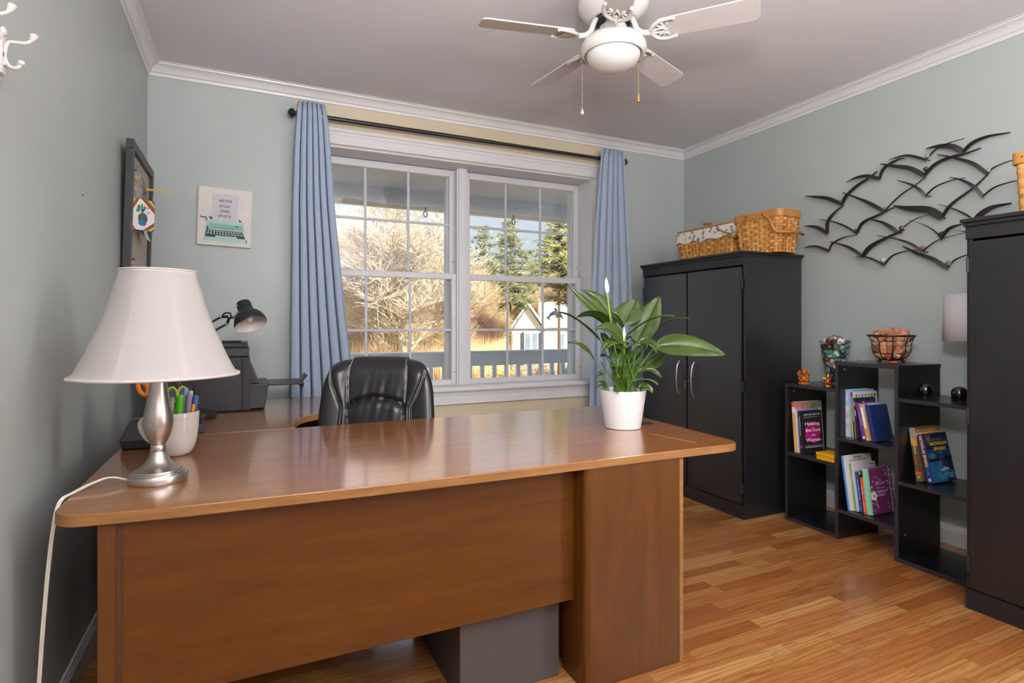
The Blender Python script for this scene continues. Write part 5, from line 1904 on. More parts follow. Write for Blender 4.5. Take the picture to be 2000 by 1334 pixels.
def wing(b, pts, x, wmax):
    P = [on_x(1500 + q[0] / K1, 220 + q[1] / K1, x) for q in curve([(p[0], p[1], 0) for p in pts], 6)]
    n = len(P)
    vs = []
    for i, p in enumerate(P):
        t = i / (n - 1)
        tn = (P[min(i + 1, n - 1)] - P[max(0, i - 1)]).normalized()
        sd = Vector((0, -tn.z, tn.y))
        w = wmax / K1 / 1105 * 3.05 * 0.5 * (0.10 + 0.90 * math.sin(PI * min(1, (0.08 + t * 0.62)) ** 1.1) ** 1.2)
        xx = 0.014 * math.sin(PI * t) * (1 if wmax > 12 else 0.4)
        for s in (-1, 1):
            for h in (-0.0018, 0.0018):
                vs.append(tuple(p + sd * (s * w) + Vector((h - xx - (0.006 if s > 0 else 0), 0, 0))))
    fs = []
    for i in range(n - 1):
        a, c = i * 4, i * 4 + 4
        fs += [(a, a + 2, c + 2, c), (a + 1, c + 1, c + 3, a + 3), (a, c, c + 1, a + 1), (a + 2, a + 3, c + 3, c + 2)]
    fs += [(0, 1, 3, 2), (4 * n - 4, 4 * n - 2, 4 * n - 1, 4 * n - 3)]
    b.add(vs, fs)


for k, (l, r, wl, wr) in enumerate(B):
    x = XR - (0.030, 0.040, 0.050)[k % 3]
    b = MB()
    l = l[::1]
    wing(b, l, x, wl)
    wing(b, r[::-1], x, wr)
    v = on_x(1500 + l[-1][0] / K1, 220 + l[-1][1] / K1, x)
    b.tube([v + Vector((0, 0, 0.006)), v + Vector((-0.004, 0, -0.012))], [0.005, 0.0015], 6)
    if k % 4 == 1:
        b.tube([v, v + Vector((XR - 0.003 - v.x, 0, 0))], 0.003, 6)
    b.build('bird', M_iron, birds, world=True, smooth=40)
for zx, zy, r, c, asp in ((1222, 330, 11, 'b98a86', 1.2), (1208, 432, 14, '2f3f37', 1), (1688, 440, 12, '8fa58e', 1), (557, 684, 11, '2f5a58', 1), (900, 726, 13, '7fb3a0', 0.8), (670, 900, 9, '4c4470', 1),
                          (1022, 884, 15, '6b3d1c', 1.1), (1333, 930, 20, '1f4a36', 0.8), (1186, 1036, 19, '8a5f63', 0.75), (880, 1131, 15, 'a8cfc2', 0.9), (1383, 1156, 17, '6b6e74', 1), (1605, 812, 15, '8c7078', 0.7)):
    c0 = on_x(1500 + zx / K1, 220 + zy / K1, XR - 0.052)
    rr = 1.25 * r / K1 / 1105 * 3.05
    b = MB().ball((0, 0, 0), (rr * 0.7, rr, rr * asp), 14, 10)
    b.v = [tuple(c0 + Vector(p) * (1 + 0.10 * math.sin(7 * p[1] / rr + 3 * p[2] / rr))) for p in b.v]
    b.build('stone', pm(c, 0.2, coat=0.5, var=0.2, scale=120), birds, world=True, smooth=70)


# ------------------------------------------------------------------ books on the stepped shelf
M_page = pm('e3dccb', 0.85, var=0.06, scale=200)


def book(label, x, y, z, th, h, dep, lean, cover, pages=True, spine=None):
    """upright book leaning back; local x into the shelf, -y towards the front cover, z up"""
    o = thing('book', label, 'book', (x, y, z + 0.0006), SHR, 'books on the stepped shelf')
    o.rotation_euler = (math.radians(-lean), 0, SHR)
    c = min(0.0022, th * 0.2)
    b = MB()
    b.box(0, dep, -c, 0, 0, h)
    b.box(0, dep, -th, -th + c, 0, h)
    b.box(-0.0004, c, -th, 0, 0, h)
    b.build('cover', pm(cover, 0.38, var=0.03, coat=0.15), o, bevel=0.0008)
    if spine:
        b = MB().box(-0.0010, -0.0004, -th + 0.0004, -0.0004, 0.0004, h - 0.0004)
        b.build('spine', pm(spine, 0.4, var=0.04), o)
    b = MB().box(c, dep - 0.003, -th + c, -c, 0.002, h - 0.003)
    b.build('pages', M_page, o)
    o['_d'] = (th, h, dep)
    return o


def on_cover(o, nm, polys, mat, lift=0.0004):
    """flat printed shapes on the front cover, in fractions of its width and height (y from the top)"""
    th, h, dep = o['_d']
    b = MB()
    b.x = frame_mx((0, -th - lift, h), (1, 0, 0), (0, 0, 1))
    for p in polys:
        b.prism([(q[0] * dep, -q[1] * h) for q in p], -0.0001, 0.0002)
    return b.build(nm, mat, o)


def on_spine(o, nm, polys, mat, lift=0.0012):
    th, h, dep = o['_d']
    b = MB()
    b.x = frame_mx((-lift, 0, h), (0, -1, 0), (0, 0, 1))
    for p in polys:
        b.prism([(q[0] * th, -q[1] * h) for q in p], -0.0001, 0.0002)
    return b.build(nm, mat, o)


def cover_text(o, lines, mat, lift=0.0009):
    """lines = (text, x centre, y centre, width, height) in fractions of the cover"""
    th, h, dep = o['_d']
    return letters('title', [(t, w * dep, hh * h, (cx - 0.5) * dep, (0.5 - cy) * h, bo, sh) for (t, cx, cy, w, hh, bo, sh) in lines],
                   mat, o, frame_mx((dep / 2, -th - lift, h / 2), (1, 0, 0), (0, 0, 1)))


def spine_text(o, t, cy, ln, ht, mat, lift=0.0016, bold=0.0, shear=0.0, off=0.5):
    """lettering running down the spine; cy centre from the top, ln length, ht height across"""
    th, h, dep = o['_d']
    return letters('spine_title', [(t, ln * h, ht * th, 0, 0, bold, shear)], mat, o, frame_mx((-lift, -th * off, h * (1 - cy)), (0, 0, -1), (0, -1, 0)))


def rect(x0, x1, y0, y1):
    return [(x0, y0), (x1, y0), (x1, y1), (x0, y1)]


W, K, Y_ = pm('ecebe8', 0.5), pm('1b1b1d', 0.5), pm('f0d21c', 0.5)
# left tower
z = 0.417
o = book('tall pale book with orange watercolour top behind the black book', 3.008, 2.372, z, 0.024, 0.302, 0.225, 4.3, 'e6e0dc', spine='d9b56a')
on_cover(o, 'watercolour_print', [rect(0, 1, 0, 0.14)], pm('c77f7a', 0.5, var=0.35, scale=30))
on_cover(o, 'watercolour_print', [rect(0.55, 1, 0, 0.14)], pm('7f9f76', 0.5, var=0.3, scale=30), 0.0006)
on_cover(o, 'title_marks', [rect(0.12, 0.30, 0.17, 0.19), rect(0.36, 0.75, 0.165, 0.185)], pm('4a4468', 0.5), 0.0006)
on_spine(o, 'watercolour_print', [rect(0.02, 0.98, 0, 0.10)], pm('cf5b3c', 0.5, var=0.2))
on_spine(o, 'pale_band', [rect(0.02, 0.98, 0.10, 0.22)], pm('e2dcd6', 0.5))
o = book('thin lavender book between the watercolour book and the black one', 3.016, 2.3480, z, 0.005, 0.262, 0.180, 4.3, '8f8bb5')
o = book('black book with a magenta rose on its cover', 3.020, 2.3420, z, 0.020, 0.250, 0.176, 4.3, '232327')
rose = [(0.52 + (0.36 + 0.035 * math.cos(7 * a)) * math.cos(a) * 1.02, 0.53 + (0.25 + 0.02 * math.sin(6 * a)) * math.sin(a)) for a in [i * 2 * PI / 60 for i in range(60)]]
on_cover(o, 'rose_print', [rose], pm('bf1580', 0.5, var=0.2, scale=60))
pet = []
for k in range(6):
    a0 = k * 1.05
    pet.append([(0.52 + (0.10 + 0.035 * k) * math.cos(a0 + t) * 1.0, 0.53 + (0.07 + 0.024 * k) * math.sin(a0 + t)) for t in [i * 0.25 for i in range(7)]] + [(0.52 + (0.085 + 0.035 * k) * math.cos(a0 + t), 0.53 + (0.06 + 0.024 * k) * math.sin(a0 + t)) for t in [1.5 - i * 0.25 for i in range(7)]])
on_cover(o, 'petal_print', pet, pm('7d0b52', 0.5), 0.0006)
cover_text(o, [('JOYCE MEYER', 0.53, 0.10, 0.78, 0.05, 0, 0), ('Healing', 0.52, 0.325, 0.70, 0.105, 0.012, 0), ('the Soul', 0.52, 0.465, 0.70, 0.085, 0.012, 0),
               ('of a', 0.54, 0.585, 0.20, 0.06, 0, 0.3), ('Woman', 0.53, 0.70, 0.70, 0.085, 0.012, 0)], W)
on_cover(o, 'rule_print', [rect(0.12, 0.95, 0.835, 0.842), rect(0.12, 0.95, 0.865, 0.885), rect(0.15, 0.80, 0.152, 0.160)], pm('b9b7b7', 0.5))
spine_text(o, 'Healing the Soul of a Woman', 0.36, 0.46, 0.42, W)
on_spine(o, 'rose_print', [rect(0.2, 0.85, 0.82, 0.88)], pm('bf1580', 0.5))
yb = thing('yellow_box', 'low yellow box lying beside the black rose book', 'box', (3.03, 2.140, z + 0.0005), SHR)
MB().box(-0.062, 0.05, -0.045, 0.058, 0, 0.040).build('base', pm('d99e12', 0.45, var=0.04), yb, bevel=0.002)
MB().box(-0.064, 0.052, -0.047, 0.060, 0.026, 0.0415).build('lid', pm('e2a916', 0.45, var=0.04), yb, bevel=0.002)

# middle tower, upper shelf
z = 0.566
o = book('thick pale blue hardback at the left of the upper middle shelf', 3.030, 2.0640, z, 0.034, 0.262, 0.185, 0.4, '8fb2dc', spine='9dbbe2')
on_spine(o, 'cloud_print', [rect(0.02, 0.98, 0.36, 0.99)], pm('c7cbe0', 0.5, var=0.18, scale=22))
on_spine(o, 'red_print', [rect(0.15, 0.32, 0.50, 0.62), rect(0.18, 0.30, 0.74, 0.80)], pm('b98a98', 0.5), 0.0015)
on_spine(o, 'title_marks', [rect(0.30, 0.42, 0.07, 0.24), rect(0.30, 0.40, 0.88, 0.90)], pm('dfe6f2', 0.5), 0.0015)
o = book('thin lime green book wedged beside the pale blue hardback', 3.014, 2.0170, z, 0.007, 0.178, 0.14, 4.0, '8cc63e')
o = book('plum spined book with a row of coloured dots along its white cover', 3.016, 2.0080, z, 0.012, 0.252, 0.200, 4.6, 'd6d2cf', spine='6a1f5c')
for k in range(7):
    cx = 0.14 + 0.125 * k
    on_cover(o, 'dot_print', [disc(cx, 0.085, 0.042, 0.028, 14)], pm(('7a3a66', '8a8fa0', '5f63a8', '6f7f55', 'c79a3a', 'c9803a', 'a04a48')[k], 0.5))
on_spine(o, 'title_marks', [rect(0.30, 0.66, 0.10 + 0.034 * k, 0.122 + 0.034 * k) for k in range(16)], pm('d9c8d6', 0.5))
o = book('dark navy book with white spine lettering beside the plum book', 3.016, 1.9950, z, 0.014, 0.222, 0.160, 4.8, '1f2740')
on_cover(o, 'moon_print', [[(0.34, 0.10), (0.40, 0.09), (0.44, 0.16), (0.43, 0.24), (0.38, 0.28), (0.33, 0.27), (0.38, 0.24), (0.40, 0.17), (0.37, 0.12)]], W)
on_spine(o, 'title_marks', [rect(0.35, 0.65, 0.30, 0.44), rect(0.4, 0.6, 0.10, 0.20)], W)
o = book('slim charcoal booklet behind the purple book', 3.03, 1.9800, z, 0.005, 0.150, 0.11, 5.5, '3a3b40')
o = book('bright purple book leaning on the middle shelf', 3.011, 1.9555, z, 0.021, 0.200, 0.140, 12.0, '7c3a8f')
on_spine(o, 'white_patch', [rect(0.2, 0.75, 0.90, 0.96)], W)
on_spine(o, 'title_marks', [rect(0.42, 0.58, 0.22 + 0.03 * k, 0.24 + 0.03 * k) for k in range(14)] + [rect(0.66, 0.76, 0.40, 0.62)], pm('b898c2', 0.5))
o = book('tan book with a long white spine label', 3.007, 1.9330, z, 0.021, 0.197, 0.140, 12.2, 'c79a5c')
on_spine(o, 'spine_label', [[(0.2, 0.12), (0.35, 0.09), (0.65, 0.09), (0.8, 0.12), (0.8, 0.64), (0.65, 0.67), (0.35, 0.67), (0.2, 0.64)]], W)
on_cover(o, 'blue_print', [rect(0.0, 1, 0.0, 0.2)], pm('9dc3d8', 0.5))
on_cover(o, 'red_print', [disc(0.18, 0.05, 0.09, 0.05)], pm('b8322e', 0.5), 0.0006)
on_spine(o, 'white_patch', [rect(0.3, 0.65, 0.92, 0.96)], W)
o = book('navy hardback at the right end of the upper middle shelf', 3.014, 1.9090, z, 0.025, 0.192, 0.142, 11.8, '1b2a5c', spine='2b3670')
on_cover(o, 'title_marks', [rect(0.22 + 0.085 * k, 0.27 + 0.085 * k, 0.18, 0.22) for k in range(7)] + [rect(0.26 + 0.075 * k, 0.31 + 0.075 * k, 0.28, 0.32) for k in range(6)], pm('2b3a70', 0.3))
rb = MB()
rb.add([(0.0, -0.001, 0.001), (0.0, -0.007, 0.001), (-0.022, -0.010, -0.012), (-0.022, -0.016, -0.014), (-0.026, -0.004, -0.020)], [(0, 1, 3, 2), (2, 3, 4)])
rib = rb.build('ribbon_marker', pm('7a2fa6', 0.5), o, solid=0.0006)

# middle tower, lower shelf
z = 0.169
o = book('thin sky blue booklet at the left of the lower middle shelf', 2.990, 2.0240, z, 0.005, 0.292, 0.20, 8.4, '3f86c4')
o = book('tall white magazine headed Health', 2.998, 2.0185, z, 0.014, 0.296, 0.209, 8.2, 'd9d5d5')
cover_text(o, [('Health', 0.46, 0.045, 0.34, 0.042, 0.02, 0)], pm('b3222a', 0.5))
cover_text(o, [('Understanding', 0.48, 0.098, 0.70, 0.032, 0.02, 0)], K)
o = book('white book with a broad green spine stripe', 3.012, 2.0035, z, 0.024, 0.256, 0.186, 8.0, 'd2cdd0')
on_spine(o, 'green_stripe', [rect(0.18, 0.72, 0.0, 1.0)], pm('7d9f6a', 0.5))
on_cover(o, 'grey_patch', [rect(0.72, 0.98, 0.03, 0.065), rect(0.22, 0.80, 0.16, 0.175)], pm('8d8a8c', 0.5))
on_spine(o, 'title_marks', [[(0.36, 0.22 + 0.028 * k), (0.56, 0.225 + 0.028 * k), (0.56, 0.24 + 0.028 * k), (0.36, 0.235 + 0.028 * k)] for k in range(7)], W)
o = book('royal blue book with white spine lettering', 3.020, 1.9785, z, 0.020, 0.216, 0.150, 7.6, '1f4a96')
spine_text(o, 'How Milton Works', 0.44, 0.50, 0.30, W, off=0.60)
on_spine(o, 'gold_patch', [rect(0.35, 0.6, 0.88, 0.93)], pm('d9a43a', 0.5))
o = book('dark brown book with an orange top corner', 3.022, 1.9575, z, 0.010, 0.220, 0.150, 7.4, '3a2c28')
on_spine(o, 'orange_patch', [rect(0.0, 1.0, 0.0, 0.06)], pm('ee8a1e', 0.5))
o = book('slim orange book beside the mint spine', 3.010, 1.9470, z, 0.010, 0.192, 0.140, 7.2, 'e6541c')
spine_text(o, 'FASTING', 0.34, 0.24, 0.55, W, bold=0.02)
on_spine(o, 'title_marks', [rect(0.3, 0.6, 0.66, 0.92)], pm('f2b59a', 0.5))
o = book('purple devotional with mint spine and painted flowers', 3.020, 1.9365, z, 0.028, 0.244, 0.190, 7.2, '73295f', spine='86cfae')
on_cover(o, 'mint_strip', [rect(0.0, 0.045, 0.0, 1.0)], pm('86cfae', 0.5))
cover_text(o, [('The', 0.46, 0.275, 0.13, 0.032, 0, 0), ('JESUS', 0.47, 0.355, 0.40, 0.075, 0, 0), ('Guide to an', 0.47, 0.44, 0.38, 0.030, 0, 0),
               ('ANXIOUS', 0.49, 0.525, 0.42, 0.052, 0, 0), ('HEART', 0.49, 0.600, 0.32, 0.052, 0, 0)], pm('d9b7d2', 0.5))
on_cover(o, 'elastic_band', [[(0.865, 0.0), (0.895, 0.0), (0.915, 1.0), (0.885, 1.0)]], pm('9fcfd0', 0.5), 0.0010)
rr = random.Random(5)
fl = [disc(0.16 + 0.08 * math.cos(a), 0.60 + 0.06 * math.sin(a), 0.060, 0.045, 10) for a in (0, 1.2, 2.5, 3.8, 5.0)]
on_cover(o, 'flower_print', fl, pm('d9d6b4', 0.5, var=0.1), 0.0006)
on_cover(o, 'flower_print', [disc(0.17, 0.60, 0.035, 0.03, 10), disc(0.22, 0.76, 0.07, 0.04, 10), disc(0.86, 0.92, 0.05, 0.04, 10), disc(0.80, 0.14, 0.04, 0.03, 10)], pm('7a58a8', 0.5, var=0.2), 0.0009)
for d_ in [disc(0.12, 0.50, 0.06, 0.02, 10), disc(0.28, 0.82, 0.05, 0.02, 10), disc(0.80, 0.20, 0.04, 0.02, 8), disc(0.90, 0.83, 0.04, 0.03, 8)]:
    on_cover(o, 'leaf_print', [d_], pm('8ba860', 0.5), 0.0008)
on_cover(o, 'petal_print', [disc(rr.choice((rr.uniform(0.08, 0.35), rr.uniform(0.7, 0.98))), rr.uniform(0.05, 0.95), 0.022, 0.015, 8) for _ in range(26)], pm('e3dbe2', 0.5), 0.0007)

# right tower
z = 0.406
o = book('hardback with a sunset cover behind the blue paperback', 3.038, 1.7000, z, 0.030, 0.263, 0.205, 8.2, '6b5236', spine='6f6048')
on_cover(o, 'sunset_print', [rect(0, 1, 0.03, 0.16)], pm('b98a4a', 0.5, var=0.4, scale=18))
on_cover(o, 'glow_print', [rect(0, 1, 0.10, 0.17)], pm('e6bd84', 0.5, var=0.15), 0.0006)
on_cover(o, 'tree_print', [[(0.47, 0.085), (0.50, 0.17), (0.44, 0.17)]], K, 0.0008)
on_spine(o, 'sky_print', [rect(0.02, 0.98, 0.0, 0.20)], pm('8d8a82', 0.5, var=0.2))
on_spine(o, 'sunset_print', [rect(0.02, 0.98, 0.20, 0.33)], pm('d99a3c', 0.5, var=0.25, scale=40))
on_spine(o, 'dusk_print', [rect(0.02, 0.98, 0.33, 0.82)], pm('5a4a3c', 0.5, var=0.25))
on_spine(o, 'ember_print', [rect(0.02, 0.98, 0.80, 0.88)], pm('c9622a', 0.5, var=0.2))
on_spine(o, 'title_marks', [rect(0.36, 0.62, 0.32 + 0.03 * k, 0.34 + 0.03 * k) for k in range(6)], pm('d9b06a', 0.5), 0.0015)
spine_text(o, 'Golden Girl', 0.67, 0.27, 0.36, pm('e0623a', 0.5), shear=0.2)
on_spine(o, 'publisher_mark', [rect(0.3, 0.62, 0.90, 0.94)], pm('cdb98a', 0.5))
o = book('blue night-sky paperback with a lit sailing boat on its cover', 3.043, 1.6520, z, 0.031, 0.238, 0.180, 12.6, '17244a', spine='2b3172')
on_cover(o, 'sky_print', [rect(0.0, 1.0, 0.33, 0.52)], pm('1d3f6e', 0.5, var=0.3, scale=12))
on_cover(o, 'aurora_print', [disc(0.16, 0.46, 0.16, 0.06)], pm('3f7f86', 0.5, var=0.2), 0.0006)
on_cover(o, 'water_print', [[(0.0, 0.56), (0.55, 0.56), (0.62, 0.99), (0.0, 0.99)]], pm('2a6a9c', 0.5, var=0.35, scale=45), 0.0006)
on_cover(o, 'shore_print', [[(0.0, 0.545), (0.4, 0.53), (0.75, 0.50), (1, 0.49), (1, 0.575), (0, 0.575)]], pm('0d1626', 0.5), 0.0008)
fw_ = []
for k in range(46):
    a = k * 0.83
    r0, r1 = 0.02 + 0.10 * ((k * 7) % 10) / 10, 0.06 + 0.15 * ((k * 3) % 11) / 11
    ca, sa = math.cos(a), math.sin(a)
    fw_.append([(0.16 + r0 * ca - 0.008 * sa, 0.07 + r0 * sa * 0.7 + 0.006 * ca), (0.16 + r1 * ca, 0.07 + r1 * sa * 0.7), (0.16 + r0 * ca + 0.008 * sa, 0.07 + r0 * sa * 0.7 - 0.006 * ca)])
fw_ = [p for p in fw_ if min(q[0] for q in p) > 0.0 and min(q[1] for q in p) > 0.0]
on_cover(o, 'firework_print', fw_, pm('b97a5e', 0.5, var=0.3), 0.0008)
on_cover(o, 'boat_print', [[(0.36, 0.745), (0.80, 0.735), (0.76, 0.765), (0.42, 0.775)], rect(0.52, 0.70, 0.705, 0.735)] +
         [[(0.38 + 0.125 * t, 0.74 - 0.24 * t), (0.392 + 0.125 * t, 0.735 - 0.24 * t), (0.40 + 0.125 * t, 0.722 - 0.24 * t), (0.388 + 0.125 * t, 0.727 - 0.24 * t)] for t in [i / 12 for i in range(12)]], pm('d9cbb8', 0.5), 0.0010)
on_cover(o, 'mast_print', [[(0.565, 0.41), (0.575, 0.41), (0.80, 0.74), (0.785, 0.74)], [(0.56, 0.41), (0.57, 0.41), (0.64, 0.72), (0.625, 0.72)]], pm('4f62c9', 0.5), 0.0010)
cover_text(o, [('NICHOLAS', 0.55, 0.215, 0.76, 0.070, 0.02, 0.1), ('SPARKS', 0.56, 0.325, 0.52, 0.070, 0.02, 0.1)], Y_, 0.0012)
cover_text(o, [('The', 0.38, 0.875, 0.24, 0.12, 0.02, 0.2), ('Wish', 0.72, 0.855, 0.42, 0.15, 0.02, 0.2)], pm('3fb3cf', 0.5), 0.0012)
on_cover(o, 'small_print', [rect(0.30, 0.68, 0.115, 0.122), rect(0.24, 0.74, 0.145, 0.152), rect(0.44, 0.66, 0.40, 0.409)], pm('a9a4a0', 0.5), 0.0010)
spine_text(o, 'NICHOLAS SPARKS', 0.35, 0.64, 0.44, Y_, bold=0.02)
spine_text(o, 'The Wish', 0.77, 0.13, 0.40, pm('3fb3cf', 0.5))
on_spine(o, 'publisher_mark', [rect(0.25, 0.7, 0.90, 0.96)], pm('b9bccb', 0.5))


# ------------------------------------------------------------------ ornaments on the stepped shelf
def amber():
    t = NT('amber_resin')
    t.set(0.12, 0, 0.6, 0.6)
    f = t.noise(t.coord(), 60, 3)
    t.l(t.ramp(f, [(0.3, lin('a04a08')), (0.7, lin('d98014'))]), t.b.inputs['Base Color'])
    t.b.inputs['Transmission Weight'].default_value = 0.35
    t.b.inputs['Subsurface Weight'].default_value = 0.25
    t.b.inputs['Subsurface Scale'].default_value = 0.01
    return t.mat


M_amb = amber()
fg = thing('figurine', 'small amber resin seated figurine on the lowest tower', 'figurine', (3.012, 2.312, 0.8325), math.radians(-60))
b = MB().lathe([(0, 0), (0.026, 0), (0.028, 0.004), (0.026, 0.012), (0.022, 0.016), (0, 0.017)], 24)
for k in range(10):
    a = k * 2 * PI / 10
    b.ball((0.025 * math.cos(a), 0.025 * math.sin(a), 0.008), (0.007, 0.007, 0.008), 8, 6)
b.build('base', M_amb, fg, smooth=60)
b = MB().ball((0, 0, 0.036), (0.025, 0.022, 0.023), 18, 12)
b.ball((0.015, -0.010, 0.026), (0.013, 0.012, 0.010), 10, 8)
b.ball((-0.015, -0.010, 0.026), (0.013, 0.012, 0.010), 10, 8)
b.ball((0.018, 0, 0.052), (0.011, 0.012, 0.010), 10, 8)
b.ball((-0.018, 0, 0.052), (0.011, 0.012, 0.010), 10, 8)
b.tube(curve([(-0.022, 0, 0.052), (-0.030, -0.004, 0.066), (-0.022, -0.004, 0.082)]), 0.0065, 8)
b.tube(curve([(0.022, 0, 0.052), (0.030, -0.004, 0.066), (0.022, -0.004, 0.082)]), 0.0065, 8)
b.ball((0, -0.018, 0.040), (0.014, 0.008, 0.012), 10, 8)
for k in range(16):
    a = k * 2.4
    b.ball((0.024 * math.cos(a), 0.020 * math.sin(a), 0.022 + 0.0042 * k), 0.0068, 8, 6)
b.build('body', M_amb, fg, smooth=60)
b = MB().ball((0, -0.002, 0.072), (0.015, 0.015, 0.016), 14, 10)
b.ball((0.014, 0, 0.070), (0.004, 0.005, 0.008), 8, 6)
b.ball((-0.014, 0, 0.070), (0.004, 0.005, 0.008), 8, 6)
b.ball((0, -0.016, 0.071), (0.004, 0.004, 0.004), 8, 6)
b.lathe([(0.014, 0.080), (0.012, 0.090), (0.006, 0.097), (0, 0.098)], 14)
b.build('head', M_amb, fg, smooth=60)

M_gold, M_ruby = pm('d9ad4a', 0.22, 0.9, var=0.1, scale=120), pm('8f1420', 0.2, coat=0.5, var=0.15, scale=90)
gf = thing('figurine', 'tiny gold and red enamel figurine beside the stone-filled vase', 'figurine', (3.012, 2.160, 0.8325), math.radians(-60))
b = MB().lathe([(0, 0), (0.020, 0), (0.022, 0.004), (0.016, 0.009), (0.019, 0.014), (0.012, 0.018), (0, 0.018)], 20)
b.build('base', M_gold, gf, smooth=40)
b = MB().ball((0, 0, 0.034), (0.015, 0.012, 0.018), 14, 10)
b.ball((0.011, -0.006, 0.024), (0.009, 0.008, 0.008), 10, 8)
b.ball((-0.011, -0.006, 0.024), (0.009, 0.008, 0.008), 10, 8)
b.ball((0.012, 0.004, 0.050), (0.008, 0.007, 0.012), 10, 8)
b.build('robe', M_ruby, gf, smooth=60)
b = MB().ball((0.003, 0, 0.060), (0.009, 0.009, 0.010), 12, 8)
b.lathe([(0.008, 0.066), (0.005, 0.074), (0.0, 0.082)], 10, (0.003, 0, 0))
b.tube(curve([(-0.008, -0.004, 0.048), (-0.020, -0.006, 0.050), (-0.028, -0.004, 0.056)]), [0.005] * 12 + [0.003], 8)
b.tube(curve([(0.010, -0.008, 0.044), (0.002, -0.014, 0.036), (-0.008, -0.012, 0.040)]), 0.004, 8)
b.ball((0, -0.011, 0.028), (0.008, 0.006, 0.005), 10, 6)
b.build('trim', M_gold, gf, smooth=60)


def rock(seed, flatness=1.0, ang=0.35):
    """irregular faceted lump of unit size"""
    r = random.Random(seed)
    dirs = [Vector((r.gauss(0, 1), r.gauss(0, 1), r.gauss(0, 1))).normalized() for _ in range(14)]
    cut = [r.uniform(0.50, 0.88) for _ in dirs]
    b = MB().ball((0, 0, 0), 1, 18, 12)
    out = []
    for p in b.v:
        p = Vector(p)
        for d, c in zip(dirs, cut):
            k = p.dot(d)
            if k > c:
                p -= d * (k - c)
        out.append((p.x, p.y, p.z * flatness))
    b.v = out
    return b


def lump(b, name, mat, loc, size, rot, label, cat, group=None, smooth=25):
    o = b.build(name, mat, None, smooth=smooth)
    place(o, loc, size, rot)
    return tag(o, label, cat, group)


def place(o, loc, size, rot):
    o.location = loc
    o.scale = (size,) * 3 if isinstance(size, (int, float)) else size
    o.rotation_euler = rot


def clear_glass():
    t = NT('clear_vase_glass')
    t.t.nodes.remove(t.b)
    tr, gl, mx = t.n('BsdfTransparent'), t.n('BsdfGlossy'), t.n('MixShader')
    tr.inputs[0].default_value = (0.95, 0.97, 0.96, 1)
    gl.inputs['Roughness'].default_value = 0.03
    t.l(t.math('ADD', schlick(t), t.math('MULTIPLY', t.noise(t.coord(), 8, 2), 0.02)), mx.inputs[0])
    t.l(tr.outputs[0], mx.inputs[1])
    t.l(gl.outputs[0], mx.inputs[2])
    t.l(mx.outputs[0], t.out.inputs[0])
    return t.mat


VX, VY, VZ, VH = 3.175, 2.228, 0.8325, 0.262
vs_ = thing('vase', 'tapered clear glass vase filled with tumbled stones behind the middle tower', 'vase', (VX, VY, VZ))
VR = lambda q: 0.042 + 0.044 * q / VH
b = MB().lathe([(0, 0.0), (VR(0), 0.0), (VR(0) + 0.001, 0.003), (VR(VH), VH), (VR(VH) - 0.003, VH), (VR(0.02) - 0.003, 0.018), (0, 0.018)], 40)
b.build('body', clear_glass(), vs_, smooth=40)
rs = random.Random(11)
cols = (('8fb8a4', 'pale green'), ('4f7f70', 'sea green'), ('cfc4bb', 'cream'), ('7d7391', 'amethyst violet'), ('42334f', 'deep purple'), ('57402f', 'brown'), ('5f3228', 'rust red'),
        ('2c4652', 'dark blue'), ('b5a39a', 'rosy grey'), ('3b3a3d', 'near black'), ('8a6a4a', 'tan'))
protos = []
for k, (c, nm) in enumerate(cols):
    b = rock(100 + k)
    protos.append((b, pm(c, 0.22, coat=0.4, var=0.15, scale=2.5), nm))
first = {}


def stone(k, loc, size):
    b, m, nm = protos[k]
    lab = '%s tumbled stone in the clear glass vase' % nm
    if k not in first:
        o = lump(b, 'tumbled_stone', m, loc, size, (rs.uniform(0, 6), rs.uniform(0, 6), rs.uniform(0, 6)), lab, 'stone', 'tumbled stones in the glass vase', 32)
        first[k] = o
    else:
        o = first[k].copy()
        col.objects.link(o)
        place(o, loc, size, (rs.uniform(0, 6), rs.uniform(0, 6), rs.uniform(0, 6)))
    return o


q = 0.036
while q < VH - 0.012:
    R = VR(q) - 0.0215
    n = max(4, int(2 * PI * R / 0.031))
    a0 = rs.uniform(0, 6)
    for i in range(n):
        a = a0 + 2 * PI * i / n
        s = rs.uniform(0.0195, 0.0230)
        stone(rs.randrange(len(cols)), (VX + R * math.cos(a), VY + R * math.sin(a), VZ + q + rs.uniform(-0.004, 0.004)), s)
    q += 0.027
for i in range(26):
    a, r_ = rs.uniform(0, 2 * PI), 0.064 * math.sqrt(rs.random())
    stone(rs.randrange(len(cols)), (VX + r_ * math.cos(a), VY + r_ * math.sin(a), VZ + VH - 0.012 + 0.030 * (1 - r_ / 0.075)), rs.uniform(0.017, 0.022))
big = lump(rock(310), 'tumbled_stone', pm('93cbb2', 0.25, coat=0.4, var=0.12, scale=2.5), (VX - 0.046, VY - 0.040, VZ + 0.185), 0.024, (0.3, 0.8, 0.2),
           'large pale green stone at the front of the glass vase', 'stone', 'tumbled stones in the glass vase', 32)

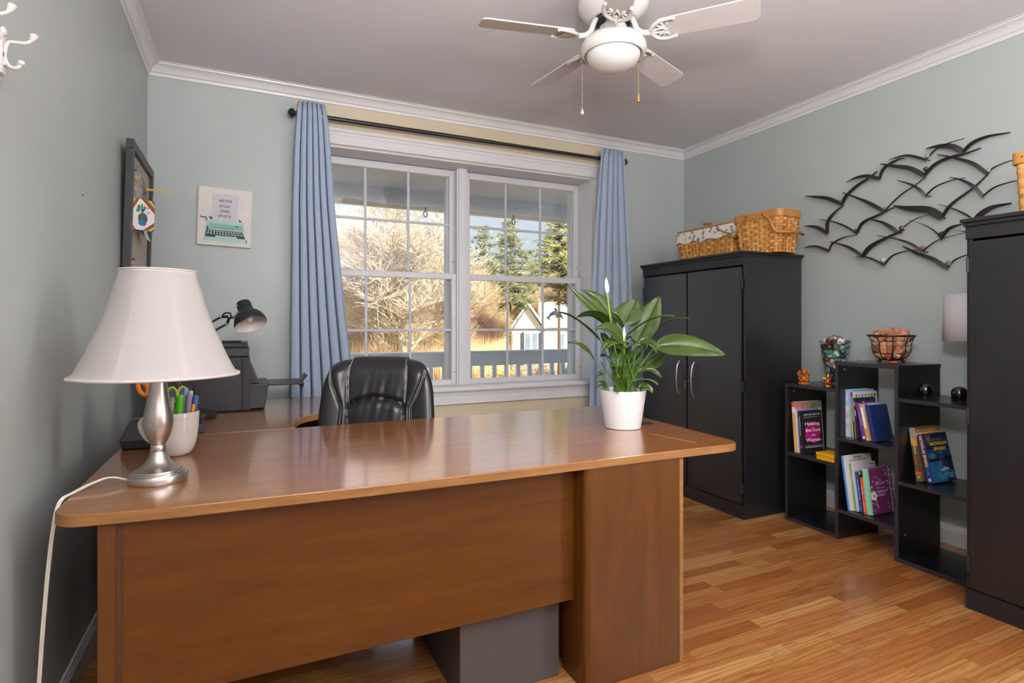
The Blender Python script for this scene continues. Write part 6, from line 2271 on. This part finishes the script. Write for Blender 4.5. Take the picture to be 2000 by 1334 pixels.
# wire bowl of salt crystals
BX, BY_, BZ = 3.135, 1.882, 0.9845
bw = thing('salt_lamp_bowl', 'black wire bowl holding peach salt crystals on the tallest tower', 'bowl', (BX, BY_, BZ))
M_wire = pm('1c1a19', 0.4, 0.4)
prof = [(0.106, 0.146), (0.100, 0.132), (0.091, 0.108), (0.090, 0.082), (0.084, 0.056), (0.068, 0.032), (0.045, 0.018)]
PC = [(p[0], p[2]) for p in curve([(r, 0, zz) for r, zz in prof], 5)]
b = MB().tube([(0.106 * math.cos(a), 0.106 * math.sin(a), 0.146) for a in [i * PI / 24 for i in range(48)]], 0.0048, 8, closed=True)
b.tube([(0.110 * math.cos(a), 0.110 * math.sin(a), 0.147 + 0.002 * math.sin(24 * a)) for a in [i * PI / 48 for i in range(96)]], 0.0022, 6, closed=True)
b.build('rim', M_wire, bw, smooth=60)
for k in range(9):
    a = 2 * PI * k / 9 + 0.28
    MB().tube([(r * math.cos(a), r * math.sin(a), zz) for r, zz in PC], 0.0024, 8).build('rib', M_wire, bw, smooth=60)
b = MB()
for zz in (0.120, 0.098, 0.076, 0.054, 0.034):
    r_ = min(PC, key=lambda p: abs(p[1] - zz))[0]
    b.tube([(r_ * math.cos(a), r_ * math.sin(a), zz) for a in [i * PI / 20 for i in range(40)]], 0.0008, 5, closed=True)
b.tube([(0.045 * math.cos(a), 0.045 * math.sin(a), 0.018) for a in [i * PI / 16 for i in range(32)]], 0.003, 6, closed=True)
b.build('wire_rings', M_wire, bw, smooth=60)
for k in range(4):
    a = 2 * PI * k / 4 + 0.5
    b = MB().ball((0.052 * math.cos(a), 0.052 * math.sin(a), 0.0098), 0.0096, 12, 8)
    b.build('foot', M_wire, bw, smooth=60)
b = MB().tube(curve([(0.04, 0.05, 0.02), (0.14, 0.09, 0.004), (0.195, 0.12, 0.004), (0.228, 0.12, -0.015), (0.235, 0.10, -0.35), (0.24, 0.02, -0.75), (0.235, -0.02, -0.93), (0.19, -0.06, -0.976), (0.14, -0.12, -0.978)]), 0.0026, 6)
b.build('power_cord', pm('2b2724', 0.5), bw, smooth=60)


def salt(c):
    t = NT('salt_crystal')
    t.set(0.4, 0, 0.5)
    a = lin(c)
    f = t.noise(t.coord(), 2.2, 4)
    t.l(t.ramp(f, [(0.3, tuple(x * 0.75 for x in a[:3]) + (1,)), (0.7, a)]), t.b.inputs['Base Color'])
    t.b.inputs['Subsurface Weight'].default_value = 0.3
    t.b.inputs['Subsurface Scale'].default_value = 0.012
    return t.mat


sp_ = []
for k, (c, nm) in enumerate((('c98a68', 'peach'), ('d2a488', 'pale peach'), ('b05c36', 'deep orange'), ('e0cfc4', 'pinkish white'), ('a5704f', 'brownish orange'))):
    sp_.append((rock(200 + k, 0.8), salt(c), nm))
firsts = {}


def crystal(loc, size, k=None):
    k = rs.choice((0, 0, 1, 1, 2, 2, 3, 4)) if k is None else k
    b, m, nm = sp_[k]
    rt = (rs.uniform(0, 6), rs.uniform(0, 6), rs.uniform(0, 6))
    if k not in firsts:
        firsts[k] = lump(b, 'salt_crystal', m, loc, size, rt, '%s salt crystal chunk in the black wire bowl' % nm, 'salt crystal', 'salt crystals in the wire bowl', 20)
        return firsts[k]
    o = firsts[k].copy()
    col.objects.link(o)
    place(o, loc, size, rt)
    return o


for zz, n in ((0.044, 8), (0.074, 11), (0.104, 11), (0.132, 11)):
    R = min(PC, key=lambda p: abs(p[1] - zz))[0] - 0.0265
    a0 = rs.uniform(0, 6)
    for i in range(n):
        a = a0 + 2 * PI * i / n
        crystal((BX + R * math.cos(a), BY_ + R * math.sin(a), BZ + zz + rs.uniform(-0.005, 0.005)), rs.uniform(0.025, 0.029))
for i in range(16):
    a, r_ = rs.uniform(0, 2 * PI), 0.078 * math.sqrt(rs.random())
    crystal((BX + r_ * math.cos(a), BY_ + r_ * math.sin(a), BZ + 0.146 + 0.020 * (1 - (r_ / 0.09) ** 2)), rs.uniform(0.024, 0.032), rs.choice((0, 1, 1, 4)))
lump(rock(400, 0.7), 'salt_crystal', salt('d96a30'), (BX - 0.062, BY_ - 0.045, BZ + 0.0075), (0.024, 0.010, 0.010), (0, 0, -0.9), 'loose orange salt sliver lying under the wire bowl', 'salt crystal')
lump(rock(402, 0.7), 'salt_crystal', salt('a8553a'), (3.10, 2.035, BZ + 0.006), (0.012, 0.008, 0.0085), (0, 0, 0.4), 'tiny russet crystal chip lying at the left end of the tallest tower top', 'salt crystal')

# polished black balls on stands, small lamp
M_obs = pm('0b0b0c', 0.06, coat=1.0, var=0.2)
for (x, y, lab) in ((3.045, 1.663, 'polished black stone ball on a ring stand beside the tallest tower'), (3.050, 1.517, 'polished black stone ball on a ring stand in front of the small lamp')):
    o = thing('stone_ball', lab, 'ball', (x, y, 0.8225))
    MB().lathe([(0.0, 0), (0.017, 0), (0.018, 0.004), (0.014, 0.007), (0.016, 0.011), (0.012, 0.011), (0.0, 0.008)], 24).build('stand', pm('4a4642', 0.25, 0.7), o, smooth=40)
    MB().ball((0, 0, 0.0425), 0.0335, 28, 18).build('ball', M_obs, o, smooth=70)
sl = thing('table_lamp', 'small table lamp with a plain white drum shade half hidden by the right cabinet', 'table lamp', (3.215, 1.540, 0.8225))
MB().box(-0.075, 0.075, -0.06, 0.06, 0, 0.036).build('base', pm('19191b', 0.3, coat=0.3), sl, bevel=0.003)
MB().tube([(0, 0, 0.036), (0, 0, 0.33)], 0.007, 10).build('stem', pm('9a9a9c', 0.3, 1.0), sl, smooth=40)
b = MB().grid(lambda u, v: ((0.122 - 0.004 * v) * math.cos(2 * PI * u), (0.122 - 0.004 * v) * math.sin(2 * PI * u), 0.288 + 0.228 * v), 60, 3, wrap=True)
b.build('lamp_shade', fabric('drum_shade_fabric', 'dcd8dc', 0.25), sl, smooth=80, solid=0.002)
b = MB().tube([(0.12 * math.cos(a), 0.12 * math.sin(a), 0.50) for a in (0.3, 0.3 + PI)], 0.0015, 6)
b.tube([(0.12 * math.cos(a), 0.12 * math.sin(a), 0.50) for a in (1.9, 1.9 + PI)], 0.0015, 6)
b.tube([(0, 0, 0.33), (0, 0, 0.50)], 0.002, 6)
b.build('shade_spider', M_chrome, sl)
b = MB().tube(curve([(0.06, 0.03, 0.01), (0.16, 0.02, 0.004), (0.215, 0.02, -0.02), (0.225, 0.03, -0.16), (0.222, 0.07, -0.28), (0.228, 0.08, -0.40), (0.230, 0.02, -0.60), (0.225, -0.05, -0.79), (0.15, -0.10, -0.817)]), 0.0030, 6)
b.build('power_cord', pm('b3a894', 0.5), sl, smooth=60)
ex = thing('extension_cord', 'pale thin cord hanging on the wall behind the lowest tower', 'cord', (3.44, 2.2, 0.3))
b = MB().tube(curve([(3.448, 2.37, 0.40), (3.449, 2.33, 0.31), (3.447, 2.27, 0.22), (3.446, 2.20, 0.13), (3.43, 2.12, 0.02), (3.42, 2.0, 0.006)]), 0.003, 6)
b.build('cord', pm('c9c2b4', 0.5), ex, world=True, smooth=60)

# dolphin sun-catcher stuck on the right lower pane, paper tag on the floor
DPX = lambda x, y: on_y(1060 + x / 25.0, 590 + y / 25.0, YB + 0.165)
dol = thing('suncatcher', 'small grey dolphin sun-catcher on the right window pane', 'sun-catcher', tuple(DPX(620, 560)))


def dpoly(nm, pts, mat, y0, y1):
    P = [DPX(*p) for p in pts]
    b = MB().prism([(p.x, p.z) for p in P], y0, y1, 'y')
    return b.build(nm, mat, dol, world=True, bevel=0.0006)


M_dol, M_doll, M_lead = pm('6f7580', 0.3, coat=0.3), pm('8f97a8', 0.25, coat=0.4), pm('4d4f55', 0.4, 0.5)
yd = YB + 0.1555 + 0.0165
body = [(300, 720), (320, 620), (400, 520), (500, 450), (640, 430), (760, 460), (860, 520), (930, 620), (1010, 780), (990, 830), (930, 780), (840, 720), (700, 655), (560, 640), (440, 670), (350, 740)]
dpoly('body', body, M_dol, yd - 0.006, yd - 0.001)
dpoly('belly', [(500, 460), (740, 470), (860, 560), (840, 640), (720, 625), (520, 620)], M_doll, yd - 0.0068, yd - 0.006)
dpoly('dorsal_fin', [(600, 440), (580, 360), (575, 290), (630, 280), (700, 340), (740, 430)], M_dol, yd - 0.006, yd - 0.001)
dpoly('tail', [(350, 720), (290, 690), (220, 730), (150, 765), (180, 800), (250, 800), (300, 840), (330, 910), (355, 870), (340, 800)], M_dol, yd - 0.006, yd - 0.001)
dpoly('flipper', [(680, 650), (800, 700), (700, 770), (640, 780), (650, 720)], M_dol, yd - 0.006, yd - 0.001)
pt = thing('paper_tag', 'small white paper tag sticking up from the floor by the desk end panel', 'paper tag', (-0.44, 1.80, 0.0))
b = MB()
g0 = on_x(166, 1305, -0.49)
b.add([(-0.494, 1.795, 0.022), (-0.494, 1.835, 0.022), (-0.455, 1.835, 0.030), (-0.455, 1.795, 0.030)], [(0, 1, 2, 3)])
b.build('tag', pm('dcd8d6', 0.7), pt, world=True, solid=0.0008)


# ------------------------------------------------------------------ porch outside the window
M_pw = pm('cfd3da', 0.55, var=0.03, scale=2)
M_pc = pm('d0d1d6', 0.7, var=0.03, scale=2)
tag(MB().box(-5, 12, YO + 0.01, 6.45, -0.20, -0.08).build('porch_floor', pm('9a9893', 0.8, var=0.08)), 'grey porch floor outside the window', 'porch floor', kind='structure')
tag(MB().box(-5, 12, YO + 0.01, 6.20, 2.62, 2.72).build('porch_ceiling', M_pc), 'pale porch ceiling outside the window', 'porch ceiling', kind='structure')
tag(MB().box(-5, 12, 5.93, 6.08, 2.475, 2.62).build('porch_beam', M_pc), 'grey painted beam along the porch edge', 'porch beam', kind='structure')
tag(MB().box(-5, 12, 6.085, 6.125, 2.452, 2.70).build('trim_8', pm('eadbbd', 0.6, var=0.02, scale=2)), 'cream fascia board under the porch eave', 'fascia', kind='structure')
tag(MB().box(XL - 1.5, XR + 6, -6.0, 6.35, 2.96, 3.05).build('roof', pm('5c564f', 0.9, var=0.2)), 'dark roof over the room and porch', 'roof', kind='structure')

rl = thing('porch_railing', 'white porch railing with square balusters outside the window', 'railing', (2.6, 6.0, -0.08))
b = MB().box(-1.0, 7.0, 5.965, 6.005, 0.722, 0.868)
b.box(-1.0, 7.0, 5.94, 6.03, 0.868, 0.892)
b.build('top_rail', M_pw, rl, world=True, bevel=0.004)
MB().box(-1.0, 7.0, 5.965, 6.005, 0.02, 0.09).build('bottom_rail', M_pw, rl, world=True, bevel=0.004)
x = 0.60
while x < 4.6:
    MB().box(x, x + 0.043, 5.968, 6.002, 0.09, 0.722).build('baluster', M_pw, rl, world=True)
    x += 0.1515
MB().prism([(3.42, 0.50), (3.50, 0.50), (3.66, 0.73), (3.58, 0.73)], 5.94, 5.96, 'y').build('brace', M_pw, rl, world=True)
M_hk = pm('35373c', 0.4, 0.6)
for (u, lab) in ((831, 'dark eye hook hanging from the porch beam seen through the left window'), (1003, 'dark eye hook hanging from the porch beam seen through the right window')):
    p = on_y(u, 417, 6.0)
    o = thing('eye_hook', lab, 'hook', (p.x, 6.0, 2.474))
    b = MB().tube([(0, 0, 0), (0, 0, -0.045)], 0.006, 8)
    b.tube([(0.020 * math.sin(a), 0, -0.075 + 0.032 * math.cos(a)) for a in [i * PI / 10 for i in range(20)]], 0.006, 8, closed=True)
    b.build('hook', M_hk, o, smooth=60)


# ------------------------------------------------------------------ yard, trees and house
def ground_z(x, y):
    if y < 46:
        return -0.55 - 0.045 * max(0, y - 6)
    return -2.35 + 0.10 * max(0, y - 66)


def ground_mat():
    t = NT('dry_lawn')
    t.set(0.95, 0, 0.1)
    v = t.coord()
    f = t.noise(v, 0.35, 5, 0.65)
    g = t.noise(v, 6, 3)
    a = t.ramp(f, [(0.35, lin('8f7a5c')), (0.5, lin('b09a7a')), (0.65, lin('c9bba2'))])
    t.l(t.mix(t.math('MULTIPLY', g, 0.35), a, lin('7a6a50')), t.b.inputs['Base Color'])
    return t.mat


b = MB().grid(lambda u, v: (-60 + 160 * u, 6.3 + 110 * v, ground_z(0, 6.3 + 110 * v)), 30, 60)
tag(b.build('ground', ground_mat(), smooth=60), 'tan dry lawn sloping away beyond the porch', 'ground', kind='structure')


def bark(name, a, b_):
    t = NT(name)
    t.set(0.9, 0, 0.2)
    f = t.noise(t.coord((1, 1, 0.3)), 5, 4)
    t.l(t.ramp(f, [(0.3, lin(a)), (0.7, lin(b_))]), t.b.inputs['Base Color'])
    return t.mat


M_bark = bark('pale_bark', 'b5a184', 'dccbb0')
M_bark2 = bark('tan_twigs', 'b89c74', 'd9c09c')
M_bark3 = bark('russet_twigs', 'a88270', 'c9a48c')
M_bark4 = bark('dark_bark', '5a4a3a', '7c6650')


def stick(b, p, q, r0, r1, n=4):
    d = q - p
    u = d.orthogonal().normalized()
    w = d.normalized().cross(u)
    k = len(b.v)
    for c, r in ((p, r0), (q, r1)):
        for j in range(n):
            a = 2 * PI * j / n
            b.v.append(tuple(c + u * (r * math.cos(a)) + w * (r * math.sin(a))))
    for j in range(n):
        j2 = (j + 1) % n
        b.f.append((k + j, k + j2, k + n + j2, k + n + j))
        b.m.append(0)


def bare_tree(seed, height, spread, rmin, levels=5, lean=0.0, first=0.22, kids=(4, 6)):
    """trunk mesh and twig mesh of a leafless tree standing at the origin"""
    r = random.Random(seed)
    tr, tw = MB(), MB()

    def grow(p, d, L, rad, lev):
        n = 3
        for i in range(n):
            d2 = (d + Vector((r.gauss(0, 1), r.gauss(0, 1), r.gauss(0, 0.6))) * 0.14 + Vector((0, 0, 0.05))).normalized()
            q = p + d2 * (L / n)
            ra, rb_ = rad * (1 - 0.25 * i / n), rad * (1 - 0.25 * (i + 1) / n)
            stick(tr if lev <= 1 else tw, p, q, max(ra, rmin), max(rb_, rmin * 0.8), 6 if lev <= 1 else 3)
            if lev < levels and (i > 0 or lev > 0):
                for _ in range(r.randint(1, 2) if lev > 0 else r.randint(kids[0] // 2, kids[1] // 2)):
                    side = Vector((r.gauss(0, 1), r.gauss(0, 1), 0)).normalized()
                    nd = (d2 * r.uniform(0.5, 1.0) + side * r.uniform(0.5, 1.0) * spread + Vector((0, 0, 0.25))).normalized()
                    grow(q, nd, L * r.uniform(0.55, 0.78), rb_ * r.uniform(0.45, 0.65), lev + 1)
            p, d = q, d2
        if lev < levels:
            for _ in range(2):
                nd = (d + Vector((r.gauss(0, 1), r.gauss(0, 1), r.gauss(0, 0.5))) * 0.5 * spread).normalized()
                grow(p, nd, L * r.uniform(0.6, 0.8), rad * 0.6, lev + 1)
    grow(Vector((0, 0, -0.1)), Vector((lean, 0, 1)).normalized(), height * 0.36, height * 0.020, 0)
    return tr, tw


def plant_tree(kind, loc, label, name='bare_tree', scale=1.0, rz=0.0, group=None):
    tr, tw, m1, m2 = kind
    o = thing(name, label, 'tree', loc, rz, group)
    o.scale = (scale,) * 3
    tr.build('trunk', m1, o, smooth=60)
    tw.build('twigs', m2, o)
    return o


near = bare_tree(4, 5.6, 1.25, 0.006, 5, -0.05)
t = at_depth(800, 690, 13.5)
plant_tree((*near, M_bark, M_bark), (t.x, t.y, ground_z(0, t.y)), 'nearest pale spreading bare tree seen through the left window', rz=0.6)
kinds = [(*bare_tree(21, 9.0, 0.85, 0.009, 5), M_bark2, M_bark2), (*bare_tree(22, 10.0, 0.75, 0.010, 5), M_bark, M_bark2), (*bare_tree(23, 8.0, 1.0, 0.009, 5), M_bark3, M_bark3), (*bare_tree(29, 6.0, 1.1, 0.008, 5), M_bark2, M_bark2)]
srcs = {}
rt = random.Random(3)
spots = []
for i in range(7):
    spots.append((660 + 36 * i + rt.uniform(-10, 10), rt.uniform(17, 23), rt.choice((0, 1, 3)), rt.uniform(0.46, 0.60)))
for i in range(8):
    spots.append((655 + 33 * i + rt.uniform(-12, 12), rt.uniform(26, 34), rt.choice((0, 1)), rt.uniform(0.60, 0.76)))
for i in range(7):
    spots.append((898 + 9 * i + rt.uniform(-4, 4), rt.uniform(26, 34), 2 if i < 5 else 0, rt.uniform(0.36, 0.46)))
for i in range(10):
    spots.append((640 + 52 * i + rt.uniform(-12, 12), rt.uniform(56, 66), rt.choice((0, 1)), rt.uniform(0.75, 1.0)))
for (u, d, k, s) in spots:
    p = at_depth(u, 690, d)
    lab = 'russet bare tree in the thicket below the evergreens in the right window' if k == 2 else 'tan leafless tree in the thicket beyond the porch'
    grp = 'russet bare trees beyond the porch' if k == 2 else 'tan bare trees beyond the porch'
    loc = (p.x, p.y, ground_z(0, p.y))
    if k not in srcs:
        srcs[k] = plant_tree(kinds[k], loc, lab, scale=s, rz=rt.uniform(0, 6), group=grp)
    else:
        o = copy_tree(srcs[k])
        o.location, o.scale, o.rotation_euler = loc, (s, s, s), (0, 0, rt.uniform(0, 6))
        o['label'], o['group'] = lab, grp


def needles(name, a, b_, c):
    t = NT(name)
    t.set(0.8, 0, 0.2)
    f = t.noise(t.coord(), 1.7, 4)
    t.l(t.ramp(f, [(0.32, lin(a)), (0.5, lin(b_)), (0.68, lin(c))]), t.b.inputs['Base Color'])
    return t.mat


def evergreen(seed, height, rad, whorls, nb, tuft, droop, mat, label, loc, bare=0.15, shp=2.2):
    r = random.Random(seed)
    o = thing('evergreen_tree', label, 'tree', loc)
    tr, fo = MB(), MB()
    stick(tr, Vector((0, 0, -0.2)), Vector((0, 0, height)), height * 0.011, 0.02, 7)
    for w in range(whorls):
        h = height * (bare + (1 - bare) * w / (whorls - 1))
        R = rad * (1 - min(1.0, max(0.0, (h / height - bare) / (1 - bare))) ** shp) * r.uniform(0.7, 1.12) + 0.15
        for k in range(nb):
            a = 2 * PI * k / nb + r.uniform(-0.4, 0.4) + w
            L = R * r.uniform(0.65, 1.1)
            d = Vector((math.cos(a), math.sin(a), 0))
            tip = Vector((0, 0, h)) + d * L + Vector((0, 0, -droop * L + r.uniform(-0.1, 0.25) * L))
            stick(tr, Vector((0, 0, h)), tip, 0.03, 0.012, 3)
            for j in range(max(2, int(L / (tuft * 0.42)))):
                f = r.uniform(0.25, 1.05)
                c = Vector((0, 0, h)).lerp(tip, f) + Vector((r.gauss(0, 1), r.gauss(0, 1), r.gauss(0, 0.5))) * tuft * 0.35
                for q in range(15):
                    v = Vector((r.gauss(0, 1), r.gauss(0, 1), r.gauss(0, 0.7) + 0.35)).normalized() * tuft * r.uniform(0.3, 0.75)
                    s = v.orthogonal().normalized() * tuft * 0.045
                    i = len(fo.v)
                    fo.v += [tuple(c - s), tuple(c + s), tuple(c + v + s * 0.4), tuple(c + v - s * 0.4)]
                    fo.f.append((i, i + 1, i + 2, i + 3))
                    fo.m.append(0)
    tr.build('trunk', M_bark4, o, smooth=60)
    fo.build('foliage', mat, o)
    return o


M_n1 = needles('spruce_needles', '5f6547', '8b8c62', 'b3aa7b')
M_n2 = needles('pine_needles', '85854e', 'a6a263', 'c9c081')
for (u, d, top, rad, wh, nb, tf, dr, m, lab, sd, br) in (
        (945, 36, 448, 2.1, 14, 8, 0.60, 0.06, M_n1, 'broad dark evergreen behind the left panes of the right window', 1, 0.25),
        (997, 38, 436, 2.3, 15, 8, 0.60, 0.06, M_n1, 'tall layered evergreen in the middle of the right window', 2, 0.45),
        (905, 44, 470, 2.4, 14, 7, 0.65, 0.06, M_n1, 'distant evergreen behind the window mullion', 6, 0.2),
        (1092, 24, 420, 1.45, 13, 8, 0.42, -0.05, M_n2, 'yellow-green pine in front of the neighbouring house', 3, 0.56),
        (1130, 25, 445, 1.5, 12, 8, 0.42, -0.05, M_n2, 'yellow-green pine partly hidden by the right curtain', 5, 0.5)):
    p = at_depth(u, 690, d)
    gz = ground_z(0, p.y)
    zt_ = 1.19 + (634 - top) / 1105 * d
    evergreen(sd, zt_ - gz, rad, wh, nb, tf, dr, m, lab, (p.x, p.y, gz), br)

# neighbouring house
def siding():
    t = NT('cream_clapboard')
    t.set(0.7, 0, 0.2)
    w = t.n('TexWave', wave_type='BANDS', bands_direction='Z', wave_profile='SAW')
    w.inputs['Scale'].default_value = 1.3
    t.l(t.coord(), w.inputs['Vector'])
    t.l(t.ramp(w.outputs['Fac'], [(0.0, lin('b9ad93')), (0.12, lin('e0d6bf')), (1.0, lin('e6dcc6'))]), t.b.inputs['Base Color'])
    return t.mat


HD = 47.0
hs = thing('house', 'cream clapboard house with a white trimmed gable beyond the porch rail', 'house', tuple(at_depth(1031, 720, HD)), math.radians(-25))
M_sd, M_tr, M_sh2, M_rf = siding(), pm('f0ece2', 0.6), pm('4a5258', 0.6), pm('c4bba9', 0.9, var=0.12, scale=6)
hx = lambda u: (u - 1031) / 1105 * HD
hz = lambda v: (720 - v) / 1105 * HD
e, pk = hz(641), hz(592)
x0, x1 = hx(1003), hx(1060)
MB().prism([(x0, -1.0), (x1, -1.0), (x1, e), (0, pk - 0.25), (x0, e)], 0.0, 6.0, 'y').build('gable_wing', M_sd, hs)
MB().prism([(x1 - 0.02, -1.0), (hx(1175), -1.0), (hx(1175), hz(638)), (x1 - 0.02, hz(638))], 1.2, 9.0, 'y').build('wall', M_sd, hs)
b = MB()
for s, xe in ((-1, x0 - 0.30), (1, x1 + 0.30)):
    b.prism([(xe, e - 0.25), (xe, e - 0.05), (0, pk + 0.12), (0, pk - 0.12)], -0.35, 6.0, 'y')
b.prism([(1.1, hz(640)), (1.35, hz(640)), (4.6, hz(604)), (4.3, hz(604))], 0, 0.01, 'x') if False else None
b.build('gable_roof', M_rf, hs)
b = MB()
for s, xe in ((-1, x0 - 0.32), (1, x1 + 0.32)):
    b.prism([(xe, e - 0.30), (xe, e - 0.02), (0, pk + 0.16), (0, pk - 0.16)], -0.42, -0.30, 'y')
b.box(x0 - 0.1, x1 + 0.1, -0.05, 0.02, e - 0.42, e - 0.22)
b.box(x0 - 0.02, x0 + 0.16, -0.04, 0.02, -1.0, e - 0.3)
b.box(x1 - 0.16, x1 + 0.02, -0.04, 0.02, -1.0, e - 0.3)
b.build('trim', M_tr, hs)
MB().prism([(0.85, hz(640)), (5.2, hz(585)), (9.5, hz(640))], x1 - 0.1, hx(1180), 'x').build('main_roof', pm('cfc4ae', 0.9, var=0.12, scale=4), hs)
wx = [hx(1024), hx(1037), hx(1038.5), hx(1051)]
for a, c in ((wx[0], wx[1]), (wx[2], wx[3])):
    w = MB().box(a, c, -0.06, 0.01, -0.6, hz(648)).build('window', M_tr, hs)
    MB().box(a + 0.07, c - 0.07, -0.075, -0.055, -0.6, hz(651)).build('pane', pm('8e9aa6', 0.15, var=0.15, scale=3), w)
for a, c in ((hx(1017), hx(1023)), (hx(1052), hx(1058))):
    MB().box(a, c, -0.05, 0.01, -0.6, hz(648)).build('shutter', M_sh2, hs)
w = MB().box(hx(1096), hx(1106), 1.14, 1.21, -0.6, hz(650)).build('window', M_tr, hs)
MB().box(hx(1097.5), hx(1104.5), 1.12, 1.15, -0.6, hz(653)).build('pane', pm('8e9aa6', 0.15, var=0.15, scale=3), w)

# tall dry grass strip and shrubs
rg = random.Random(9)
b = MB()
for i in range(9000):
    u = rg.uniform(630, 990)
    d = rg.uniform(15, 26)
    p = at_depth(u, 690, d)
    gz = ground_z(0, p.y)
    h = (1.19 - (655 + rg.uniform(-8, 22) - 634) / 1105 * d) - gz
    h *= rg.uniform(0.75, 1.05)
    lx, ly = rg.gauss(0, 0.12), rg.gauss(0, 0.12)
    k = len(b.v)
    b.v += [(p.x - 0.012, p.y, gz), (p.x + 0.012, p.y, gz), (p.x + lx, p.y + ly, gz + h)]
    b.f.append((k, k + 1, k + 2))
    b.m.append(0)
tag(b.build('dry_grass', pm('d3b183', 0.9, var=0.2, scale=2)), 'tall orange-tan dry grass beyond the porch rail', 'grass', kind='stuff')
M_bush = needles('tan_shrub_leaves', '8c7434', 'b8964c', 'd6b875')
M_bush2 = needles('brown_shrub_leaves', '6b5238', '8f7050', 'b39470')
for (u, d, wd, ht, m, lab) in ((948, 15, 0.55, 0.75, M_bush, 'low golden shrub seen between the left balusters'), (985, 13, 0.55, 0.9, M_bush, 'golden shrub behind the middle balusters'),
                               (1012, 13.5, 0.55, 0.95, M_bush, 'golden shrub just right of the middle balusters'), (1054, 14, 0.35, 0.95, M_bush2, 'brown twiggy shrub behind the glazing bar'),
                               (1078, 13, 0.45, 1.0, M_bush2, 'brown twiggy shrub behind the right balusters'), (880, 14, 0.5, 0.7, M_bush2, 'brown shrub beside the left window mullion')):
    p = at_depth(u, 730, d)
    gz = ground_z(0, p.y)
    o = thing('shrub', lab, 'shrub', (p.x, p.y, gz))
    st_, lf = MB(), MB()
    for i in range(40):
        a, t_ = rg.uniform(0, 2 * PI), rg.uniform(0.1, 1)
        q = Vector((wd * t_ * math.cos(a), wd * t_ * math.sin(a), ht * rg.uniform(0.5, 1)))
        stick(st_, Vector((0, 0, 0)), q, 0.012, 0.006, 3)
        for j in range(30):
            c = q * rg.uniform(0.4, 1.0) + Vector((rg.gauss(0, 1), rg.gauss(0, 1), rg.gauss(0, 1))) * 0.07
            v = Vector((rg.gauss(0, 1), rg.gauss(0, 1), rg.gauss(0, 1))).normalized() * 0.045
            s = v.orthogonal().normalized() * 0.018
            k = len(lf.v)
            lf.v += [tuple(c - s), tuple(c + s), tuple(c + v + s), tuple(c + v - s)]
            lf.f.append((k, k + 1, k + 2, k + 3))
            lf.m.append(0)
    st_.build('stems', M_bark4, o)
    lf.build('foliage', m, o)
